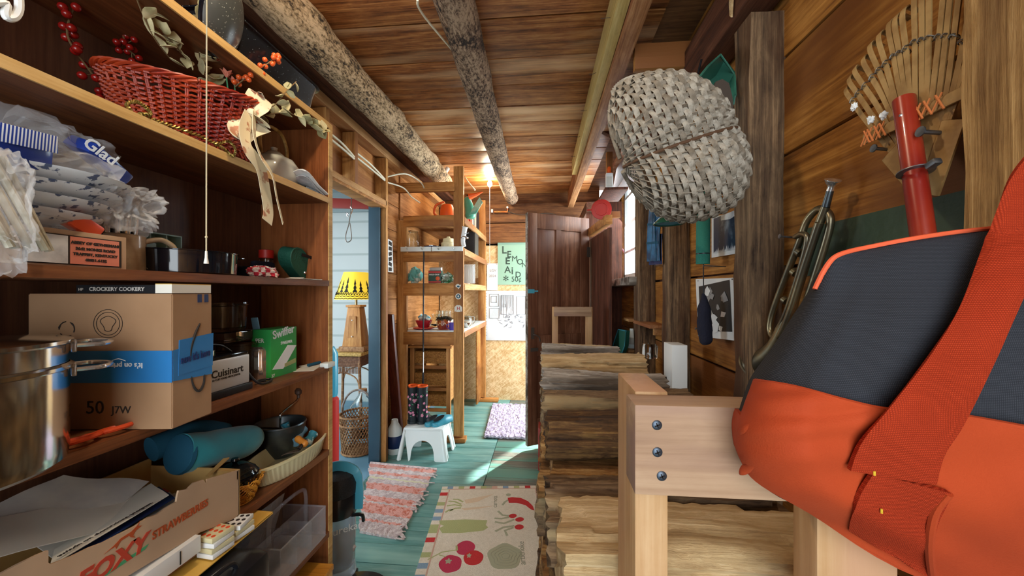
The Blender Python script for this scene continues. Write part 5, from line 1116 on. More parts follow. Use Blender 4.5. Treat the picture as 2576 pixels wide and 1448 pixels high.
# shelf B
p = onshelf(1040, SH[1], 3.42); t = thing('glass_jar', 'large clear ribbed glass jar on the second shelf', 'jar', p)
MB().lathe([(0, 0), (.052, 0), (.058, .01), (.058, .13), (.045, .15), (.042, .165), (.046, .17), (.04, .172), (.04, .15), (.054, .13), (.054, .012), (0, .008)], seg=36, wob=lambda a, z: .01 * math.sin(12 * a)).build('jar_wall', 'glass', t); MB().lathe([(0, .17), (.047, .17), (.047, .18), (0, .182)], seg=30).build('jar_lid', 'glass', t)
p = onshelf(1088, SH[1], 3.42); t = thing('round_tin_pan', 'dark blue round pan with a shiny rim on the second shelf', 'pan', p); MB().lathe([(0, 0), (.07, 0), (.08, .028), (.076, .028), (.066, .004), (0, .004)], seg=36).build('pan_wall', 'navy', t); MB().lathe([(.077, .026), (.084, .028), (.084, .031), (.077, .031)], seg=36).build('rim', 'steel', t)
p = onshelf(1128, SH[1], 3.42); t = thing('cream_canister', 'cream coloured stepped canister half behind the shelving post', 'canister', p); MB().lathe([(0, 0), (.07, 0), (.068, .06), (.055, .065), (.05, .1), (.02, .105), (.015, .12), (0, .122)], seg=32).build('canister_wall', 'cream', t); MB().box((0, -.06, .03), (.05, .02, .03), bev=.004).build('tab', 'cream', t)
p = aY(1170, 620, 3.27); t = thing('hand_grinder', 'white hand-cranked grinder fixed to the end of the second shelf', 'grinder', p)
MB().tube(spline([p + Vector(q) for q in ((-.01, 0, 0), (-.02, 0, .05), (-.01, 0, .12), (.0, 0, .175))], 5), [.02] * 8 + [.022] * 7 + [.03], 16).build('grinder_body', 'white', t, world=True)
MB().lathe([(.0, 0), (.034, 0), (.036, .008), (.022, .012), (.02, .02), (0, .02)], p + Vector((.0, -.02, .07)), 24, M=None).build('hopper', 'chrome', t, world=True); MB().tube([p + Vector((.0, -.02, .11)), p + Vector((.04, -.03, .12))], .004, 8).build('crank', 'chrome', t, world=True)
t = thing('speaker', 'dark speaker box on the second shelf behind the grinder', 'speaker', (-.80, 3.95, SH[1])); MB().box((0, 0, .12), (.14, .2, .24), bev=.004).build('cabinet', 'oldgrey', t); MB().box((0, -.102, .12), (.12, .004, .22)).build('grille', 'mesh_blk', t)
# shelf C
p = onshelf(1044, SH[2], 3.42); o = crumple((0, 0, .07), (.075, .07, .10), .3, 4.4, 3, 5).build('cloth_bundle', 'cloth_teal', smooth=50); o.location = p; tag(o, 'crumpled teal and white cloths on the middle shelf', 'cloth')
p = onshelf(1096, SH[2], 3.42); t = thing('snack_box', 'dark green and red printed box on the middle shelf', 'box', p); MB().box((0, 0, .06), (.12, .07, .12), bev=.001).build('carton_body', 'dkgreen', t); MB().box((0, -.0355, .104), (.118, .001, .02)).build('red_band', 'red', t); MB().box((0, -.0355, .012), (.118, .001, .014)).build('red_band', 'red', t); MB().box((0, .01, .135), (.11, .05, .03), rot=(.2, 0, 0), bev=.002).build('lid', 'paper2', t)
MB().text('GOLD CROP', .017, frame((-.052, -.0362, .075), (1, 0, 0), (0, 0, 1)), .0005).build('lettering', 'white', t); MB().lathe([(0, .002), (.018, .001), (.02, 0)], (0, 0, 0), 20, M=frame((.03, -.037, .045), (1, 0, 0), (0, 0, 1))).build('picture', 'orange', t)
p = onshelf(1126, SH[2], 3.40); o = crumple((0, 0, .045), (.07, .05, .065), .35, 8.4, 3, 6).build('foil_bag', 'foil', smooth=30); o.location = p; tag(o, 'silver and green plastic bag right of the printed box', 'bag')
p = onshelf(1179, SH[2], 3.42); t = thing('wire_rack', 'white plastic rack of utensils on the middle shelf beside the post', 'rack', p)
for k in range(7): MB().tube(spline([(-.045 + .014 * k, 0, 0), (-.045 + .014 * k, -.01, .12), (-.045 + .014 * k, .02, .17), (-.045 + .014 * k, .05, .12), (-.045 + .014 * k, .06, 0)], 4), .004, 6).build('rack_loop', 'white', t)
MB().box((0, .03, .09), (.11, .01, .18), bev=.003).build('back_plate', 'white', t)
p = onshelf(1199, SH[2], 3.62); p.x = -.775; t = thing('spray_bottle', 'white bottle with a blue nozzle on the middle shelf', 'bottle', p); MB().lathe([(0, 0), (.028, 0), (.03, .01), (.028, .08), (.012, .105), (.012, .12), (0, .12)], seg=24).build('bottle', 'white', t); MB().lathe([(.0285, .02), (.0305, .021), (.0295, .07), (.028, .071)], seg=24).build('label', 'shade_lbl', t); MB().tube([(0, 0, .12), (0, 0, .14), (.04, -.01, .15)], [.012, .012, .018], 12).build('nozzle', 'pack_blue', t)
p = onshelf(1188, SH[2], 3.8); p.x = -.80; t = thing('squeeze_bottle', 'small white bottle with an orange cap behind the blue nozzle', 'bottle', p); MB().lathe([(0, 0), (.025, 0), (.026, .09), (.012, .11), (0, .11)], seg=20).build('bottle', 'white', t); MB().lathe([(.012, .105), (.014, .105), (.012, .15), (0, .152)], seg=16).build('cap', 'orange', t)
# shelf D (work top)
z = SH[3]
p = onshelf(1066, z, 3.42); t = thing('dinner_plate', 'flat red plate under the red bowl', 'plate', p); MB().lathe([(0, 0), (.06, 0), (.10, .012), (.10, .016), (.06, .004), (0, .004)], seg=40).build('plate_disc', 'redplate', t)
MB().lathe([(.097, .0145), (.102, .016), (.1, .018), (.095, .016)], seg=40).build('plate_rim', 'redplate', t)
p = p + Vector((0, 0, .016)); t = thing('red_bowl', 'ribbed red bowl filled with white cups on the worktop shelf', 'bowl', p); MB().lathe([(0, 0), (.045, 0), (.052, .01), (.075, .06), (.079, .072), (.074, .072), (.068, .058), (.045, .01), (0, .008)], seg=48, wob=lambda a, zz: .012 * math.sin(3.14 * zz / .007)).build('bowl_wall', 'redplate', t)
random.seed(3)
for k in range(6):
    a = k * 1.1; q = p + Vector((.035 * math.cos(a), .03 * math.sin(a), .068 + .012 * (k % 3))); c = thing('small_cup', 'small white cup with green marks lying in the red bowl', 'cup', q, group='small white cups in the red bowl', rot=(rnd(-1, 1), rnd(-1, 1), 0))
    MB().lathe([(0, 0), (.018, 0), (.026, .035), (.024, .035), (.016, .003), (0, .003)], seg=20).build('cup_wall', 'china', c); MB().lathe([(.0225, .02), (.0235, .021), (.0255, .03), (.0245, .03)], seg=20).build('green_band', 'teal_plastic', c)
p = onshelf(1117, z, 3.42); t = thing('patterned_pot', 'brown glazed pot with a scroll band holding dried moss', 'pot', p); MB().lathe([(0, 0), (.05, 0), (.064, .03), (.066, .055), (.062, .085), (.066, .10), (.06, .10), (.056, .085), (.058, .05), (0, .01)], seg=40).build('pot_wall', 'glaze', t)
MB().tube([(.0662 * math.cos(a), .0662 * math.sin(a), .055 + .012 * math.sin(9 * a)) for a in [2 * math.pi * k / 90 for k in range(90)]], .0022, 5, closed=True).build('scroll_band', 'cream', t); crumple((0, 0, .10), (.075, .075, .028), .4, 5.5, 4, 9).build('dried_moss', 'moss', t)
p = onshelf(1138, z, 3.36); t = thing('purple_mug', 'small purple mug half hidden behind the shelving post', 'mug', p); MB().lathe([(0, 0), (.025, 0), (.03, .02), (.03, .07), (.026, .07), (.026, .006), (0, .006)], seg=24).build('cup', 'purple', t); MB().tube(spline([(-.028, 0, .06), (-.05, 0, .05), (-.05, 0, .025), (-.028, 0, .015)], 4), .004, 8).build('handle', 'purple', t)
def glassv(label, px, y, prof, name='glass_vase', cat='vase', handle=False):
    t = thing(name, label, cat, onshelf(px, z, y)); MB().lathe(prof, seg=32).build('glass_wall', 'glass', t)
    if handle: MB().tube(spline([(.045, 0, .12), (.085, 0, .12), (.08, 0, .06), (.05, 0, .03)], 5), .005, 8).build('handle', 'glass', t)
V1 = [(0, 0), (.05, 0), (.058, .03), (.05, .07), (.035, .1), (.045, .13), (.042, .13), (.032, .1), (.047, .07), (.054, .03), (0, .006)]
glassv('clear glass pitcher with a flared top behind the red bowl', 1095, 3.7, V1, 'glass_pitcher', 'pitcher', True); V2 = [(0, 0), (.02, 0), (.024, .16), (.021, .16), (.018, .01), (0, .01)]
for k, px in enumerate((1102, 1110, 1118, 1128)): glassv(('first', 'second', 'third', 'fourth')[k] + ' of the tall clear glass tubes, counted from the pitcher', px, 3.75, [(r_, z_ + .0) for r_, z_ in V2], 'glass_tube', 'glass')
p = onshelf(1124, z, 3.62); t = thing('white_bowl', 'white bowl with a spoon behind the patterned pot', 'bowl', p); MB().lathe([(0, 0), (.04, 0), (.062, .05), (.066, .08), (.06, .08), (.055, .05), (0, .008)], seg=36).build('bowl_wall', 'china', t); MB().tube([(.02, 0, .06), (.04, 0, .14)], .004, 8).build('spoon', 'chrome', t)
p = onshelf(1184, z, 3.72); p.x = -.80; t = thing('glass_teapot', 'round glass pot on the right end of the worktop shelf', 'pot', p); MB().lathe([(0, 0), (.04, 0), (.068, .04), (.06, .09), (.04, .11), (.037, .11), (.056, .088), (.064, .04), (0, .005)], seg=36).build('glass_wall', 'glass', t); MB().tube(spline([(.03, 0, .1), (.085, 0, .1), (.085, 0, .05), (.06, 0, .03)], 5), .006, 8).build('handle', 'glass', t)
p = onshelf(1178, z, 3.45); p.x = -.80; t = thing('green_cup', 'small pale green cup in front of the glass pot', 'cup', p); MB().lathe([(0, 0), (.022, 0), (.032, .04), (.034, .055), (.03, .055), (.02, .005), (0, .005)], seg=28).build('cup_wall', 'pale_green', t); MB().lathe([(.031, .053), (.036, .055), (.034, .058), (.03, .057)], seg=28).build('cup_rim', 'china', t)
p = onshelf(1194, z, 3.62); p.x = -.77; t = thing('metal_bowl', 'small shiny metal bowl beside the glass pot', 'bowl', p); MB().lathe([(0, 0), (.025, 0), (.05, .035), (.052, .05), (.047, .05), (.042, .03), (0, .005)], seg=32).build('bowl_wall', 'steel', t); MB().lathe([(0, .05), (.05, .052), (.03, .062), (0, .066)], seg=32).build('lid', 'china', t)
# wicker drawer tower
xa, xb = aY(1033, 900, 3.42).x, aY(1134, 900, 3.42).x; zt = aY(1080, 872, 3.42).z; zb = .03; cx = (xa + xb) / 2; wd = xb - xa
t = thing('wicker_drawer_tower', 'narrow wooden tower of woven wicker drawers under the shelving', 'drawers', (cx, 3.6, zb))
for x in (xa + .02, xb - .02):
    for y in (3.42, 3.78): MB().box((x, y, (zt + zb) / 2), (.04, .03, zt - zb), bev=.002).build('leg', 'stud', t, world=True)
MB().box((cx, 3.6, zt), (wd + .03, .42, .02), bev=.003).build('top_panel', 'studh', t, world=True)
for x in (xa + .008, xb - .008): MB().box((x, 3.6, (zt + .25) / 2 + .05), (.008, .34, zt - .3)).build('side_panel', 'wicker_tan', t, world=True)
rows = [(882, 915), (936, 970), (990, 1022)]
for (ya, yb) in rows:
    z1, z0 = aY(1080, ya, 3.42).z, aY(1080, yb, 3.42).z
    d = MB().box((cx, 3.6, (z0 + z1) / 2), (wd - .085, .36, z1 - z0 - .01), bev=.006).build('drawer', 'wicker_tan', t, world=True)
    mb = MB(); n = 26
    for k in range(9):
        zz = z0 + .012 + (z1 - z0 - .024) * k / 8; mb.tube([(cx - wd / 2 + .05 + (wd - .10) * i / 52, 3.418 - .004 * (1 if (i + k) % 2 else -1), zz) for i in range(53)], .0045, 5)
    mb.build('wicker_front', 'wicker_tan', d, world=True)
    S_ = MB().box((cx, 3.42, z0 - .03), (wd - .06, .02, .03), bev=.002).build('cross_rail', 'studh', t, world=True)
# wires, lamp, plumbing on the ceiling and back wall
bp = aD(1232, 462, 4.05); t = thing('bare_bulb_lamp', 'lit bare bulb in a white porcelain ceiling holder with a pull string', 'lamp', bp + Vector((0, 0, .06)))
c = aD(1232, 430, 4.05)
MB().lathe([(0, -.012), (.03, -.012), (.052, .0), (.052, .012), (.02, .022), (.02, .045), (0, .045)], c, 32).build('lamp_holder', 'porcelain', t, world=True); MB().cyl(c - Vector((0, 0, .05)), c - Vector((0, 0, .01)), .016).build('socket', 'porcelain', t, world=True)
MB().tube(spline([c + Vector((-.035, 0, 0)), c + Vector((-.03, 0, .06)), c + Vector((.03, 0, .06)), c + Vector((.035, 0, 0))], 5), .0025, 6).build('wire_bail', 'wire', t, world=True)
MB().lathe([(0, -.034), (.014, -.031), (.026, -.012), (.026, .006), (.018, .024), (.013, .034), (0, .034)], bp - Vector((0, 0, 0)), 24).build('bulb', 'bulbglow', t, world=True)
s_ = c + Vector((.004, -.03, -.01)); MB().tube([s_, Vector((s_.x, s_.y, aD(1232, 665, 4.05).z))], .0018, 6).build('pull_string', 'white', t, world=True)
lamp('far_bulb_light', 'POINT', bp - Vector((0, .05, .06)), 10, (1, .86, .62), size=.03)
def cable(label, pts, r=.005, m='cable', n=8): solo(MB().tube(spline([Vector(p) for p in pts], n), r, 8), 'electric_cable', m, label, 'cable')
cable('white cable running from the shelving to the bulb holder', [(-.74, 3.9, 2.44), aD(1170, 443, 3.95), aD(1200, 441, 4.0), c + Vector((-.04, 0, 0))], .007)
cable('thin white cable stapled along the thinner log joist', [aX(1050, 0, -.42), aX(1070, 45, -.43), (-.425, 1.95, 2.56)] + [(-.415 - .012 * math.sin(k * 1.7), 2.1 + .2 * k, 2.545 + .01 * math.sin(k * 2.2)) for k in range(10)] + [(-.43, 4.05, 2.54)], .004)
for k, (ya, yb) in enumerate(((1.95, 2.06), (2.06, 2.38), (2.38, 2.84))): 
    for q in range(2): cable(('upper','lower')[q] + ' white wiring loop above the doorway, ' + ('nearest the bookcase', 'between the two short studs', 'nearest the shelving')[k], [(LW - .02, ya, 2.27 + .03 * q), (LW + .01, ya + (yb - ya) * .4, 2.25 + .03 * q - .01), (LW - .01, yb, 2.24 + .01 * q)], .007)
cable('white cable curling over the top rail of the shelving', [(LW - .02, 2.86, 2.27), (-1.16, 3.0, 2.34), (-1.10, 3.2, 2.33), (-1.08, 3.27, 2.27)], .006); cable('second white cable dropping behind the shelving rail', [(LW - .02, 2.88, 2.24), (-1.2, 3.05, 2.24), (-1.18, 3.2, 2.2), (-1.15, 3.33, 2.18)], .006)
cable('black wire loop beside the top shelf corner', [aY(1212, 570, 4.6), aY(1228, 565, 4.6), aY(1237, 580, 4.6), aY(1232, 592, 4.6), aY(1225, 580, 4.6), aY(1212, 568, 4.6)], .0035, 'black')
t = thing('copper_pipe', 'short copper water pipe with a valve on the dark beam above the board wall', 'pipe', aY(1260, 535, 4.54)); MB().tube([aY(1243, 533, 4.54), aY(1276, 533, 4.54), aY(1276, 522, 4.54)], .012, 12).build('pipe', 'copper', t, world=True)
MB().tube([aY(1236, 530, 4.53), aY(1240, 530, 4.53)], .022, 12).build('flange', 'porcelain', t, world=True); MB().ball(aY(1276, 521, 4.52), .014, 10).build('valve', 'porcelain', t, world=True)
cable('thin wire running from the copper pipe across the back beam', [aY(1278, 531, 4.55), aY(1310, 540, 4.55), aY(1380, 536, 4.55), aY(1400, 542, 4.55)], .004, 'rust'); solo(MB().tube([(-.93, 3.5, 2.55), (-.96, 3.48, 2.49)], .02, 14), 'insulator', 'porcelain', 'white porcelain knob at the end of the thick log joist', 'knob')
# posters
def poster(name, label, px0, py0, px1, py1, m, Y=4.606, th=.0015):
    a, b = aY(px0, py1, Y), aY(px1, py0, Y); t = thing(name, label, 'poster', ((a.x + b.x) / 2, Y, a.z)); MB().box(((a.x + b.x) / 2, Y, (a.z + b.z) / 2), (b.x - a.x, th, b.z - a.z)).build('sheet', m, t, world=True)
    return t, (lambda px, py: frame(aY(px, py, Y - th), (1, 0, 0), (0, 0, 1)))
t, M = poster('green_poster', 'pale green hand-lettered poster on the board wall', 1252, 600, 1350, 716, 'poster_green'); mb = MB()
for s_, px, py, sz, bd in (('L', 1262, 637, .13, .002), ('E', 1275, 647, .115, .002), ('M', 1287, 657, .10, 0), ('O', 1300, 665, .10, .001), ('N', 1312, 672, .09, .0), ('E', 1271, 664, .12, .003), ('A', 1269, 686, .12, .001), ('i', 1286, 689, .13, .002), ('D', 1296, 697, .10, .001), ('50¢', 1286, 708, .09, 0), ('*', 1266, 716, .16, .001)): mb.text(s_, sz, M(px, py), bd)
mb.build('hand_lettering', 'poster_ink', t, world=True)
MB().box(aY(1275, 612, 4.6045), (.28, .001, .018)).build('faint_writing', 'pale_ink', t, world=True) if False else None
t, M = poster('calendar', 'small white 2024 calendar sheet hanging on the board wall', 1225, 662, 1252, 730, 'calendar'); MB().text('LGV', .045, M(1232, 683)).text('2024', .045, M(1230, 697)).build('lettering', 'ink_grey', t, world=True)
for px in (1227, 1250): MB().ball(aY(px, 664, 4.603), .004, 8).build('pin', 'red', t, world=True)
t, M = poster('pencil_drawing', 'large pale pencil drawing of a room on the lower board wall', 1214, 731, 1365, 855, 'drawing'); mb = MB(); random.seed(12)
for k in range(16): a = aY(1217, 738 + 7 * k, 4.604); mb.box(a + Vector((.02, 0, 0)), (rnd(.02, .035), .001, .010))
for x0, y0_, x1, y1_ in ((1232, 740, 1255, 770), (1236, 745, 1250, 760), (1262, 742, 1292, 790), (1300, 745, 1322, 790), (1232, 775, 1256, 800), (1266, 765, 1272, 772)):
    q = [aY(x, y, 4.604) for x, y in ((x0, y0_), (x1, y0_), (x1, y1_), (x0, y1_))]; mb.tube(q, .0028, 4, closed=True)
for k in range(14): px = 1258 + k * 2.6; mb.tube([aY(px, 742, 4.604), aY(px + rnd(-1, 1), rnd(770, 800), 4.604)], .0018, 4)
for k in range(26): px, py = rnd(1255, 1320), rnd(785, 820); mb.tube(spline([aY(px, py, 4.604), aY(px + rnd(-8, 8), py + rnd(-6, 6), 4.604), aY(px + rnd(-10, 10), py + rnd(-6, 6), 4.604)], 4), .002, 4)
mb.build('pencil_lines', 'ink_grey', t, world=True)
# strip of small pictures on the left wall
t = thing('photo_strip', 'tall white strip of small dark drawings on the left stud wall', 'poster', (LW - .03, 3.0, 1.55)); Xw = LW - .085
def lp(px, py): return aY(px, py, 3.15)
a0 = [aX(975, 600, LW - .03), aX(987, 606, LW - .03), aX(990, 685, LW - .03), aX(976, 683, LW - .03)]; mb = MB(); mb.f([mb.v(p) for p in a0]); mb.f([mb.v(p + Vector((-.003, 0, 0))) for p in a0][::-1])
for i in range(4): pass
mb.build('sheet', 'white', t, world=True); mb = MB()
for k in range(6): mb.box(aX(982, 612 + 13 * k, LW - .027), (.002, .055, .03), rot=(rnd(-.3, .3), 0, 0))
mb.build('drawings', 'ink', t, world=True)
# ================================================================ FLOOR THINGS
def stool():
    p0, p1 = aZ(989, 1162, 0), aZ(1115, 1166, 0); w_ = .30; h = .245
    t = thing('step_stool', 'white plastic step stool carrying boots and clogs', 'stool', ((p0.x + p1.x) / 2 + .02, 3.02, 0), R(1))
    # one moulded shell: top, skirts with arched openings
    W2, D2, Wb, Db = .155, .115, .20, .145
    def arch(mb, a, b, c, d, nin):
        # trapezoid wall from top edge a-b down to feet c-d with an arch cut
        n = 16; lw = .22
        pts = []; A, B, C, D = Vector(a), Vector(b), Vector(c), Vector(d)
        def P(u, v): return A.lerp(B, u).lerp(D.lerp(C, u), v)
        out = [(0, 0), (1, 0), (1, 1), (1 - lw, 1)] + [(.5 + (.5 - lw - .03) * math.cos(q) , 1 - .03 - .62 * min(1, math.sin(q) ** .5)) for q in [math.pi * k / n for k in range(n + 1)]] + [(lw, 1)]
        V = [mb.v(P(*o)) for o in out]; V2 = [mb.v(P(*o) + Vector(nin) * .01) for o in out]; mb.f(V); mb.f(V2[::-1])
        for i in range(len(V)): mb.f([V[i], V[(i + 1) % len(V)], V2[(i + 1) % len(V)], V2[i]])
    mb = MB(); T = [(-W2, -D2, h), (W2, -D2, h), (W2, D2, h), (-W2, D2, h)]; Bm = [(-Wb, -Db, 0), (Wb, -Db, 0), (Wb, Db, 0), (-Wb, Db, 0)]
    nn = [(0, 1, 0), (-1, 0, 0), (0, -1, 0), (1, 0, 0)]
    for k in range(4): arch(mb, T[k], T[(k + 1) % 4], Bm[(k + 1) % 4], Bm[k], nn[k])
    mb.build('skirt', 'whiteplastic', t, smooth=30)
    MB().box((0, 0, h), (W2 * 2 + .012, D2 * 2 + .012, .022), bev=.009).build('top_plate', 'whiteplastic', t)
    for sx in (-1, 1):
        for sy in (-1, 1): MB().tube([(sx * (W2 - .004), sy * (D2 - .004), h), (sx * (Wb - .008), sy * (Db - .008), .006)], [.012, .018], 12).build('leg', 'whiteplastic', t)
    return t, h + .011
st_, sh_ = stool()
def boots():
    B = st_.location + Vector((0, 0, sh_))
    pat = []
    for k, dx in enumerate((-.125, -.045)):
        t = thing('rubber_boot', ('left', 'right')[k] + ' floral black rubber boot with orange lining on the stool', 'boot', B + Vector((dx, .01, 0)), R(-12 - 8 * k))
        mb = MB(); H = .30; rings = []
        for i in range(15):
            z = H * i / 14; f_ = max(0, 1 - z / .075); sx = .040 + .004 * (z / H); sy = .043 + .006 * (z / H); 
            rings.append([mb.v(((sx + .002 * f_) * math.cos(a), (sy * math.sin(a)) * (1 + (1.9 * f_ ** .6 if math.sin(a) > 0 else 0)) , z)) for a in [2 * math.pi * q / 28 for q in range(28)]])
        for A, C in zip(rings, rings[1:]):
            for q in range(28): mb.f([A[q], A[(q + 1) % 28], C[(q + 1) % 28], C[q]])
        mb.f(rings[0][::-1]); o = mb.build('boot_shaft', 'boot', t)
        MB().lathe([(.040, H - .012), (.0465, H - .01), (.0465, H + .004), (.040, H + .004)], seg=28, sy=1.13).build('top_band', 'boot', t)
        MB().lathe([(.039, H - .02), (.041, H + .006), (.041, H + .016), (.034, H + .012), (.034, H - .05), (0, H - .09)], seg=24, sy=1.1, wob=lambda a, z_: .08 * math.sin(3 * a)).build('lining', 'orange', t)
        mb = MB(); mb.prism([((.047 * math.cos(a)), (.048 * math.sin(a)) * (2.7 if math.sin(a) > 0 else 1.08)) for a in [2 * math.pi * q / 32 for q in range(32)]], .022); mb.build('sole', 'boot', t)
        random.seed(30 + k); mf, ml = MB(), MB()
        for q in range(34):
            a = rnd(math.pi * .95, math.pi * 2.05); z = rnd(.05, H - .03); c = Vector(((.0415 + .004 * z / H) * math.cos(a), (.0445 + .006 * z / H) * math.sin(a), z)); n_ = Vector((math.cos(a), math.sin(a), 0)); M = frame(c, (-math.sin(a), math.cos(a), 0), (0, 0, 1))
            if q % 2: 
                for w_ in range(5): mf.ellipse(.006 * math.cos(w_ * 1.257), .006 * math.sin(w_ * 1.257), .0048, .0040, .0018, M, w_ * 1.257, 8)
            else: ml.ellipse(0, 0, .009, .0032, .0016, M, rnd(0, 3), 8)
        mf.build('pink_flowers', 'pink', t); ml.build('green_leaves', 'leafgreen', t)
    for k, dx in enumerate((.055, .115)):
        t = thing('clog', ('left', 'right')[k] + ' teal rubber clog on the right side of the stool', 'clog', B + Vector((dx - .01, -.03, 0)), R(-28))
        mb = MB(); rings = []; n = 14; L = .24
        for i in range(n + 1):
            u = i / n; y = -.06 + L * u * .9; w_ = .030 + .014 * math.sin(math.pi * min(1, u * 1.02)) ** .7 + (.006 if u > .4 else 0); w_ *= min(1, (1.02 - u) * 7) ** .5 * min(1, (u + .03) * 12) ** .5
            hh = .03 + .028 * max(0, math.sin(math.pi * (u - .15) / .95)); rings.append((y, w_, hh))
        R_ = []
        for y, w_, hh in rings:
            R_.append([mb.v((w_ * c_, y, z_ * hh)) for c_, z_ in ((-.9, 0), (.9, 0), (1, .35), (.85, .8), (.45, 1), (0, 1.06), (-.45, 1), (-.85, .8), (-1, .35))])
        for A, C in zip(R_, R_[1:]):
            for q in range(9): mb.f([A[q], A[(q + 1) % 9], C[(q + 1) % 9], C[q]])
        mb.f(R_[0][::-1]); mb.f(R_[-1]); mb.build('clog_upper', 'shoe_teal', t, smooth=80)
        MB().ellipse(0, 0, .029, .058, .003, Matrix.Translation((0, .005, .052)) @ Matrix.Rotation(R(10), 4, 'X'), 0, 24).build('foot_opening', 'boot', t)
        MB().prism([(.037 * math.cos(a), .05 + .115 * math.sin(a)) for a in [2 * math.pi * q / 28 for q in range(28)]], .014).build('sole', 'shoe_teal', t)
boots()
# leaning folded board and white jug by the doorway post
t = thing('folding_board', 'dark reddish wooden boards leaning against the stud wall behind the boots', 'board', aZ(1000, 1095, 0)); 
for k in range(2):
    a = aD(1003 - 3 * k, 1092 - 8 * k, 3.22 + .05 * k); b = aD(978 + 1 * k, 790, 3.05 + .04 * k); MB().beam(a, b, .028, .085, up=(1, -.3, 0)).build('plank', 'mahog', t, world=True)
p = aZ(981, 1152, 0); t = thing('white_jug', 'white plastic jug on the floor tight behind the door post', 'jug', (p.x - .005, 3.02, 0)); MB().lathe([(0, 0), (.055, 0), (.06, .02), (.06, .2), (.03, .25), (.025, .28), (0, .28)], seg=28).build('jug_body', 'whiteplastic', t); MB().lathe([(.0605, .05), (.062, .052), (.062, .15), (.0605, .152)], seg=28).build('label', 'navy', t)
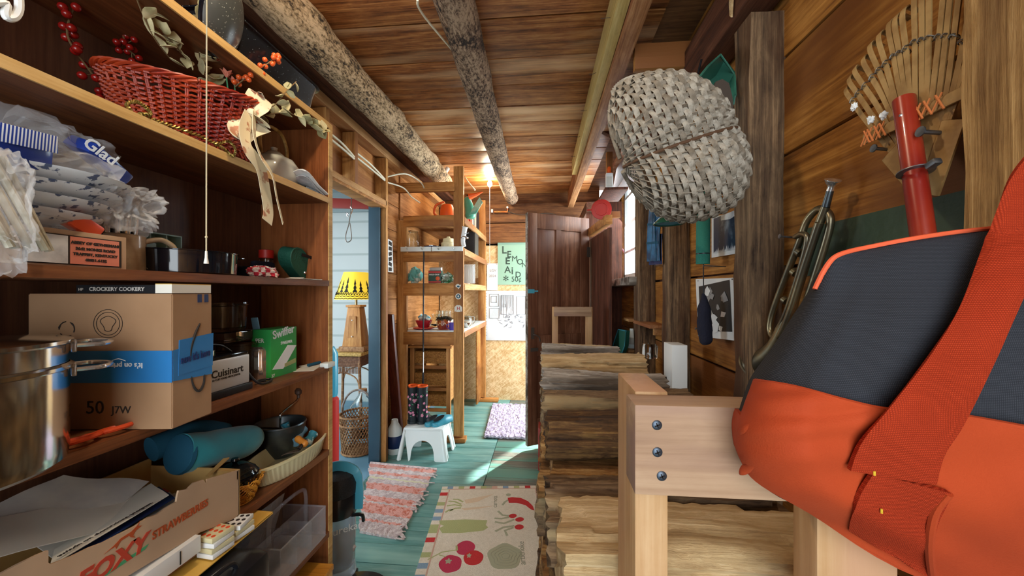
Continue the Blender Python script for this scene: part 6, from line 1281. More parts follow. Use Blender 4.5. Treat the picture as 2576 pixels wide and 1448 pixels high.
# rugs
def rugM(p0, ang): return Matrix.Translation(p0) @ Matrix.Rotation(ang, 4, 'Z')
def veg_rug():
    tl, tr = aZ(1113, 1226, 0), aZ(1366, 1223, 0); ux = (tr - tl); W_ = ux.length; ux.normalize(); L = 1.15
    t = frame(tl, ux, Vector((-ux.y, ux.x, 0))); M = t @ Matrix.Translation((0, 0, .0)); mb = MB(); th = .007
    mb.m(0).prism([(0, 0), (W_, 0), (W_, -L), (0, -L)], th, M)
    cs = [2, 4, 0, 1, 4, 0, 3, 4, 2, 0, 4, 1, 0]; b = .038; z = th
    dzc = [.0006]
    def nz(dz): dzc[0] += .00004; return dz + dzc[0] - .0006
    def R_(x0, y0, x1, y1, m, dz=.0006): dz = .0006 if y1 <= -.03 or y1 == 0 and x1 - x0 < .04 else .0004; mb.m(m).prism([(x0, y0), (x1, y0), (x1, y1), (x0, y1)], dz, M @ Matrix.Translation((0, 0, z)))
    n = int(W_ / b)
    for k in range(n): R_(k * b, -.032, (k + 1) * b, 0, [0, 3, 0, 4, 0, 1, 0, 4, 8, 5][k % 10])
    n = int(L / b) + 1
    for k in range(n): R_(0, -(k + 1) * b, .05, -k * b, [4, 0, 1, 0, 0, 4, 0, 3, 0, 3, 0, 4][k % 12]); R_(W_ - .045, -(k + 1) * b, W_, -k * b, [3, 0, 2, 0, 2, 0, 3, 0, 4, 0, 2, 0][k % 12])
    for x in (.055, W_ - .055): R_(x - .004, -L, x + .004, -.036, 5)
    R_(.055, -.040, W_ - .055, -.032, 5)
    MZ = M @ Matrix.Translation((0, 0, z)); loc = MZ.inverted()
    def q(px, py): v = loc @ aZ(px, py, z); return v.x, v.y
    def el(px, py, rx, ry, m, ang=0, wob=0, dz=.0006): x, y = q(px, py); mb.m(m).ellipse(x, y, rx, ry, nz(dz), MZ, ang, 26, wob)
    def st_(pts, wv, m): mb.m(m).tube([MZ @ Vector((*q(*p_), .0004)) for p_ in pts], 1, flat=(wv, .0008), up=(0, 0, 1))
    def blob(pts, m, dz=.0007): mb.m(m).prism([q(*p_) for p_ in pts], nz(dz), MZ)
    # tomatoes
    st_([(1076, 1407), (1112, 1388), (1147, 1383)], .006, 4); st_([(1104, 1395), (1122, 1400)], .005, 4)
    el(1171, 1377, .050, .055, 2, 0, .02); el(1133, 1417, .056, .060, 2, .3, .03); el(1191, 1402, .050, .052, 1, 0, .02); el(1128, 1411, .014, .016, 8, 0, .3, .001); el(1180, 1397, .010, .014, 8, 0, .3, .001); blob([(1146, 1372), (1151, 1372), (1152, 1384), (1146, 1385)], 4, .001)
    # artichoke
    el(1270, 1398, .088, .092, 8, 0, .06)
    for r_ in (.07, .052, .035, .02): x, y = q(1272, 1398); mb.m(7).tube([MZ @ Vector((x + r_ * math.cos(a) * (1 + .12 * math.sin(5 * a)), y + r_ * math.sin(a), .0008)) for a in [2 * math.pi * k / 40 for k in range(40)]], .0012, 4, closed=True)
    # asparagus bundle
    blob([(1105, 1309), (1170, 1306), (1226, 1308), (1222, 1320), (1228, 1326), (1216, 1334), (1160, 1340), (1112, 1340), (1104, 1328), (1118, 1322), (1106, 1318)], 4); st_([(1176, 1309), (1172, 1322), (1166, 1338)], .010, 5)
    # carrots
    blob([(1168, 1257), (1240, 1243), (1200, 1262), (1172, 1266)], 6); blob([(1160, 1278), (1240, 1272), (1200, 1280), (1168, 1283)], 6)
    for a_ in ((1128, 1260, 1160, 1268), (1130, 1285, 1160, 1277), (1140, 1255, 1165, 1262), (1124, 1272, 1162, 1272), (1120, 1288, 1140, 1282)): st_([a_[:2], ((a_[0] + a_[2]) / 2, (a_[1] + a_[3]) / 2 - 3), a_[2:]], .012, 4)
    # pepper
    blob([(1277, 1252), (1288, 1250), (1310, 1252), (1328, 1260), (1340, 1272), (1344, 1283), (1336, 1281), (1322, 1270), (1300, 1264), (1280, 1264)], 1); st_([(1280, 1256), (1270, 1262), (1264, 1270)], .014, 8); el(1279, 1244, .016, .016, 8)
    # radishes
    el(1290, 1297, .024, .020, 1, .4); el(1307, 1306, .026, .020, 1, .3); el(1306, 1325, .026, .022, 1, .2)
    for a_ in (((1253, 1285), (1264, 1295), (1280, 1297)), ((1244, 1303), (1262, 1304), (1281, 1300)), ((1245, 1312), (1268, 1316), (1294, 1306)), ((1246, 1336), (1266, 1326), (1294, 1322)), ((1276, 1347), (1270, 1334), (1292, 1326))): st_(a_, .014, 8)
    mb.m(7)
    for s_, px, py in (('artichoke', 1322, 1420), ('carrots', 1250, 1276)):
        x, y = q(px, py); mb.text(s_, .045, MZ @ Matrix.Translation((x, y, .0006)) @ Matrix.Rotation(R(90), 4, 'Z'), 0)
    solo(mb, 'vegetable_rug', ['rug_cream', 'rug_red', 'rug_magenta', 'rug_blue', 'rug_olive', 'rug_pink', 'rug_peach', 'rug_grey', 'tomato_leaf2'], 'cream rug printed with vegetables and a striped block border', 'rug')
veg_rug()
def rag_rug():
    cor = [aZ(932, 1168, 0), aZ(1098, 1184, 0), aZ(1000, 1358, 0), aZ(900, 1340, 0)]; n, m_ = 40, 22; random.seed(9)
    mb = MB(); th = .012; G = []
    for i in range(n + 1):
        row = []
        for j in range(m_ + 1):
            p = cor[0].lerp(cor[3], i / n).lerp(cor[1].lerp(cor[2], i / n), j / m_); p = p + Vector(((rnd(-.012, .012) if j in (0, m_) else 0), 0, th + .0035 * math.sin(j * 2.2 + i) + rnd(-.002, .003))); row.append(p)
        G.append(row)
    V = [[mb.v(p) for p in r] for r in G]; Lw = [[mb.v((p.x, p.y, .001)) for p in r] for r in G]
    band = [1, 1, 1, 0, 0, 0, 1, 1, 0, 0, 2, 0, 0, 0, 1, 1, 1, 1, 0, 0, 0, 0, 1, 1, 1, 0, 1, 1, 1, 1, 1, 0, 0, 0, 1, 0, 0, 0, 0, 0]
    for i in range(n):
        for j in range(m_):
            b_ = band[i % 40]; mb.mi = 0 if b_ == 0 else (3 if b_ == 2 else (1 if (j // 3 + i // 3) % 2 else 2)); mb.f([V[i][j], V[i + 1][j], V[i + 1][j + 1], V[i][j + 1]])
            mb.f([Lw[i][j], Lw[i][j + 1], Lw[i + 1][j + 1], Lw[i + 1][j]])
    for i in range(n): mb.mi = 0; mb.f([V[i][0], Lw[i][0], Lw[i + 1][0], V[i + 1][0]]); mb.f([V[i][-1], V[i + 1][-1], Lw[i + 1][-1], Lw[i][-1]])
    for j in range(m_): mb.f([V[0][j], V[0][j + 1], Lw[0][j + 1], Lw[0][j]]); mb.f([V[-1][j], Lw[-1][j], Lw[-1][j + 1], V[-1][j + 1]])
    for k in range(16): a = cor[1].lerp(cor[2], rnd(0, 1)); mb.m(0).tube(spline([a + Vector((-.03, 0, .012)), a + Vector((.0, rnd(-.02, .02), .014)), a + Vector((rnd(.02, .04), rnd(-.03, .03), .006))], 3), 1, flat=(.012, .002), up=(0, 0, 1))
    mb.m(0).tube([cor[0] + Vector((0, 0, .014)), cor[1] + Vector((0, 0, .012))], .010, 8)
    solo(mb, 'rag_rug', ['rag_white', 'rag_coral', 'rag_coral2', 'rag_cream'], 'coral and white striped woven rag rug by the doorway', 'rug')
rag_rug()
def shag():
    a = aZ(1240, 1020, 0); b = aZ(1218, 1103, 0); W_ = .62; t = thing('shaggy_rug', 'pale purple shaggy rug on the floor at the back wall', 'rug', (a.x + W_ / 2, (a.y + b.y) / 2, 0)); random.seed(1)
    n, m_ = 60, 50; mb = MB(); G = [[Vector((a.x + .0 + (b.x - a.x) * i / n + W_ * j / m_, a.y + (b.y - a.y) * i / n, .018 + rnd(-.008, .010))) for j in range(m_ + 1)] for i in range(n + 1)]
    mb.sheet(G, .02); mb.build('pile', 'purple_rug', t, world=True)
shag()
# upright vacuum cleaner
def vacuum():
    t = thing('upright_vacuum', 'teal and black upright vacuum cleaner with a clear dust cup', 'vacuum cleaner', (-.93, 1.60, 0), R(20)); 
    MB().lathe([(0, .12), (.062, .12), (.070, .14), (.072, .30), (.070, .36), (0, .36)], seg=36).build('dust_cup', 'vac_cup', t); crumple((0, 0, .20), (.075, .075, .085), .3, 1.4, 3, 6).build('dust', 'dust', t)
    MB().lathe([(0, .355), (.076, .355), (.078, .37), (.077, .44), (.068, .452), (0, .455)], seg=36).build('motor_head', 'vac_black', t)
    MB().lathe([(.060, .45), (.078, .445), (.080, .49), (.066, .525), (.040, .54), (0, .545)], seg=36).build('filter_dome', 'mesh_blk', t)
    MB().tube(spline([(.085, -.02, .37), (.086, -.015, .46), (.07, -.01, .535), (0, .0, .565), (-.07, .01, .535), (-.086, .015, .46)], 6), 1, flat=(.04, .014), up=(0, -1, .2)).build('hood_band', 'vac_teal', t)
    MB().lathe([(0, .06), (.055, .06), (.075, .085), (.070, .125), (0, .125)], seg=36, wob=lambda a, z: .01 * math.sin(z * 900)).build('lower_ribs', 'vac_cup', t)
    MB().tube(spline([(.06, -.04, .355), (.10, -.02, .34), (.105, .0, .30)], 4), .008, 8).build('latch', 'vac_black', t)
    MB().text('eureka', .045, frame((.03, -.072, .30), (.92, .3, 0), (0, 0, 1)) @ Matrix.Rotation(0, 4, 'Z'), 0, 'CENTER').build('lettering', 'white', t)
    MB().prism([(.16 * math.cos(a), .13 * math.sin(a) * (1 if math.sin(a) < 0 else .8)) for a in [2 * math.pi * q / 40 for q in range(40)]], .05, Matrix.Translation((.05, -.09, .012))).build('floor_head', 'vac_black', t)
    MB().prism([(.10 * math.cos(a), .075 * math.sin(a)) for a in [2 * math.pi * q / 32 for q in range(32)]], .012, Matrix.Translation((.07, -.11, .062))).build('head_grille', 'mesh_blk', t)
    for s_ in (-1, 1): MB().cyl((.06 * s_, .03, .03), (.075 * s_, .03, .03), .03).build('wheel', 'black', t)
vacuum()
# ================================================================ SIDE ROOM
p = aD(895, 880, 3.75); tz = p.z
t = thing('wicker_table', 'small wicker table in the side room with a straw top', 'table', (p.x - .05, p.y, 0)); B = t.location
MB().box((0, 0, tz - .018), (.40, .36, .036), bev=.012).build('tabletop', 'rug_straw', t)
mb = MB()
for j in range(7): mb.tube([(x_, y_, tz - .05 - .014 * j) for x_, y_ in ((-.17, -.15), (.17, -.15), (.17, .15), (-.17, .15))], .008, 6, closed=True)
mb.build('woven_apron', 'wicker_dk', t); mb = MB()
for k in range(24): mb.tube([(-.17 + .34 * k / 23, -.155, tz - .145), (-.17 + .34 * k / 23, -.155, tz - .205)], .005, 5)
mb.build('apron_fringe', 'wicker_dk', t)
for sx in (-1, 1):
    for sy in (-1, 1):
        l = MB().tube([(sx * .16, sy * .14, tz - .04), (sx * .19, sy * .165, 0)], .014, 10).build('leg', 'wicker', t)
        MB().tube(spline([(sx * .18, sy * .155, tz - .45), (sx * .14, sy * .15, tz - .26), (0, sy * .15, tz - .19)], 5), .007, 6).build('brace', 'wicker', l)
t = thing('table_lamp', 'table lamp with a yellow pine-tree shade and tapered wooden base', 'lamp', (p.x + .02, p.y - .03, tz)); b = .115
MB().box((0, 0, .0275), (.26, .2, .05), bev=.01).build('fabric_pad', 'wicker', t)
MB().box((0, 0, .245), (.20, .17, .39), taper=.60, bev=.002).build('lamp_base', 'lampwood', t); MB().box((0, -.072, .22), (.10, .012, .26), taper=.7).build('base_panel', 'lampwood', t); MB().box((0, 0, .448), (.15, .13, .022), bev=.004).build('cap', 'lampwood', t)
for zz in (.15, .31): MB().ball((0, -.084 + .04 * (zz - .15), zz), .008, 8).build('stud_knob', 'porcelain', t)
MB().cyl((0, 0, .45), (0, 0, .53), .012).build('neck', 'brass', t)
zs, zh = .515, .27; mb = MB(); mb.lathe([(.20, zs), (.115, zs + zh), (.112, zs + zh), (.197, zs)], seg=40); mb.build('lamp_shade', 'shade', t)
mt = MB(); Rr = lambda z_: .2015 - .085 * (z_ - zs) / zh
def onsh(a, z_): return Vector((Rr(z_) * math.cos(a), Rr(z_) * math.sin(a), z_))
random.seed(6)
for k in range(16):
    a0 = 2 * math.pi * k / 16 + rnd(-.05, .05); H = rnd(.10, .17); wv = .10
    P = [(-1, 0), (-.3, .25), (-.7, .3), (-.2, .55), (-.5, .6), (0, 1), (.5, .6), (.2, .55), (.7, .3), (.3, .25), (1, 0)]
    V = [mt.v(onsh(a0 + x * wv * 1.3, zs + .07 + H * y)) for x, y in P]; V2 = [mt.v(onsh(a0 + x * wv * 1.3, zs + .07 + H * y) * .995) for x, y in P]; mt.f(V); mt.f(V2[::-1])
for i in range(48): a = 2 * math.pi * i / 48; mt.tube([onsh(a, zs + .045), onsh(a + .1, zs + .07), onsh(a + .13, zs + .045)], .004, 4)
for zz in (.008, .03): mt.tube([onsh(2 * math.pi * i / 60, zs + zz + .006 * (i % 2)) for i in range(60)], .003, 4, closed=True)
mt.build('pine_pattern', 'tree_black', t)
def hamper():
    p = aZ(886, 1152, 0); t = thing('wicker_hamper', 'tall woven wicker basket with a hoop handle on the side room floor', 'basket', (p.x - .02, 3.02, 0)); r0, r1, H = .125, .145, .33; mb = MB()
    for s_ in (1, -1):
        for k in range(34):
            a0 = 2 * math.pi * k / 34; mb.tube([((r0 + (r1 - r0) * u + .002 * s_) * math.cos(a0 + s_ * u * 1.3), (r0 + (r1 - r0) * u + .002 * s_) * math.sin(a0 + s_ * u * 1.3), H * u) for u in [q / 14 for q in range(15)]], .0042, 5)
    mb.build('woven_wall', 'wicker', t); mb = MB()
    for zz, r_ in ((.012, r0), (.25, .142), (.32, r1)): mb.tube([((r_ + .005) * math.cos(a), (r_ + .005) * math.sin(a), zz) for a in [2 * math.pi * q / 40 for q in range(40)]], .008, 6, closed=True)
    mb.lathe([(0, .003), (r0, .003), (r0, .008), (0, .008)], seg=30); mb.build('rims', 'wicker', t)
    MB().tube(arc((0, 0, .31), r1, 0, math.pi, 24, (1, 0, 0), (0, 0, 1), .21), .009, 8).build('hoop_handle', 'handle_grey', t)
hamper()
p = aD(836, 985, 2.6); t = thing('fire_extinguisher', 'red and blue cylinder bottle just past the bookcase in the side room', 'bottle', (p.x - .02, p.y, .0)); 
MB().lathe([(0, .62), (.05, .62), (.055, .64), (.055, .92), (.03, .97), (0, .98)], seg=28).build('blue_bottle', 'vac_teal', t); MB().lathe([(0, 0), (.06, 0), (.06, .60), (.04, .62), (0, .62)], seg=28).build('red_stand', 'red', t)
q9 = aD(884, 510, 3.3); cable('thin cord hanging in front of the side room wall', [Vector((q9.x, q9.y, 2.39)), q9, aD(878, 560, 3.3), aD(870, 590, 3.3), aD(872, 608, 3.3), aD(884, 600, 3.3), aD(880, 560, 3.3)], .004, 'wire')
solo(MB().tube(spline([aD(882, 520, 3.3), aD(886, 528, 3.3), aD(880, 540, 3.3), aD(872, 535, 3.3), aD(875, 545, 3.3)], 5), .006, 8), 'metal_hook', 'chrome', 'small metal hook under the side room joists', 'hook')
p = aD(915, 1010, 3.5); t = thing('glass_jug', 'clear round glass jug behind the wicker basket in the side room', 'jug', (p.x, p.y, .0)); MB().lathe([(0, 0), (.1, 0), (.12, .1), (.12, .28), (.05, .38), (.03, .42), (.026, .42), (.046, .37), (.114, .28), (.114, .1), (0, .01)], seg=32).build('glass_wall', 'glass', t); MB().lathe([(0, .415), (.03, .415), (.03, .44), (0, .44)], seg=20).build('stopper', 'cork', t)
# ================================================================ FIREWOOD RACK
RX0, RX1, RY0, RY1, RT = .0975, .385, .365, 2.86, 1.243
rk = thing('firewood_rack', 'pine lumber firewood rack filled with split logs along the right wall', 'rack', (.25, 1.6, 0))
def L(n, mb, m='lumber', par=None): return mb.build(n, m, par or rk, world=True)
y0, y1 = .411, .505
o = L('post', MB().box((RX0 + .0175, (y0 + y1) / 2, (RT) / 2), (.035, y1 - y0, RT), bev=.0025))
L('post', MB().box((.322, .431, .6), (.078, .038, 1.2), bev=.0025))
board = L('cross_board', MB().box((.318, .391, RT - .047), (.46, .040, .088), bev=.002), 'lumberh')
def screw(px, py):
    p = aY(px, py, .3705); mb = MB(); M = frame(p, (1, 0, 0), (0, 0, 1)); mb.lathe([(0, .0012), (.0035, .001), (.0048, 0), (.0042, -.001)], seg=20, M=M); o = mb.build('screw', 'screw', board, world=True)
    MB().box((0, 0, .0014), (.005, .001, .0006)).box((0, 0, .0014), (.001, .005, .0006)).build('cross_slot', 'blackhole', o) if False else None
    mb = MB(); mb.T = M @ Matrix.Rotation(.4, 4, 'Z'); mb.box((0, 0, .0012), (.0052, .0011, .0006)).box((0, 0, .0012), (.0011, .0052, .0006)); mb.build('cross_slot', 'blackhole', board, world=True)
for q in ((1653, 1069), (1654, 1137), (1665, 1197)): screw(*q)
L('post', MB().box((RX0 - .018, RY1, .62), (.045, .06, 1.24), bev=.003)); L('post', MB().box((.335, RY1, .62), (.05, .06, 1.24), bev=.003)); L('end_rail', MB().box((.21, RY1 - .03, 1.205), (.28, .038, .07), bev=.003), 'lumberh')
for x in (.12, .34): L('base_rail', MB().box((x, 1.62, .045), (.038, 2.5, .08), bev=.003), 'study')
# split logs: eight shapes, copied
def splitlog(kind, seed, w_, h_, L_=.42):
    random.seed(seed); mb = MB(); n = 56
    if kind == 0: sec = [(-.5, -.35), (-.1, -.5), (.45, -.42), (.5, -.1), (.42, .3), (.1, .5), (-.3, .42), (-.5, .1)]
    elif kind == 1: sec = [(-.5, -.5), (0, -.47), (.5, -.5), (.42, .05), (.2, .5), (-.15, .48), (-.45, .25), (-.48, -.1)]
    else: sec = [(-.5, -.5), (.05, -.5), (.5, -.45), (.5, .0), (.45, .45), (0, .5), (-.5, .42), (-.5, 0)]
    # subdivide the section for relief
    S2 = []
    for i in range(len(sec)):
        a, b = sec[i], sec[(i + 1) % len(sec)]
        for k in range(6): S2.append((a[0] + (b[0] - a[0]) * k / 6, a[1] + (b[1] - a[1]) * k / 6))
    rings = []
    ca = [noise.noise(Vector((seed, i, 0))) for i in range(len(S2))]
    for i in range(n + 1):
        u = i / n; x = -L_ / 2 + L_ * u; ring = []
        for k, (a, b) in enumerate(S2):
            q = Vector((x * 5, a * 5 + seed, b * 5)); rg = noise.noise(Vector((x * 3, a * 22 + seed, b * 22))); e = 1 + noise.noise(q) * .16 + rg * .07 + noise.noise(Vector((x * 60, a * 40, b * 40 + seed))) * .05 - (.14 if rg > .3 else 0)
            ring.append(mb.v((x + (rnd(-.006, .006) if i in (0, n) else 0) + .012 * noise.noise(Vector((a * 2, b * 2, seed))) * (1 if i in (0, n) else 0), a * w_ * e, b * h_ * e + h_ / 2 + .006 * math.sin(u * 3 + seed))))
        rings.append(ring)
    m_ = len(S2)
    for A, B in zip(rings, rings[1:]):
        for k in range(m_): mb.f([A[k], A[(k + 1) % m_], B[(k + 1) % m_], B[k]])
    mb.f(rings[0][::-1]); mb.f(rings[-1]); return mb
protos = []
mats_ = ['splitdark', 'bark', 'splitlight', 'split', 'weathered', 'split', 'bark', 'splitlight']
mat_data = []
for i, m in enumerate(mats_):
    protos.append((i, m))
meshes = []
for i, m in enumerate(mats_):
    o = splitlog(i % 3, 11 + i, .125, .105).build('firewood_log', m, smooth=50); meshes.append(o.data); col.objects.unlink(o); bpy.data.objects.remove(o)
def putlog(mi, x, y, z, sx=1, sy=1, sz=1, rx=0, rz=0, label='split log low in the firewood stack with only its end or edge showing', group='stacked firewood'):
    o = bpy.data.objects.new('firewood_log', meshes[mi]); col.objects.link(o); o.location = (x, y, z); o.scale = (sx, sy, sz); o.rotation_euler = (rx, 0, rz); tag(o, label, 'firewood', group); return o
random.seed(21)
# the visible upper logs
tops = [  # x, y, ztop, w, h, mat, label
    (.235, .60, .985, .15, .11, 2, 'nearest pale split log between the two near rack posts'),
    (.215, .745, .975, .17, .10, 1, 'thick barked log lying behind the nearest pale log'),
    (.215, .93, 1.055, .14, .10, 0, 'brown split log on top behind the left near post'),
    (.205, 1.12, 1.06, .15, .10, 6, 'rough curly-grained log third from the front on top'),
    (.205, 1.33, 1.065, .17, .09, 4, 'bluish weathered log on top of the stack in the window light'),
    (.200, 1.60, 1.085, .20, .10, 7, 'pale topped thick log further back on the stack'),
    (.200, 1.86, 1.035, .16, .09, 4, 'grey log behind the thick pale topped one'),
    (.200, 2.10, 1.05, .16, .09, 4, 'second farthest grey log on top of the stack'),
    (.200, 2.33, 1.02, .16, .09, 2, 'farthest flat log on top, before the end frame'),
    (.200, 2.58, .95, .16, .10, 3, 'last log on top against the end frame')]
for x, y, zt, w_, h_, mi, lab in tops:
    putlog(mi, x, y, zt - h_, 1, w_ / .125, h_ / .105, rnd(-.06, .06), rnd(-.05, .05), lab, None)
for x, y, zt, w_, h_, mi, lab in tops:
    z = zt - h_; k = 0
    while z > .09:
        h = rnd(.085, .12); 
        if z - h < .085: break
        z -= h; k += 1; mi2 = random.choice((0, 0, 1, 3, 5, 6))
        lb = ('split log low in the firewood stack with only its end or edge showing', 'stacked firewood')
        putlog(mi2, x + rnd(-.018, .012), y + rnd(-.01, .01), z + .002, 1, min(1.75, w_ / .125 * 1.25), h / .105, 0, rnd(-.03, .03), *lb)
t = thing('bark_slab', 'flat peeled slab of bark lying on the barked front log', 'bark', (.30, .74, .972)); MB().prism([(-.12, -.05), (.02, -.06), (.10, -.05), (.13, .0), (.11, .05), (-.02, .06), (-.13, .045)], .012).build('slab', 'bark', t); MB().prism([(-.05, -.02), (.03, -.03), (.06, .02), (-.03, .03)], .006, Matrix.Translation((0, 0, .012))).build('flake', 'bark', t)
solo(MB().tube(spline([aD(1505, 1097, .86), aD(1512, 1094, .86), aD(1522, 1094, .86)], 3), .004, 6), 'wood_chip', 'splitlight', 'small curled wood chip on the brown split log', 'chip')
# red metal can beside the pile, white panel by the wall
a = aZ(1352, 1187, 0); b = aD(1380, 1085, 2.75); solo(MB().box((a.x + .075, a.y + .1, .16), (.14, .16, .32), bev=.006), 'red_metal_can', 'red_metal', 'red painted metal box on the floor at the far side of the woodpile', 'box')
p = aX(1745, 985, .56); solo(MB().box((.585, 1.72, .56), (.065, .11, 1.12), bev=.002), 'white_board', 'white', 'white painted board standing behind the rack against the wall', 'board')
solo(MB().lathe([(0, 0), (.03, 0), (.032, .05), (.025, .06), (0, .06)], (0, 0, 0), 20), 'clear_jar', 'glass', 'clear jar just behind the top of the rack post', 'jar').location = (.44, 1.60, 1.075)
# ================================================================ RIGHT WALL THINGS
def basket():
    c = Vector((.395, 1.06, 1.795)); A = aD(1562, 425, 1.10); B = aD(1852, 330, 1.06); ax = (B - A).normalized(); hl = (B - A).length / 2 * .93; c = (A + B) / 2 + Vector((-.006, 0, 0))
    view = (E0 - c).normalized(); up = (Vector((0, 0, 1)) - ax * ax.z).normalized(); fw = ax.cross(up); 
    if fw.dot(view) < 0: fw = -fw
    t = thing('splint_basket', 'large round grey splint-woven gathering basket hung on the wall post', 'basket', c - Vector((0, 0, .26)))
    # two-lobed section about the axis; phi=0 faces the camera, 90 is up
    def sec(phi):
        # union of two circles, upper bigger
        d = Vector((math.cos(phi), math.sin(phi))); best = .02
        for (cx, cy, r) in ((.00, .072, .156), (.012, -.088, .128)):
            o = Vector((cx, cy)); bq = d.dot(o); disc = bq * bq - o.dot(o) + r * r
            if disc > 0: best = max(best, bq + math.sqrt(disc))
        return best
    def ps(u, phi, off=0):
        """u in -1..1 along the axis"""
        k = max(0, 1 - abs(u) ** 2.6) ** .52; r = (sec(phi) - .0) * (.10 + .90 * k) + off
        bulge = 1 - .12 * max(0, math.sin(phi)) * u
        return c + ax * (u * hl - .030 * math.sin(phi) * k) + (fw * (math.cos(phi) * r * .92) + up * (math.sin(phi) * r * bulge))
    ph0, ph1 = R(-150), R(88); nr = 30
    mb = MB(); rs = [ph0 + (ph1 - ph0) * k / (nr - 1) for k in range(nr)]
    for k, ph in enumerate(rs):
        P = [ps(-.97 + 1.94 * i / 60, ph, 0) for i in range(61)]; mb.tube(P, 1, flat=(.0095, .0025), up=None)
    mb.build('ribs', 'splint', t, world=True)
    NW = 20
    for g, m in ((0, 'splint_lt'), (1, 'splint')):
        mb = MB()
        for j in range(NW):
            if (j * 7 % 4 == 0) != (g == 1): continue
            u = -.95 + 1.9 * (j + .5) / NW; P = []; n = (nr - 1) * 4
            for i in range(n + 1):
                ph = ph0 + (ph1 - ph0) * i / n; off = .0055 * math.cos(math.pi * i / 4 + math.pi * j); P.append(ps(u, ph, off + .001))
            wv = 2 * hl / NW * .93; nn = len(P)
            rows = []
            for i, p in enumerate(P):
                s_ = ax * (wv / 2) * (1 + .12 * noise.noise(p * 40)); nrm = (p - c - ax * (p - c).dot(ax)); nrm.normalize(); rows.append([p - s_ - nrm * .0012, p + nrm * .0006, p + s_ - nrm * .0012])
            mb.sheet(rows, .0016)
        mb.build('weavers', m, t, world=True, smooth=60)
    phs = R(-8)
    MB().tube([ps(-1 + 2 * i / 40, phs, .001) for i in range(41)], .0048, 10).build('seam_hoop', 'splint_dk', t, world=True)
    MB().tube([ps(-1 + 2 * i / 40, ph1, .002) for i in range(41)], .0065, 10).build('rim_hoop', 'splint', t, world=True); MB().tube([ps(-1 + 2 * i / 40, ph0, .002) for i in range(41)], .0065, 10).build('rim_hoop', 'splint', t, world=True)
    mb = MB()
    for k in range(22):
        u = -.62 + .95 * k / 21; p = ps(u, ph1, 0); q = p + up * .018 + fw * .004; mb.beam(p - up * .02 + fw * .003, q, .0115, .002, bev=.0004, up=fw)
    mb.build('cut_stakes', 'splint_lt', t, world=True)
    for S in (-1, 1):
        mb = MB(); e = c + ax * (S * hl * .97)
        for k in range(7): r_ = .012 + .006 * k; mb.tube([e - ax * (S * .004 * k) + fw * (r_ * .8 * math.cos(a)) + up * (r_ * math.sin(a)) for a in [2 * math.pi * q / 16 for q in range(16)]], 1, flat=(.008, .002), closed=True, up=tuple(ax))
        mb.build('ear_wrapping', 'splint_lt', t, world=True)
basket()
# garden trowel/green scoop and blade behind the basket
p = aX(1800, 200, .60); t = thing('green_metal_scoop', 'green enamelled metal scoop hanging above the big basket', 'scoop', p); 
pts = [(1750, 195), (1808, 138), (1845, 175), (1848, 255), (1832, 270), (1800, 240), (1755, 215)]
a, b_, c_, d_ = aD(1806, 138, 1.22), aD(1750, 210, 1.16), aD(1848, 262, 1.20), aD(1808, 165, 1.30)
G = [[aD(1750, 205, 1.14), aD(1780, 168, 1.16), aD(1812, 138, 1.20)], [aD(1762, 222, 1.22), aD(1800, 190, 1.27), aD(1822, 152, 1.28)], [aD(1800, 245, 1.22), aD(1825, 225, 1.24), aD(1848, 185, 1.22)], [aD(1836, 275, 1.19), aD(1846, 262, 1.18), aD(1850, 240, 1.17)]]
MB().sheet(G, .004).build('scoop_plate', 'spade', t, world=True, smooth=20); MB().tube([G[0][0], G[0][1], G[0][2], G[2][2], G[3][2]], .004, 6).build('rolled_edge', 'spade', t, world=True)
t = thing('spade_blade', 'dark grey worn metal blade behind the right ear of the basket', 'blade', aD(1815, 300, 1.15)); M = frame(aD(1815, 285, 1.14), (1, 0, .1), (-.1, 0, 1)); MB().prism([(-.03, -.10), (.03, -.10), (.032, .04), (.026, .085), (.008, .10), (-.012, .095), (-.028, .06)], .010, M).build('blade', 'rust', t, world=True); MB().tube([M @ Vector((0, -.10, .005)), M @ Vector((.004, -.20, .005))], .012, 12).build('socket', 'rust', t, world=True)
def nail(label, px, py, X, l, r=.0022, rel=(-1, 0, .05), m='galv'):
    p = aX(px, py, X); d = Vector(rel).normalized(); t = thing('big_nail', label, 'nail', p); MB().tube([p, p - d * l], r, 8).build('shank', m, t, world=True); M = frame(p, d.orthogonal(), d.cross(d.orthogonal())); MB().tube([p + d * .0015, p - d * .0005], r * 2.3, 14).build('head', m, t, world=True)
nail('long nail in the wall left of the bugle', 1962, 594, .635, .10, .0028, (-1, .0, .1)); nail('long nail under the left side of the rake', 2198, 373, .62, .11, .0032, (-1, .0, .12)); nail('long nail right of the red rake handle', 2316, 331, .61, .12, .0036, (-1, .0, .1)); nail('nail in the stud below the blue plaid cloth', 1648, 668, .60, .06, .002); nail('nail near the left edge of the black and white print', 1750, 826, .69, .04, .0025)
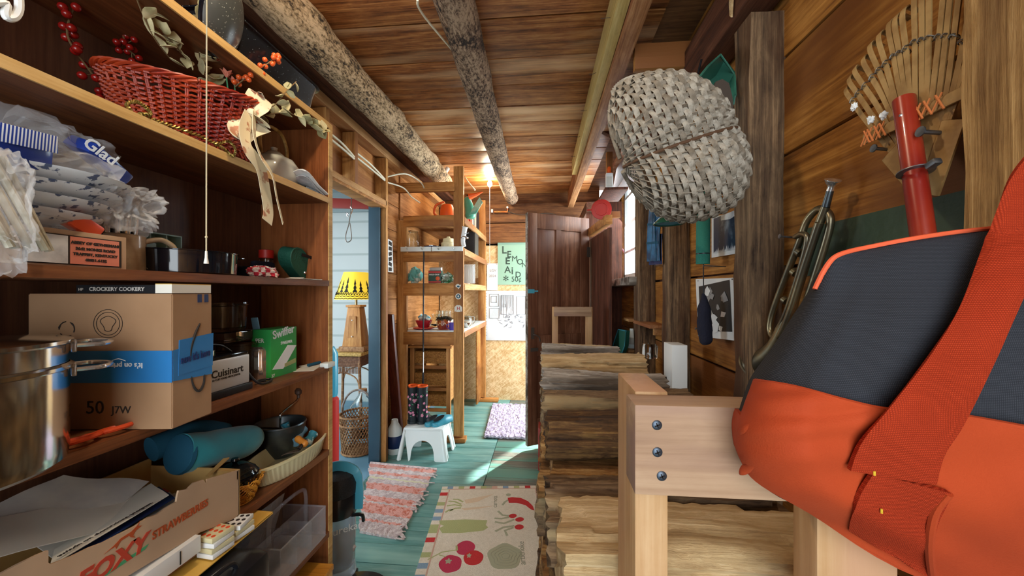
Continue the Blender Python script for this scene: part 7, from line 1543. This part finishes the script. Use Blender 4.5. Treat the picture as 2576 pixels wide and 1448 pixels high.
def rake():
    p = aX(2290, 420, .62); t = thing('bamboo_rake', 'bamboo leaf rake with a red handle hung upside down on the wall', 'rake', p)
    a, b = aX(2274, 250, .625), aX(2326, 620, .60); MB().tube([a, b], .0152, 24).build('handle', 'red_handle', t, world=True); MB().cyl(a + (a - b).normalized() * .001, a, .0125).build('handle_end', 'mahog', t, world=True)
    MB().ball(aX(2266, 290, .608), .003, 8).build('screw', 'chrome', t, world=True)
    Xr = .645; root = aX(2325, 480, Xr)
    tips = [(2122, 222), (2130, 196), (2144, 172), (2166, 146), (2183, 112), (2206, 86), (2232, 56), (2248, 42), (2268, 24), (2300, -25), (2320, -40), (2340, -50), (2380, -55), (2398, -55), (2420, -50), (2450, -10), (2470, 60), (2480, 120)]
    mids = [(2176, 300), (2195, 292), (2215, 280), (2230, 262), (2246, 262), (2255, 256), (2268, 246), (2280, 244), (2292, 244), (2304, 252), (2320, 258), (2332, 255), (2345, 250), (2362, 245), (2380, 240), (2398, 225), (2410, 215), (2425, 200)]
    for k, (tp, md) in enumerate(zip(tips, mids)):
        T, Mi = aX(*tp, Xr - .012), aX(*md, Xr - .004); d = (T - Mi).normalized(); P = spline([root.lerp(Mi, .15), Mi, Mi.lerp(T, .55), T - d * .012, T + d * .004 + Vector((.010, 0, 0)), T + Vector((.028, 0, -.006))], 5)
        MB().tube(P, 1, flat=(.0088, .0022), up=(1, 0, 0)).build('tine', 'rake', t, world=True)
    a, b = aX(2172, 352, Xr - .016), aX(2440, 225, Xr - .010); MB().beam(a, b, .005, .020, up=(0, 0, 1)).build('cross_stick', 'rake', t, world=True)
    for s0, s1 in (((2330, 480), (2240, 380)), ((2335, 490), (2400, 300))): MB().beam(aX(*s0, Xr - .003), aX(*s1, Xr - .006), .004, .040, up=(0, 0, 1)).build('splat', 'rake', t, world=True)
    mb = MB(); Mx = [aX(*md, Xr) .lerp(aX(*tp, Xr - .012), .52) for tp, md in zip(tips, mids)]
    for q, w_ in zip(Mx, Mx[1:]):
        mb.tube(spline([q + Vector((-.008, 0, 0)), q.lerp(w_, .3) + Vector((-.006, 0, .006)), q.lerp(w_, .7) + Vector((.004, 0, .002)), w_ + Vector((-.008, 0, 0))], 4), .0011, 5)
        mb.tube([q + Vector((-.006 * math.cos(a_), .006 * math.sin(a_), .004 * math.cos(a_))) for a_ in [6.28 * k / 10 for k in range(10)]], .0010, 4, closed=True)
    mb.build('spring_wire', 'wire', t, world=True)
    mb = MB()
    for f_ in (.08, .12, .20, .26, .55, .62, .70, .80): q = aX(2172, 352, Xr - .016).lerp(aX(2440, 225, Xr - .010), f_); MB().tube([q + Vector((-.006, .006, .014)), q + Vector((-.007, -.008, -.014))], .0018, 5).tube([q + Vector((-.006, -.004, .014)), q + Vector((-.007, .012, -.014))], .0014, 5).build('twine_binding', 'twine', t, world=True)
    q = aX(2303, 432, .605); ax = (aX(2326, 620, .60) - aX(2274, 250, .625)).normalized(); u = ax.orthogonal().normalized(); v = ax.cross(u)
    MB().tube([q + Vector((.0, 0, 0)) + (u * math.cos(a_) + v * math.sin(a_)) * .0185 for a_ in [6.28 * k / 24 for k in range(24)]], 1, flat=(.009, .0015), closed=True, up=tuple(ax)).build('hose_clamp', 'galv', t, world=True); MB().beam(q + Vector((-.002, -.022, 0)), q + Vector((-.002, -.038, .006)), .012, .010).build('clamp_screw', 'galv', t, world=True)
    for px, py in ((2148, 268), (2190, 300), (2222, 290)): crumple(aX(px, py, Xr - .02), (.006, .006, .009), .4, px, 2, 6).build('white_patch', 'white', t, world=True)
rake()
def bugle():
    X = .665; A = lambda px, py, dx=0: aX(px, py, X + dx); t = thing('bugle', 'old dull brass bugle hanging on a nail in the wall', 'bugle', A(1930, 900))
    MB().tube(spline([A(2077, 520), A(2040, 620), A(2008, 720), A(1975, 820), A(1940, 890), A(1905, 920)], 6), [.009 + .0002 * k for k in range(14)] + [.0125 + .0013 * k for k in range(8)] + [.023 + .003 * k for k in range(9)], 20).build('bell_tube', 'brass', t, world=True, smooth=70)
    q = A(1905, 915); MB().tube([q, q + (A(1905, 920) - A(1940, 890)).normalized() * .003], [.05, .053], 32).build('bell_rim', 'brass', t, world=True)
    MB().tube(spline([A(2060, 560, -.012), A(2020, 680, -.012), A(1985, 790, -.012), A(1958, 848, -.010), A(1938, 835, -.008), A(1942, 790, -.006), A(1975, 700, -.004), A(2010, 610, -.004), A(2030, 555, 0), A(2060, 525, .006), A(2086, 540, .008), A(2085, 580, .008), A(2055, 680, .006), A(2025, 770, .004)], 8), .0085, 14).build('looped_tube', 'brass', t, world=True, smooth=70)
    MB().tube(spline([A(2000, 596, -.014), A(2018, 588, -.014), A(2030, 605, -.014), A(2005, 700, -.014), A(1975, 790, -.012), A(1955, 830, -.012)], 6), .0065, 12).build('inner_tube', 'brass', t, world=True, smooth=70)
    MB().tube([A(2077, 520), A(2088, 480)], [.0085, .0075], 16).build('leadpipe', 'alu', t, world=True); MB().tube(spline([A(2084, 495), A(2090, 472), A(2093, 460), A(2096, 452)], 4), [.007] * 6 + [.009, .011, .0125, .014, .0155, .0165, .0165], 20).build('mouthpiece', 'chrome', t, world=True, smooth=50)
    for px, py in ((2010, 640), (1998, 690), (1975, 760)): MB().tube([A(px - 4, py - 8, -.008), A(px + 4, py - 2, -.006)], .010, 14).build('brace', 'brass', t, world=True)
bugle()
# prints on the wall
def wprint(name, label, c4, m, X=.706):
    P = [aX(px, py, X) for px, py in c4]; t = thing(name, label, 'poster', P[3]); mb = MB(); a = [mb.v(p) for p in P]; b = [mb.v(p + Vector((.002, 0, 0))) for p in P]; mb.f(a); mb.f(b[::-1])
    for k in range(4): mb.f([a[k], a[(k + 1) % 4], b[(k + 1) % 4], b[k]])
    mb.build('sheet', m, t, world=True); o, ux, uy = P[3], P[2] - P[3], P[0] - P[3]
    def put(mb, pts, d=.0008):
        V = [mb.v(o + ux * x + uy * y - Vector((d, 0, 0))) for x, y in pts]; mb.f(V)
    return t, put
t, put = wprint('sea_photograph', 'white bordered photograph of a blue sea and rocky shore', [(1790, 545), (1885, 528), (1885, 632), (1790, 648)], 'white')
mb = MB(); put(mb, [(.07, .09), (.95, .09), (.95, .93), (.07, .93)]); mb.build('sea', 'photo_sea', t, world=True); mb = MB()
random.seed(31)
for x in [k / 22 for k in range(22)]: put(mb, [(.07 + .88 * x, .09), (.07 + .88 * x + .05, .09), (.07 + .88 * x + .03, .14 + rnd(0, .12))], .0014)
put(mb, [(.3, .82), (.55, .78), (.95, .88), (.95, .93), (.3, .93)], .0012); mb.build('shore_rocks', 'poster_bw', t, world=True)
t, put = wprint('black_white_print', 'black and white abstract print with a white border pinned to the wall', [(1750, 702), (1846, 698), (1846, 856), (1756, 845)], 'white')
mb = MB(); put(mb, [(.10, .10), (.98, .12), (.98, .87), (.10, .86)]); mb.build('dark_ground', 'art_dark', t, world=True)
random.seed(14); ml, mg = MB(), MB()
for k in range(22):
    x, y = rnd(.18, .85), rnd(.16, .75); n_ = random.choice((3, 4, 4, 5)); a0 = rnd(0, 6); r_ = rnd(.04, .12); put(ml if k % 2 else mg, [(x + r_ * rnd(.5, 1.2) * math.cos(a0 + 6.283 * i / n_), y + r_ * rnd(.5, 1.2) * math.sin(a0 + 6.283 * i / n_)) for i in range(n_)], .0012 + .0001 * k)
ml.build('white_shapes', 'white', t, world=True); mg.build('grey_shapes', 'art_grey', t, world=True)
for px, py in ((1756, 706), (1842, 702)): MB().ball(aX(px, py, .703), .003, 8).build('pin', 'chrome', t, world=True)
# foam roll, hanging mitten, cloth, enamel shade, pouch
a, b = aX(1770, 540, .64), aX(1768, 664, .64); t = thing('green_foam_tube', 'green foam sleeve hanging below the basket in front of the sea photograph', 'sleeve', b); MB().tube([a + Vector((0, 0, .1)), b], .026, 28).build('sleeve', 'foam', t, world=True); q = a.lerp(b, .78); MB().tube([q, q - Vector((0, 0, .004))], .0268, 28).build('dark_band', 'black', t, world=True)
e = aX(1770, 740, .64); nail('nail behind the green foam sleeve that the black pouch cord loops on', 1770, 668, .635, .085, .002); t = thing('mesh_pouch', 'black drawstring cloth pouch hanging by a cord over the print', 'pouch', aX(1772, 865, .64)); MB().tube([b + Vector((.002, 0, .0)), e], .0022, 6).build('cord', 'cord', t, world=True)
P = [aX(1770, 738, .64), aX(1771, 765, .64), aX(1771, 795, .64), aX(1773, 830, .64), aX(1775, 858, .64), aX(1775, 866, .64)]; o = MB().tube(spline(P, 5), [.004, .006, .009, .013, .017, .020, .022, .024, .0245, .025, .025, .026, .027, .027, .027, .027, .0265, .026, .025, .024, .023, .021, .019, .016, .012, .006], 20).build('pouch', 'cloth_dark', t, world=True, smooth=70); roughen(o, .004, 30)
def plaid():
    P = [[aX(1637 + (1662 - 1637) * j / 8, 500 + 155 * i / 10, .60) + Vector((-.008 * math.sin(j * 1.5 + i * .3), 0, 0)) + Vector((0, .07 * (i / 10) * (1 - j / 8), 0)) for j in range(9)] for i in range(11)]
    t = thing('plaid_cloth', 'blue plaid shopping bag hanging beside the window stud', 'bag', aX(1640, 658, .60)); MB().sheet(P, .004).build('bag_front', 'plaid', t, world=True, smooth=60); mb = MB()
    for i in (1, 4, 7): mb.tube([p + Vector((-.004, 0, 0)) for p in P[i]], 1, flat=(.012, .001), up=(-1, 0, 0))
    for j in (2, 5): mb.tube([r[j] + Vector((-.004, 0, 0)) for r in P], 1, flat=(.008, .001), up=(-1, 0, 0))
    mb.build('woven_bands', 'teal_dk', t, world=True)
    MB().sheet([[p + Vector((.012, 0, -.02)) for p in r] for r in P[5:]], .004).build('bag_back', 'navy', t, world=True)
plaid()
t = thing('hanging_lamp', 'green enamel hanging lamp under the big basket', 'shade', aX(1682, 565, .47)); c = aX(1682, 564, .47); MB().lathe([(.055, 0), (.052, .008), (.03, .028), (.012, .042), (.012, .06), (0, .06)], c, 32).build('shade_cone', 'enamel_green', t, world=True); MB().lathe([(.050, .001), (.056, 0), (.056, .004), (.05, .004)], c, 32).build('rim', 'enamel_green', t, world=True); MB().lathe([(0, .006), (.048, .004)], c, 32).build('inner_face', 'shoe_teal', t, world=True); MB().tube([c + Vector((0, 0, .06)), c + Vector((.03, 0, .25)), c + Vector((.12, 0, .62))], .004, 8).build('hanging_wire', 'black', t, world=True)
def pouch():
    A = lambda px, py, X=.56: aX(px, py, X); P = [A(1556, 828), A(1575, 832), A(1572, 870), A(1560, 902), A(1545, 904), A(1537, 890), A(1545, 860)]; t = thing('green_pouch', 'dark green soft case hanging on a nail under the window', 'case', P[4])
    mb = MB(); a = [mb.v(p) for p in P]; b = [mb.v(p + Vector((.03, .02, 0))) for p in P]; mb.f(a); mb.f(b[::-1])
    for k in range(7): mb.f([a[k], a[(k + 1) % 7], b[(k + 1) % 7], b[k]])
    mb.build('case_body', 'green_case', t, world=True); MB().tube([p + Vector((-.002, 0, 0)) for p in P], .004, 8, closed=True).build('piping', 'shoe_teal', t, world=True); MB().ellipse(0, 0, .02, .026, .003, frame(A(1546, 890, .556), (0, -1, 0), (0, 0, 1))).build('white_patch', 'white', t, world=True)
pouch()
# little shelves between the studs and the bottle there
for k, (px, py, l) in enumerate(((1590, 803, 'upper tiny shelf between the studs under the window'), (1590, 878, 'lower tiny shelf between the studs holding the white bottle'))): p = aX(px, py, .66); solo(MB().box((.66, p.y - .02, p.z), (.10, .17, .02), bev=.002), 'small_shelf', 'study', l, 'shelf')
p = aX(1591, 876, .66); t = thing('white_bottle', 'white plastic bottle on the lower tiny shelf', 'bottle', p + Vector((0, 0, .005))); MB().lathe([(0, 0), (.035, 0), (.037, .01), (.035, .11), (.02, .13), (.02, .145), (0, .145)], seg=28).build('bottle_wall', 'whiteplastic', t); MB().lathe([(.036, .03), (.0378, .031), (.0372, .08), (.0355, .081)], seg=28).build('label', 'paper2', t)
p = aX(1633, 817, .64); solo(MB().box((.66, (Yp(1612, .66) + Yp(1660, .66)) / 2, p.z), (.11, .40, .02), bev=.002), 'small_shelf', 'beam', 'reddish board wedged between the two timber posts', 'shelf')
solo(MB().box((.66, Yp(1655, .66), aX(1658, 835, .66).z), (.05, .03, .04), bev=.002), 'wood_block', 'study', 'small wood block on the side of the timber post', 'block')
# shelf above the lining with bottle and red reel
zz = 2.135; solo(MB().box((.535, 3.0, zz - .01), (.17, .38, .02), bev=.002), 'corner_shelf', 'darkboard', 'small board shelf high beside the window holding a bottle', 'shelf')
p = aX(1520, 484, .50); t = thing('glue_bottle', 'white bottle with an orange cap on the small high shelf', 'bottle', (.50, 2.93, zz)); MB().box((0, 0, .07), (.055, .04, .14), bev=.01).build('bottle_wall', 'white', t); MB().lathe([(.02, .138), (.018, .145), (.014, .148), (.015, .175), (.010, .19), (0, .19)], seg=20).build('cap', 'orange', t); MB().box((-.001, -.0205, .07), (.045, .001, .08)).build('label', 'paper2', t)
p = aD(1513, 527, 2.9); t = thing('line_reel', 'round red plastic reel hanging under the small high shelf', 'reel', p - Vector((0, 0, .08))); M = frame(p, (1, -.15, 0), (0, 0, 1)); MB().lathe([(0, .0), (.075, .0), (.078, .004), (.078, .014), (.07, .016), (.02, .012), (0, .012)], seg=36, M=M).build('reel_disc', 'red', t, world=True); MB().lathe([(.045, .013), (.048, .017), (.051, .013)], seg=30, M=M).build('raised_ring', 'red', t, world=True); MB().tube([M @ Vector((-.06, 0, .01)), M @ Vector((-.11, .0, .01))], .005, 8).build('handle', 'red', t, world=True)
solo(MB().box((.55, 3.02, 1.97), (.10, .03, .05), bev=.003), 'ledge_block', 'studh', 'short wood ledge below the red reel', 'block')
solo(MB().beam((.53, 3.1, 2.14), (.53, 3.1, 2.5), .05, .04, up=(0, 1, 0)), 'cripple_stud', 'stud', 'short upright stud above the small high shelf', 'stud')
# dark hooked cloth on window: thin dried leaf on the sill
solo(MB().sheet([[aX(1566, 630, .70) + Vector((0, -.06 * i / 4, -.03 * i / 4 + .01 * j)) for j in range(3)] for i in range(5)], .002), 'window_leaf', 'pink', 'small pink curved leaf against the window glass', 'leaf')
# ================================================================ LOG CARRIER BAG
def bag():
    t = thing('log_carrier', 'charcoal and orange canvas log carrier bag with wide orange straps over the rack', 'bag', aD(2250, 1400, .36))
    # outline of the bag seen from its broad side (screen-fitted once, then placed as a real slab)
    left = [(2110, 640), (2080, 670), (2050, 730), (2012, 790), (1960, 870), (1905, 945), (1885, 990), (1866, 1050), (1858, 1100), (1868, 1150), (1900, 1205), (1960, 1250), (2040, 1285), (2130, 1330), (2230, 1375), (2330, 1448), (2420, 1530)]
    right = [(2760, 560), (2770, 620), (2790, 700), (2800, 780), (2820, 860), (2840, 940), (2850, 1000), (2860, 1050), (2870, 1100), (2880, 1150), (2880, 1220), (2880, 1290), (2880, 1350), (2880, 1400), (2880, 1450), (2880, 1520), (2880, 1600)]
    top0 = [(2110, 640), (2290, 605), (2470, 578), (2600, 566), (2760, 560)]
    Lp = spline([Vector((*q, 0)) for q in left], 3); Rp = spline([Vector((*q, 0)) for q in right], 3); n = len(Lp); m_ = 36
    def dep(i, j):
        u, v = j / m_, i / (n - 1); edge = min(1, u * 6); b = .335 - .055 * math.sin(math.pi * min(1, v * 1.05)) * (edge ** .5) - .02 * u
        b += .004 * math.sin(9 * v + 5 * u) + .003 * math.sin(17 * u - 6 * v); return b
    G = []
    for i in range(n):
        row = []
        for j in range(m_ + 1):
            u = j / m_; p = Lp[i].lerp(Rp[i], u)
            if i < 8: p = p + Vector((0, -(1 - i / 8) * 28 * math.sin(math.pi * min(1, u * 1.1)) * .6, 0))
            row.append(aD(p.x, p.y, dep(i, j)))
        G.append(row)
    back = Vector((.03, .085, -.01))
    def slab(rows, mat, name, off=0, th=1.0, j0=0, j1=None):
        mb = MB(); R_ = [[p + (E0 - p).normalized() * off for p in r[j0:j1]] for r in rows]
        mb.sheet(R_, .002); return mb.build(name, mat, t, world=True, smooth=80)
    # body (front panel, back panel and the folded edge between)
    mb = MB(); A = [[mb.v(p) for p in r] for r in G]; Bk = [[mb.v(p + back * min(1, .25 + 3 * j / m_)) for j, p in enumerate(r)] for r in G]
    for i in range(n - 1):
        for j in range(m_): mb.mi = 0; mb.f([A[i][j], A[i + 1][j], A[i + 1][j + 1], A[i][j + 1]]); mb.f([Bk[i][j], Bk[i][j + 1], Bk[i + 1][j + 1], Bk[i + 1][j]])
        mb.f([A[i][0], Bk[i][0], Bk[i + 1][0], A[i + 1][0]]); mb.f([A[i][-1], A[i + 1][-1], Bk[i + 1][-1], Bk[i][-1]])
    for j in range(m_): mb.f([A[-1][j], Bk[-1][j], Bk[-1][j + 1], A[-1][j + 1]]); mb.f([A[0][j], A[0][j + 1], Bk[0][j + 1], Bk[0][j]])
    mb.build('canvas_body', 'denim', t, world=True, smooth=80)
    # orange lower panel: below a sloping line; follows the body surface
    rows = []; N_ = n
    def hit(px, py):
        # depth of the bag surface at a screen point (bilinear search on the outline rows)
        pv = None
        for i in range(n):
            u = max(0, min(1, (px - Lp[i].x) / (Rp[i].x - Lp[i].x))); y = Lp[i].y + (Rp[i].y - Lp[i].y) * u
            if y > py:
                if pv is None: return dep(0, u * m_)
                f = (py - pv[1]) / (y - pv[1]); return dep(i - 1 + f, (pv[0] + (u - pv[0]) * f) * m_)
            pv = (u, y)
        return dep(n - 1, pv[0] * m_)
    def on(px, py, off): d = hit(px, py) - off; return aD(px, py, d)
    topl = [(1900, 958), (2000, 975), (2130, 1010), (2235, 1032), (2400, 1045), (2576, 1075), (2880, 1130)]
    T = spline([Vector((*q, 0)) for q in topl], 6); K = len(T)
    # panel rows from that line down to the bag's lower edge
    low = [Vector((*q, 0)) for q in ((1868, 1045), (1860, 1100), (1868, 1150), (1905, 1207), (2040, 1287), (2330, 1455), (2900, 1620))]; Lw = spline(low, 6)
    rows = []
    for i in range(25):
        f = i / 24; rows.append([on(*(T[k].lerp(Lw[k], f)).xy, .004 + .0015 * math.sin(k * .7 + i * .5)) if k < K else None for k in range(K)])
    mb = MB(); mb.sheet(rows, .004); mb.build('orange_base_panel', 'bag_orange', t, world=True, smooth=80)
    lowr = [[r + (back * .8) * (j / 4) for j in range(5)] for r in rows[-1]]; MB().sheet(lowr, .004).build('underside', 'bag_orange', t, world=True, smooth=80)
    MB().tube([r for r in rows[0]], .0022, 6).build('seam', 'bag_orange', t, world=True)
    MB().tube(spline([p + Vector((0, 0, .001)) for p in [G[6][0], G[4][0], G[2][0], G[1][0].lerp(G[0][1], .4), G[0][2]] + G[0][4::3]], 4), .0022, 8).build('orange_piping', 'piping', t, world=True)
    # puckered corner folds
    for px, py in ((1885, 1085), (1888, 1180)):
        P = [on(px - 26, py + 12, .003), on(px - 8, py - 4, .004), on(px + 20, py - 18, .002), on(px + 44, py - 24, .0)]; MB().tube(spline(P, 4), [.001, .0022, .0032, .0038, .004, .004, .0038, .0034, .003, .0025, .002, .0015, .0008], 14).build('puckered_fold', 'bag_orange', t, world=True, smooth=80)
    # wide strap
    def strap(name, pl, pr, off, m='webbing'):
        PL = spline([Vector((*q, 0)) for q in pl], 8); PR = spline([Vector((*q, 0)) for q in pr], 8); rows = []
        for a, b in zip(PL, PR): rows.append([on(*(a.lerp(b, k / 8)).xy, off + (.002 if k not in (0, 8) else .0005)) for k in range(9)])
        MB().sheet(rows, .0035).build(name, m, t, world=True, smooth=80)
    strap('strap', [(2640, 330), (2545, 440), (2490, 580), (2420, 760), (2340, 890), (2240, 1020), (2165, 1110), (2135, 1180)], [(2760, 420), (2680, 560), (2620, 640), (2545, 800), (2500, 900), (2420, 1060), (2370, 1140), (2350, 1215)], .012)
    strap('strap_end', [(2195, 1185), (2160, 1240), (2140, 1300), (2135, 1330)], [(2385, 1235), (2380, 1260), (2350, 1330), (2335, 1450)], .010)
    MB().tube(spline([on(2385, 1240, .012), on(2350, 1290, .014), on(2338, 1370, .014), on(2345, 1450, .012)], 6), .003, 8).build('strap_edge', 'bag_orange', t, world=True)
    for px, py in ((2200, 1190), (2218, 1285)): MB().beam(on(px, py - 5, .0165), on(px, py + 5, .0165), .0014, .001, bev=.0002).build('yellow_stitch', 'shade_lbl', t, world=True)
bag()
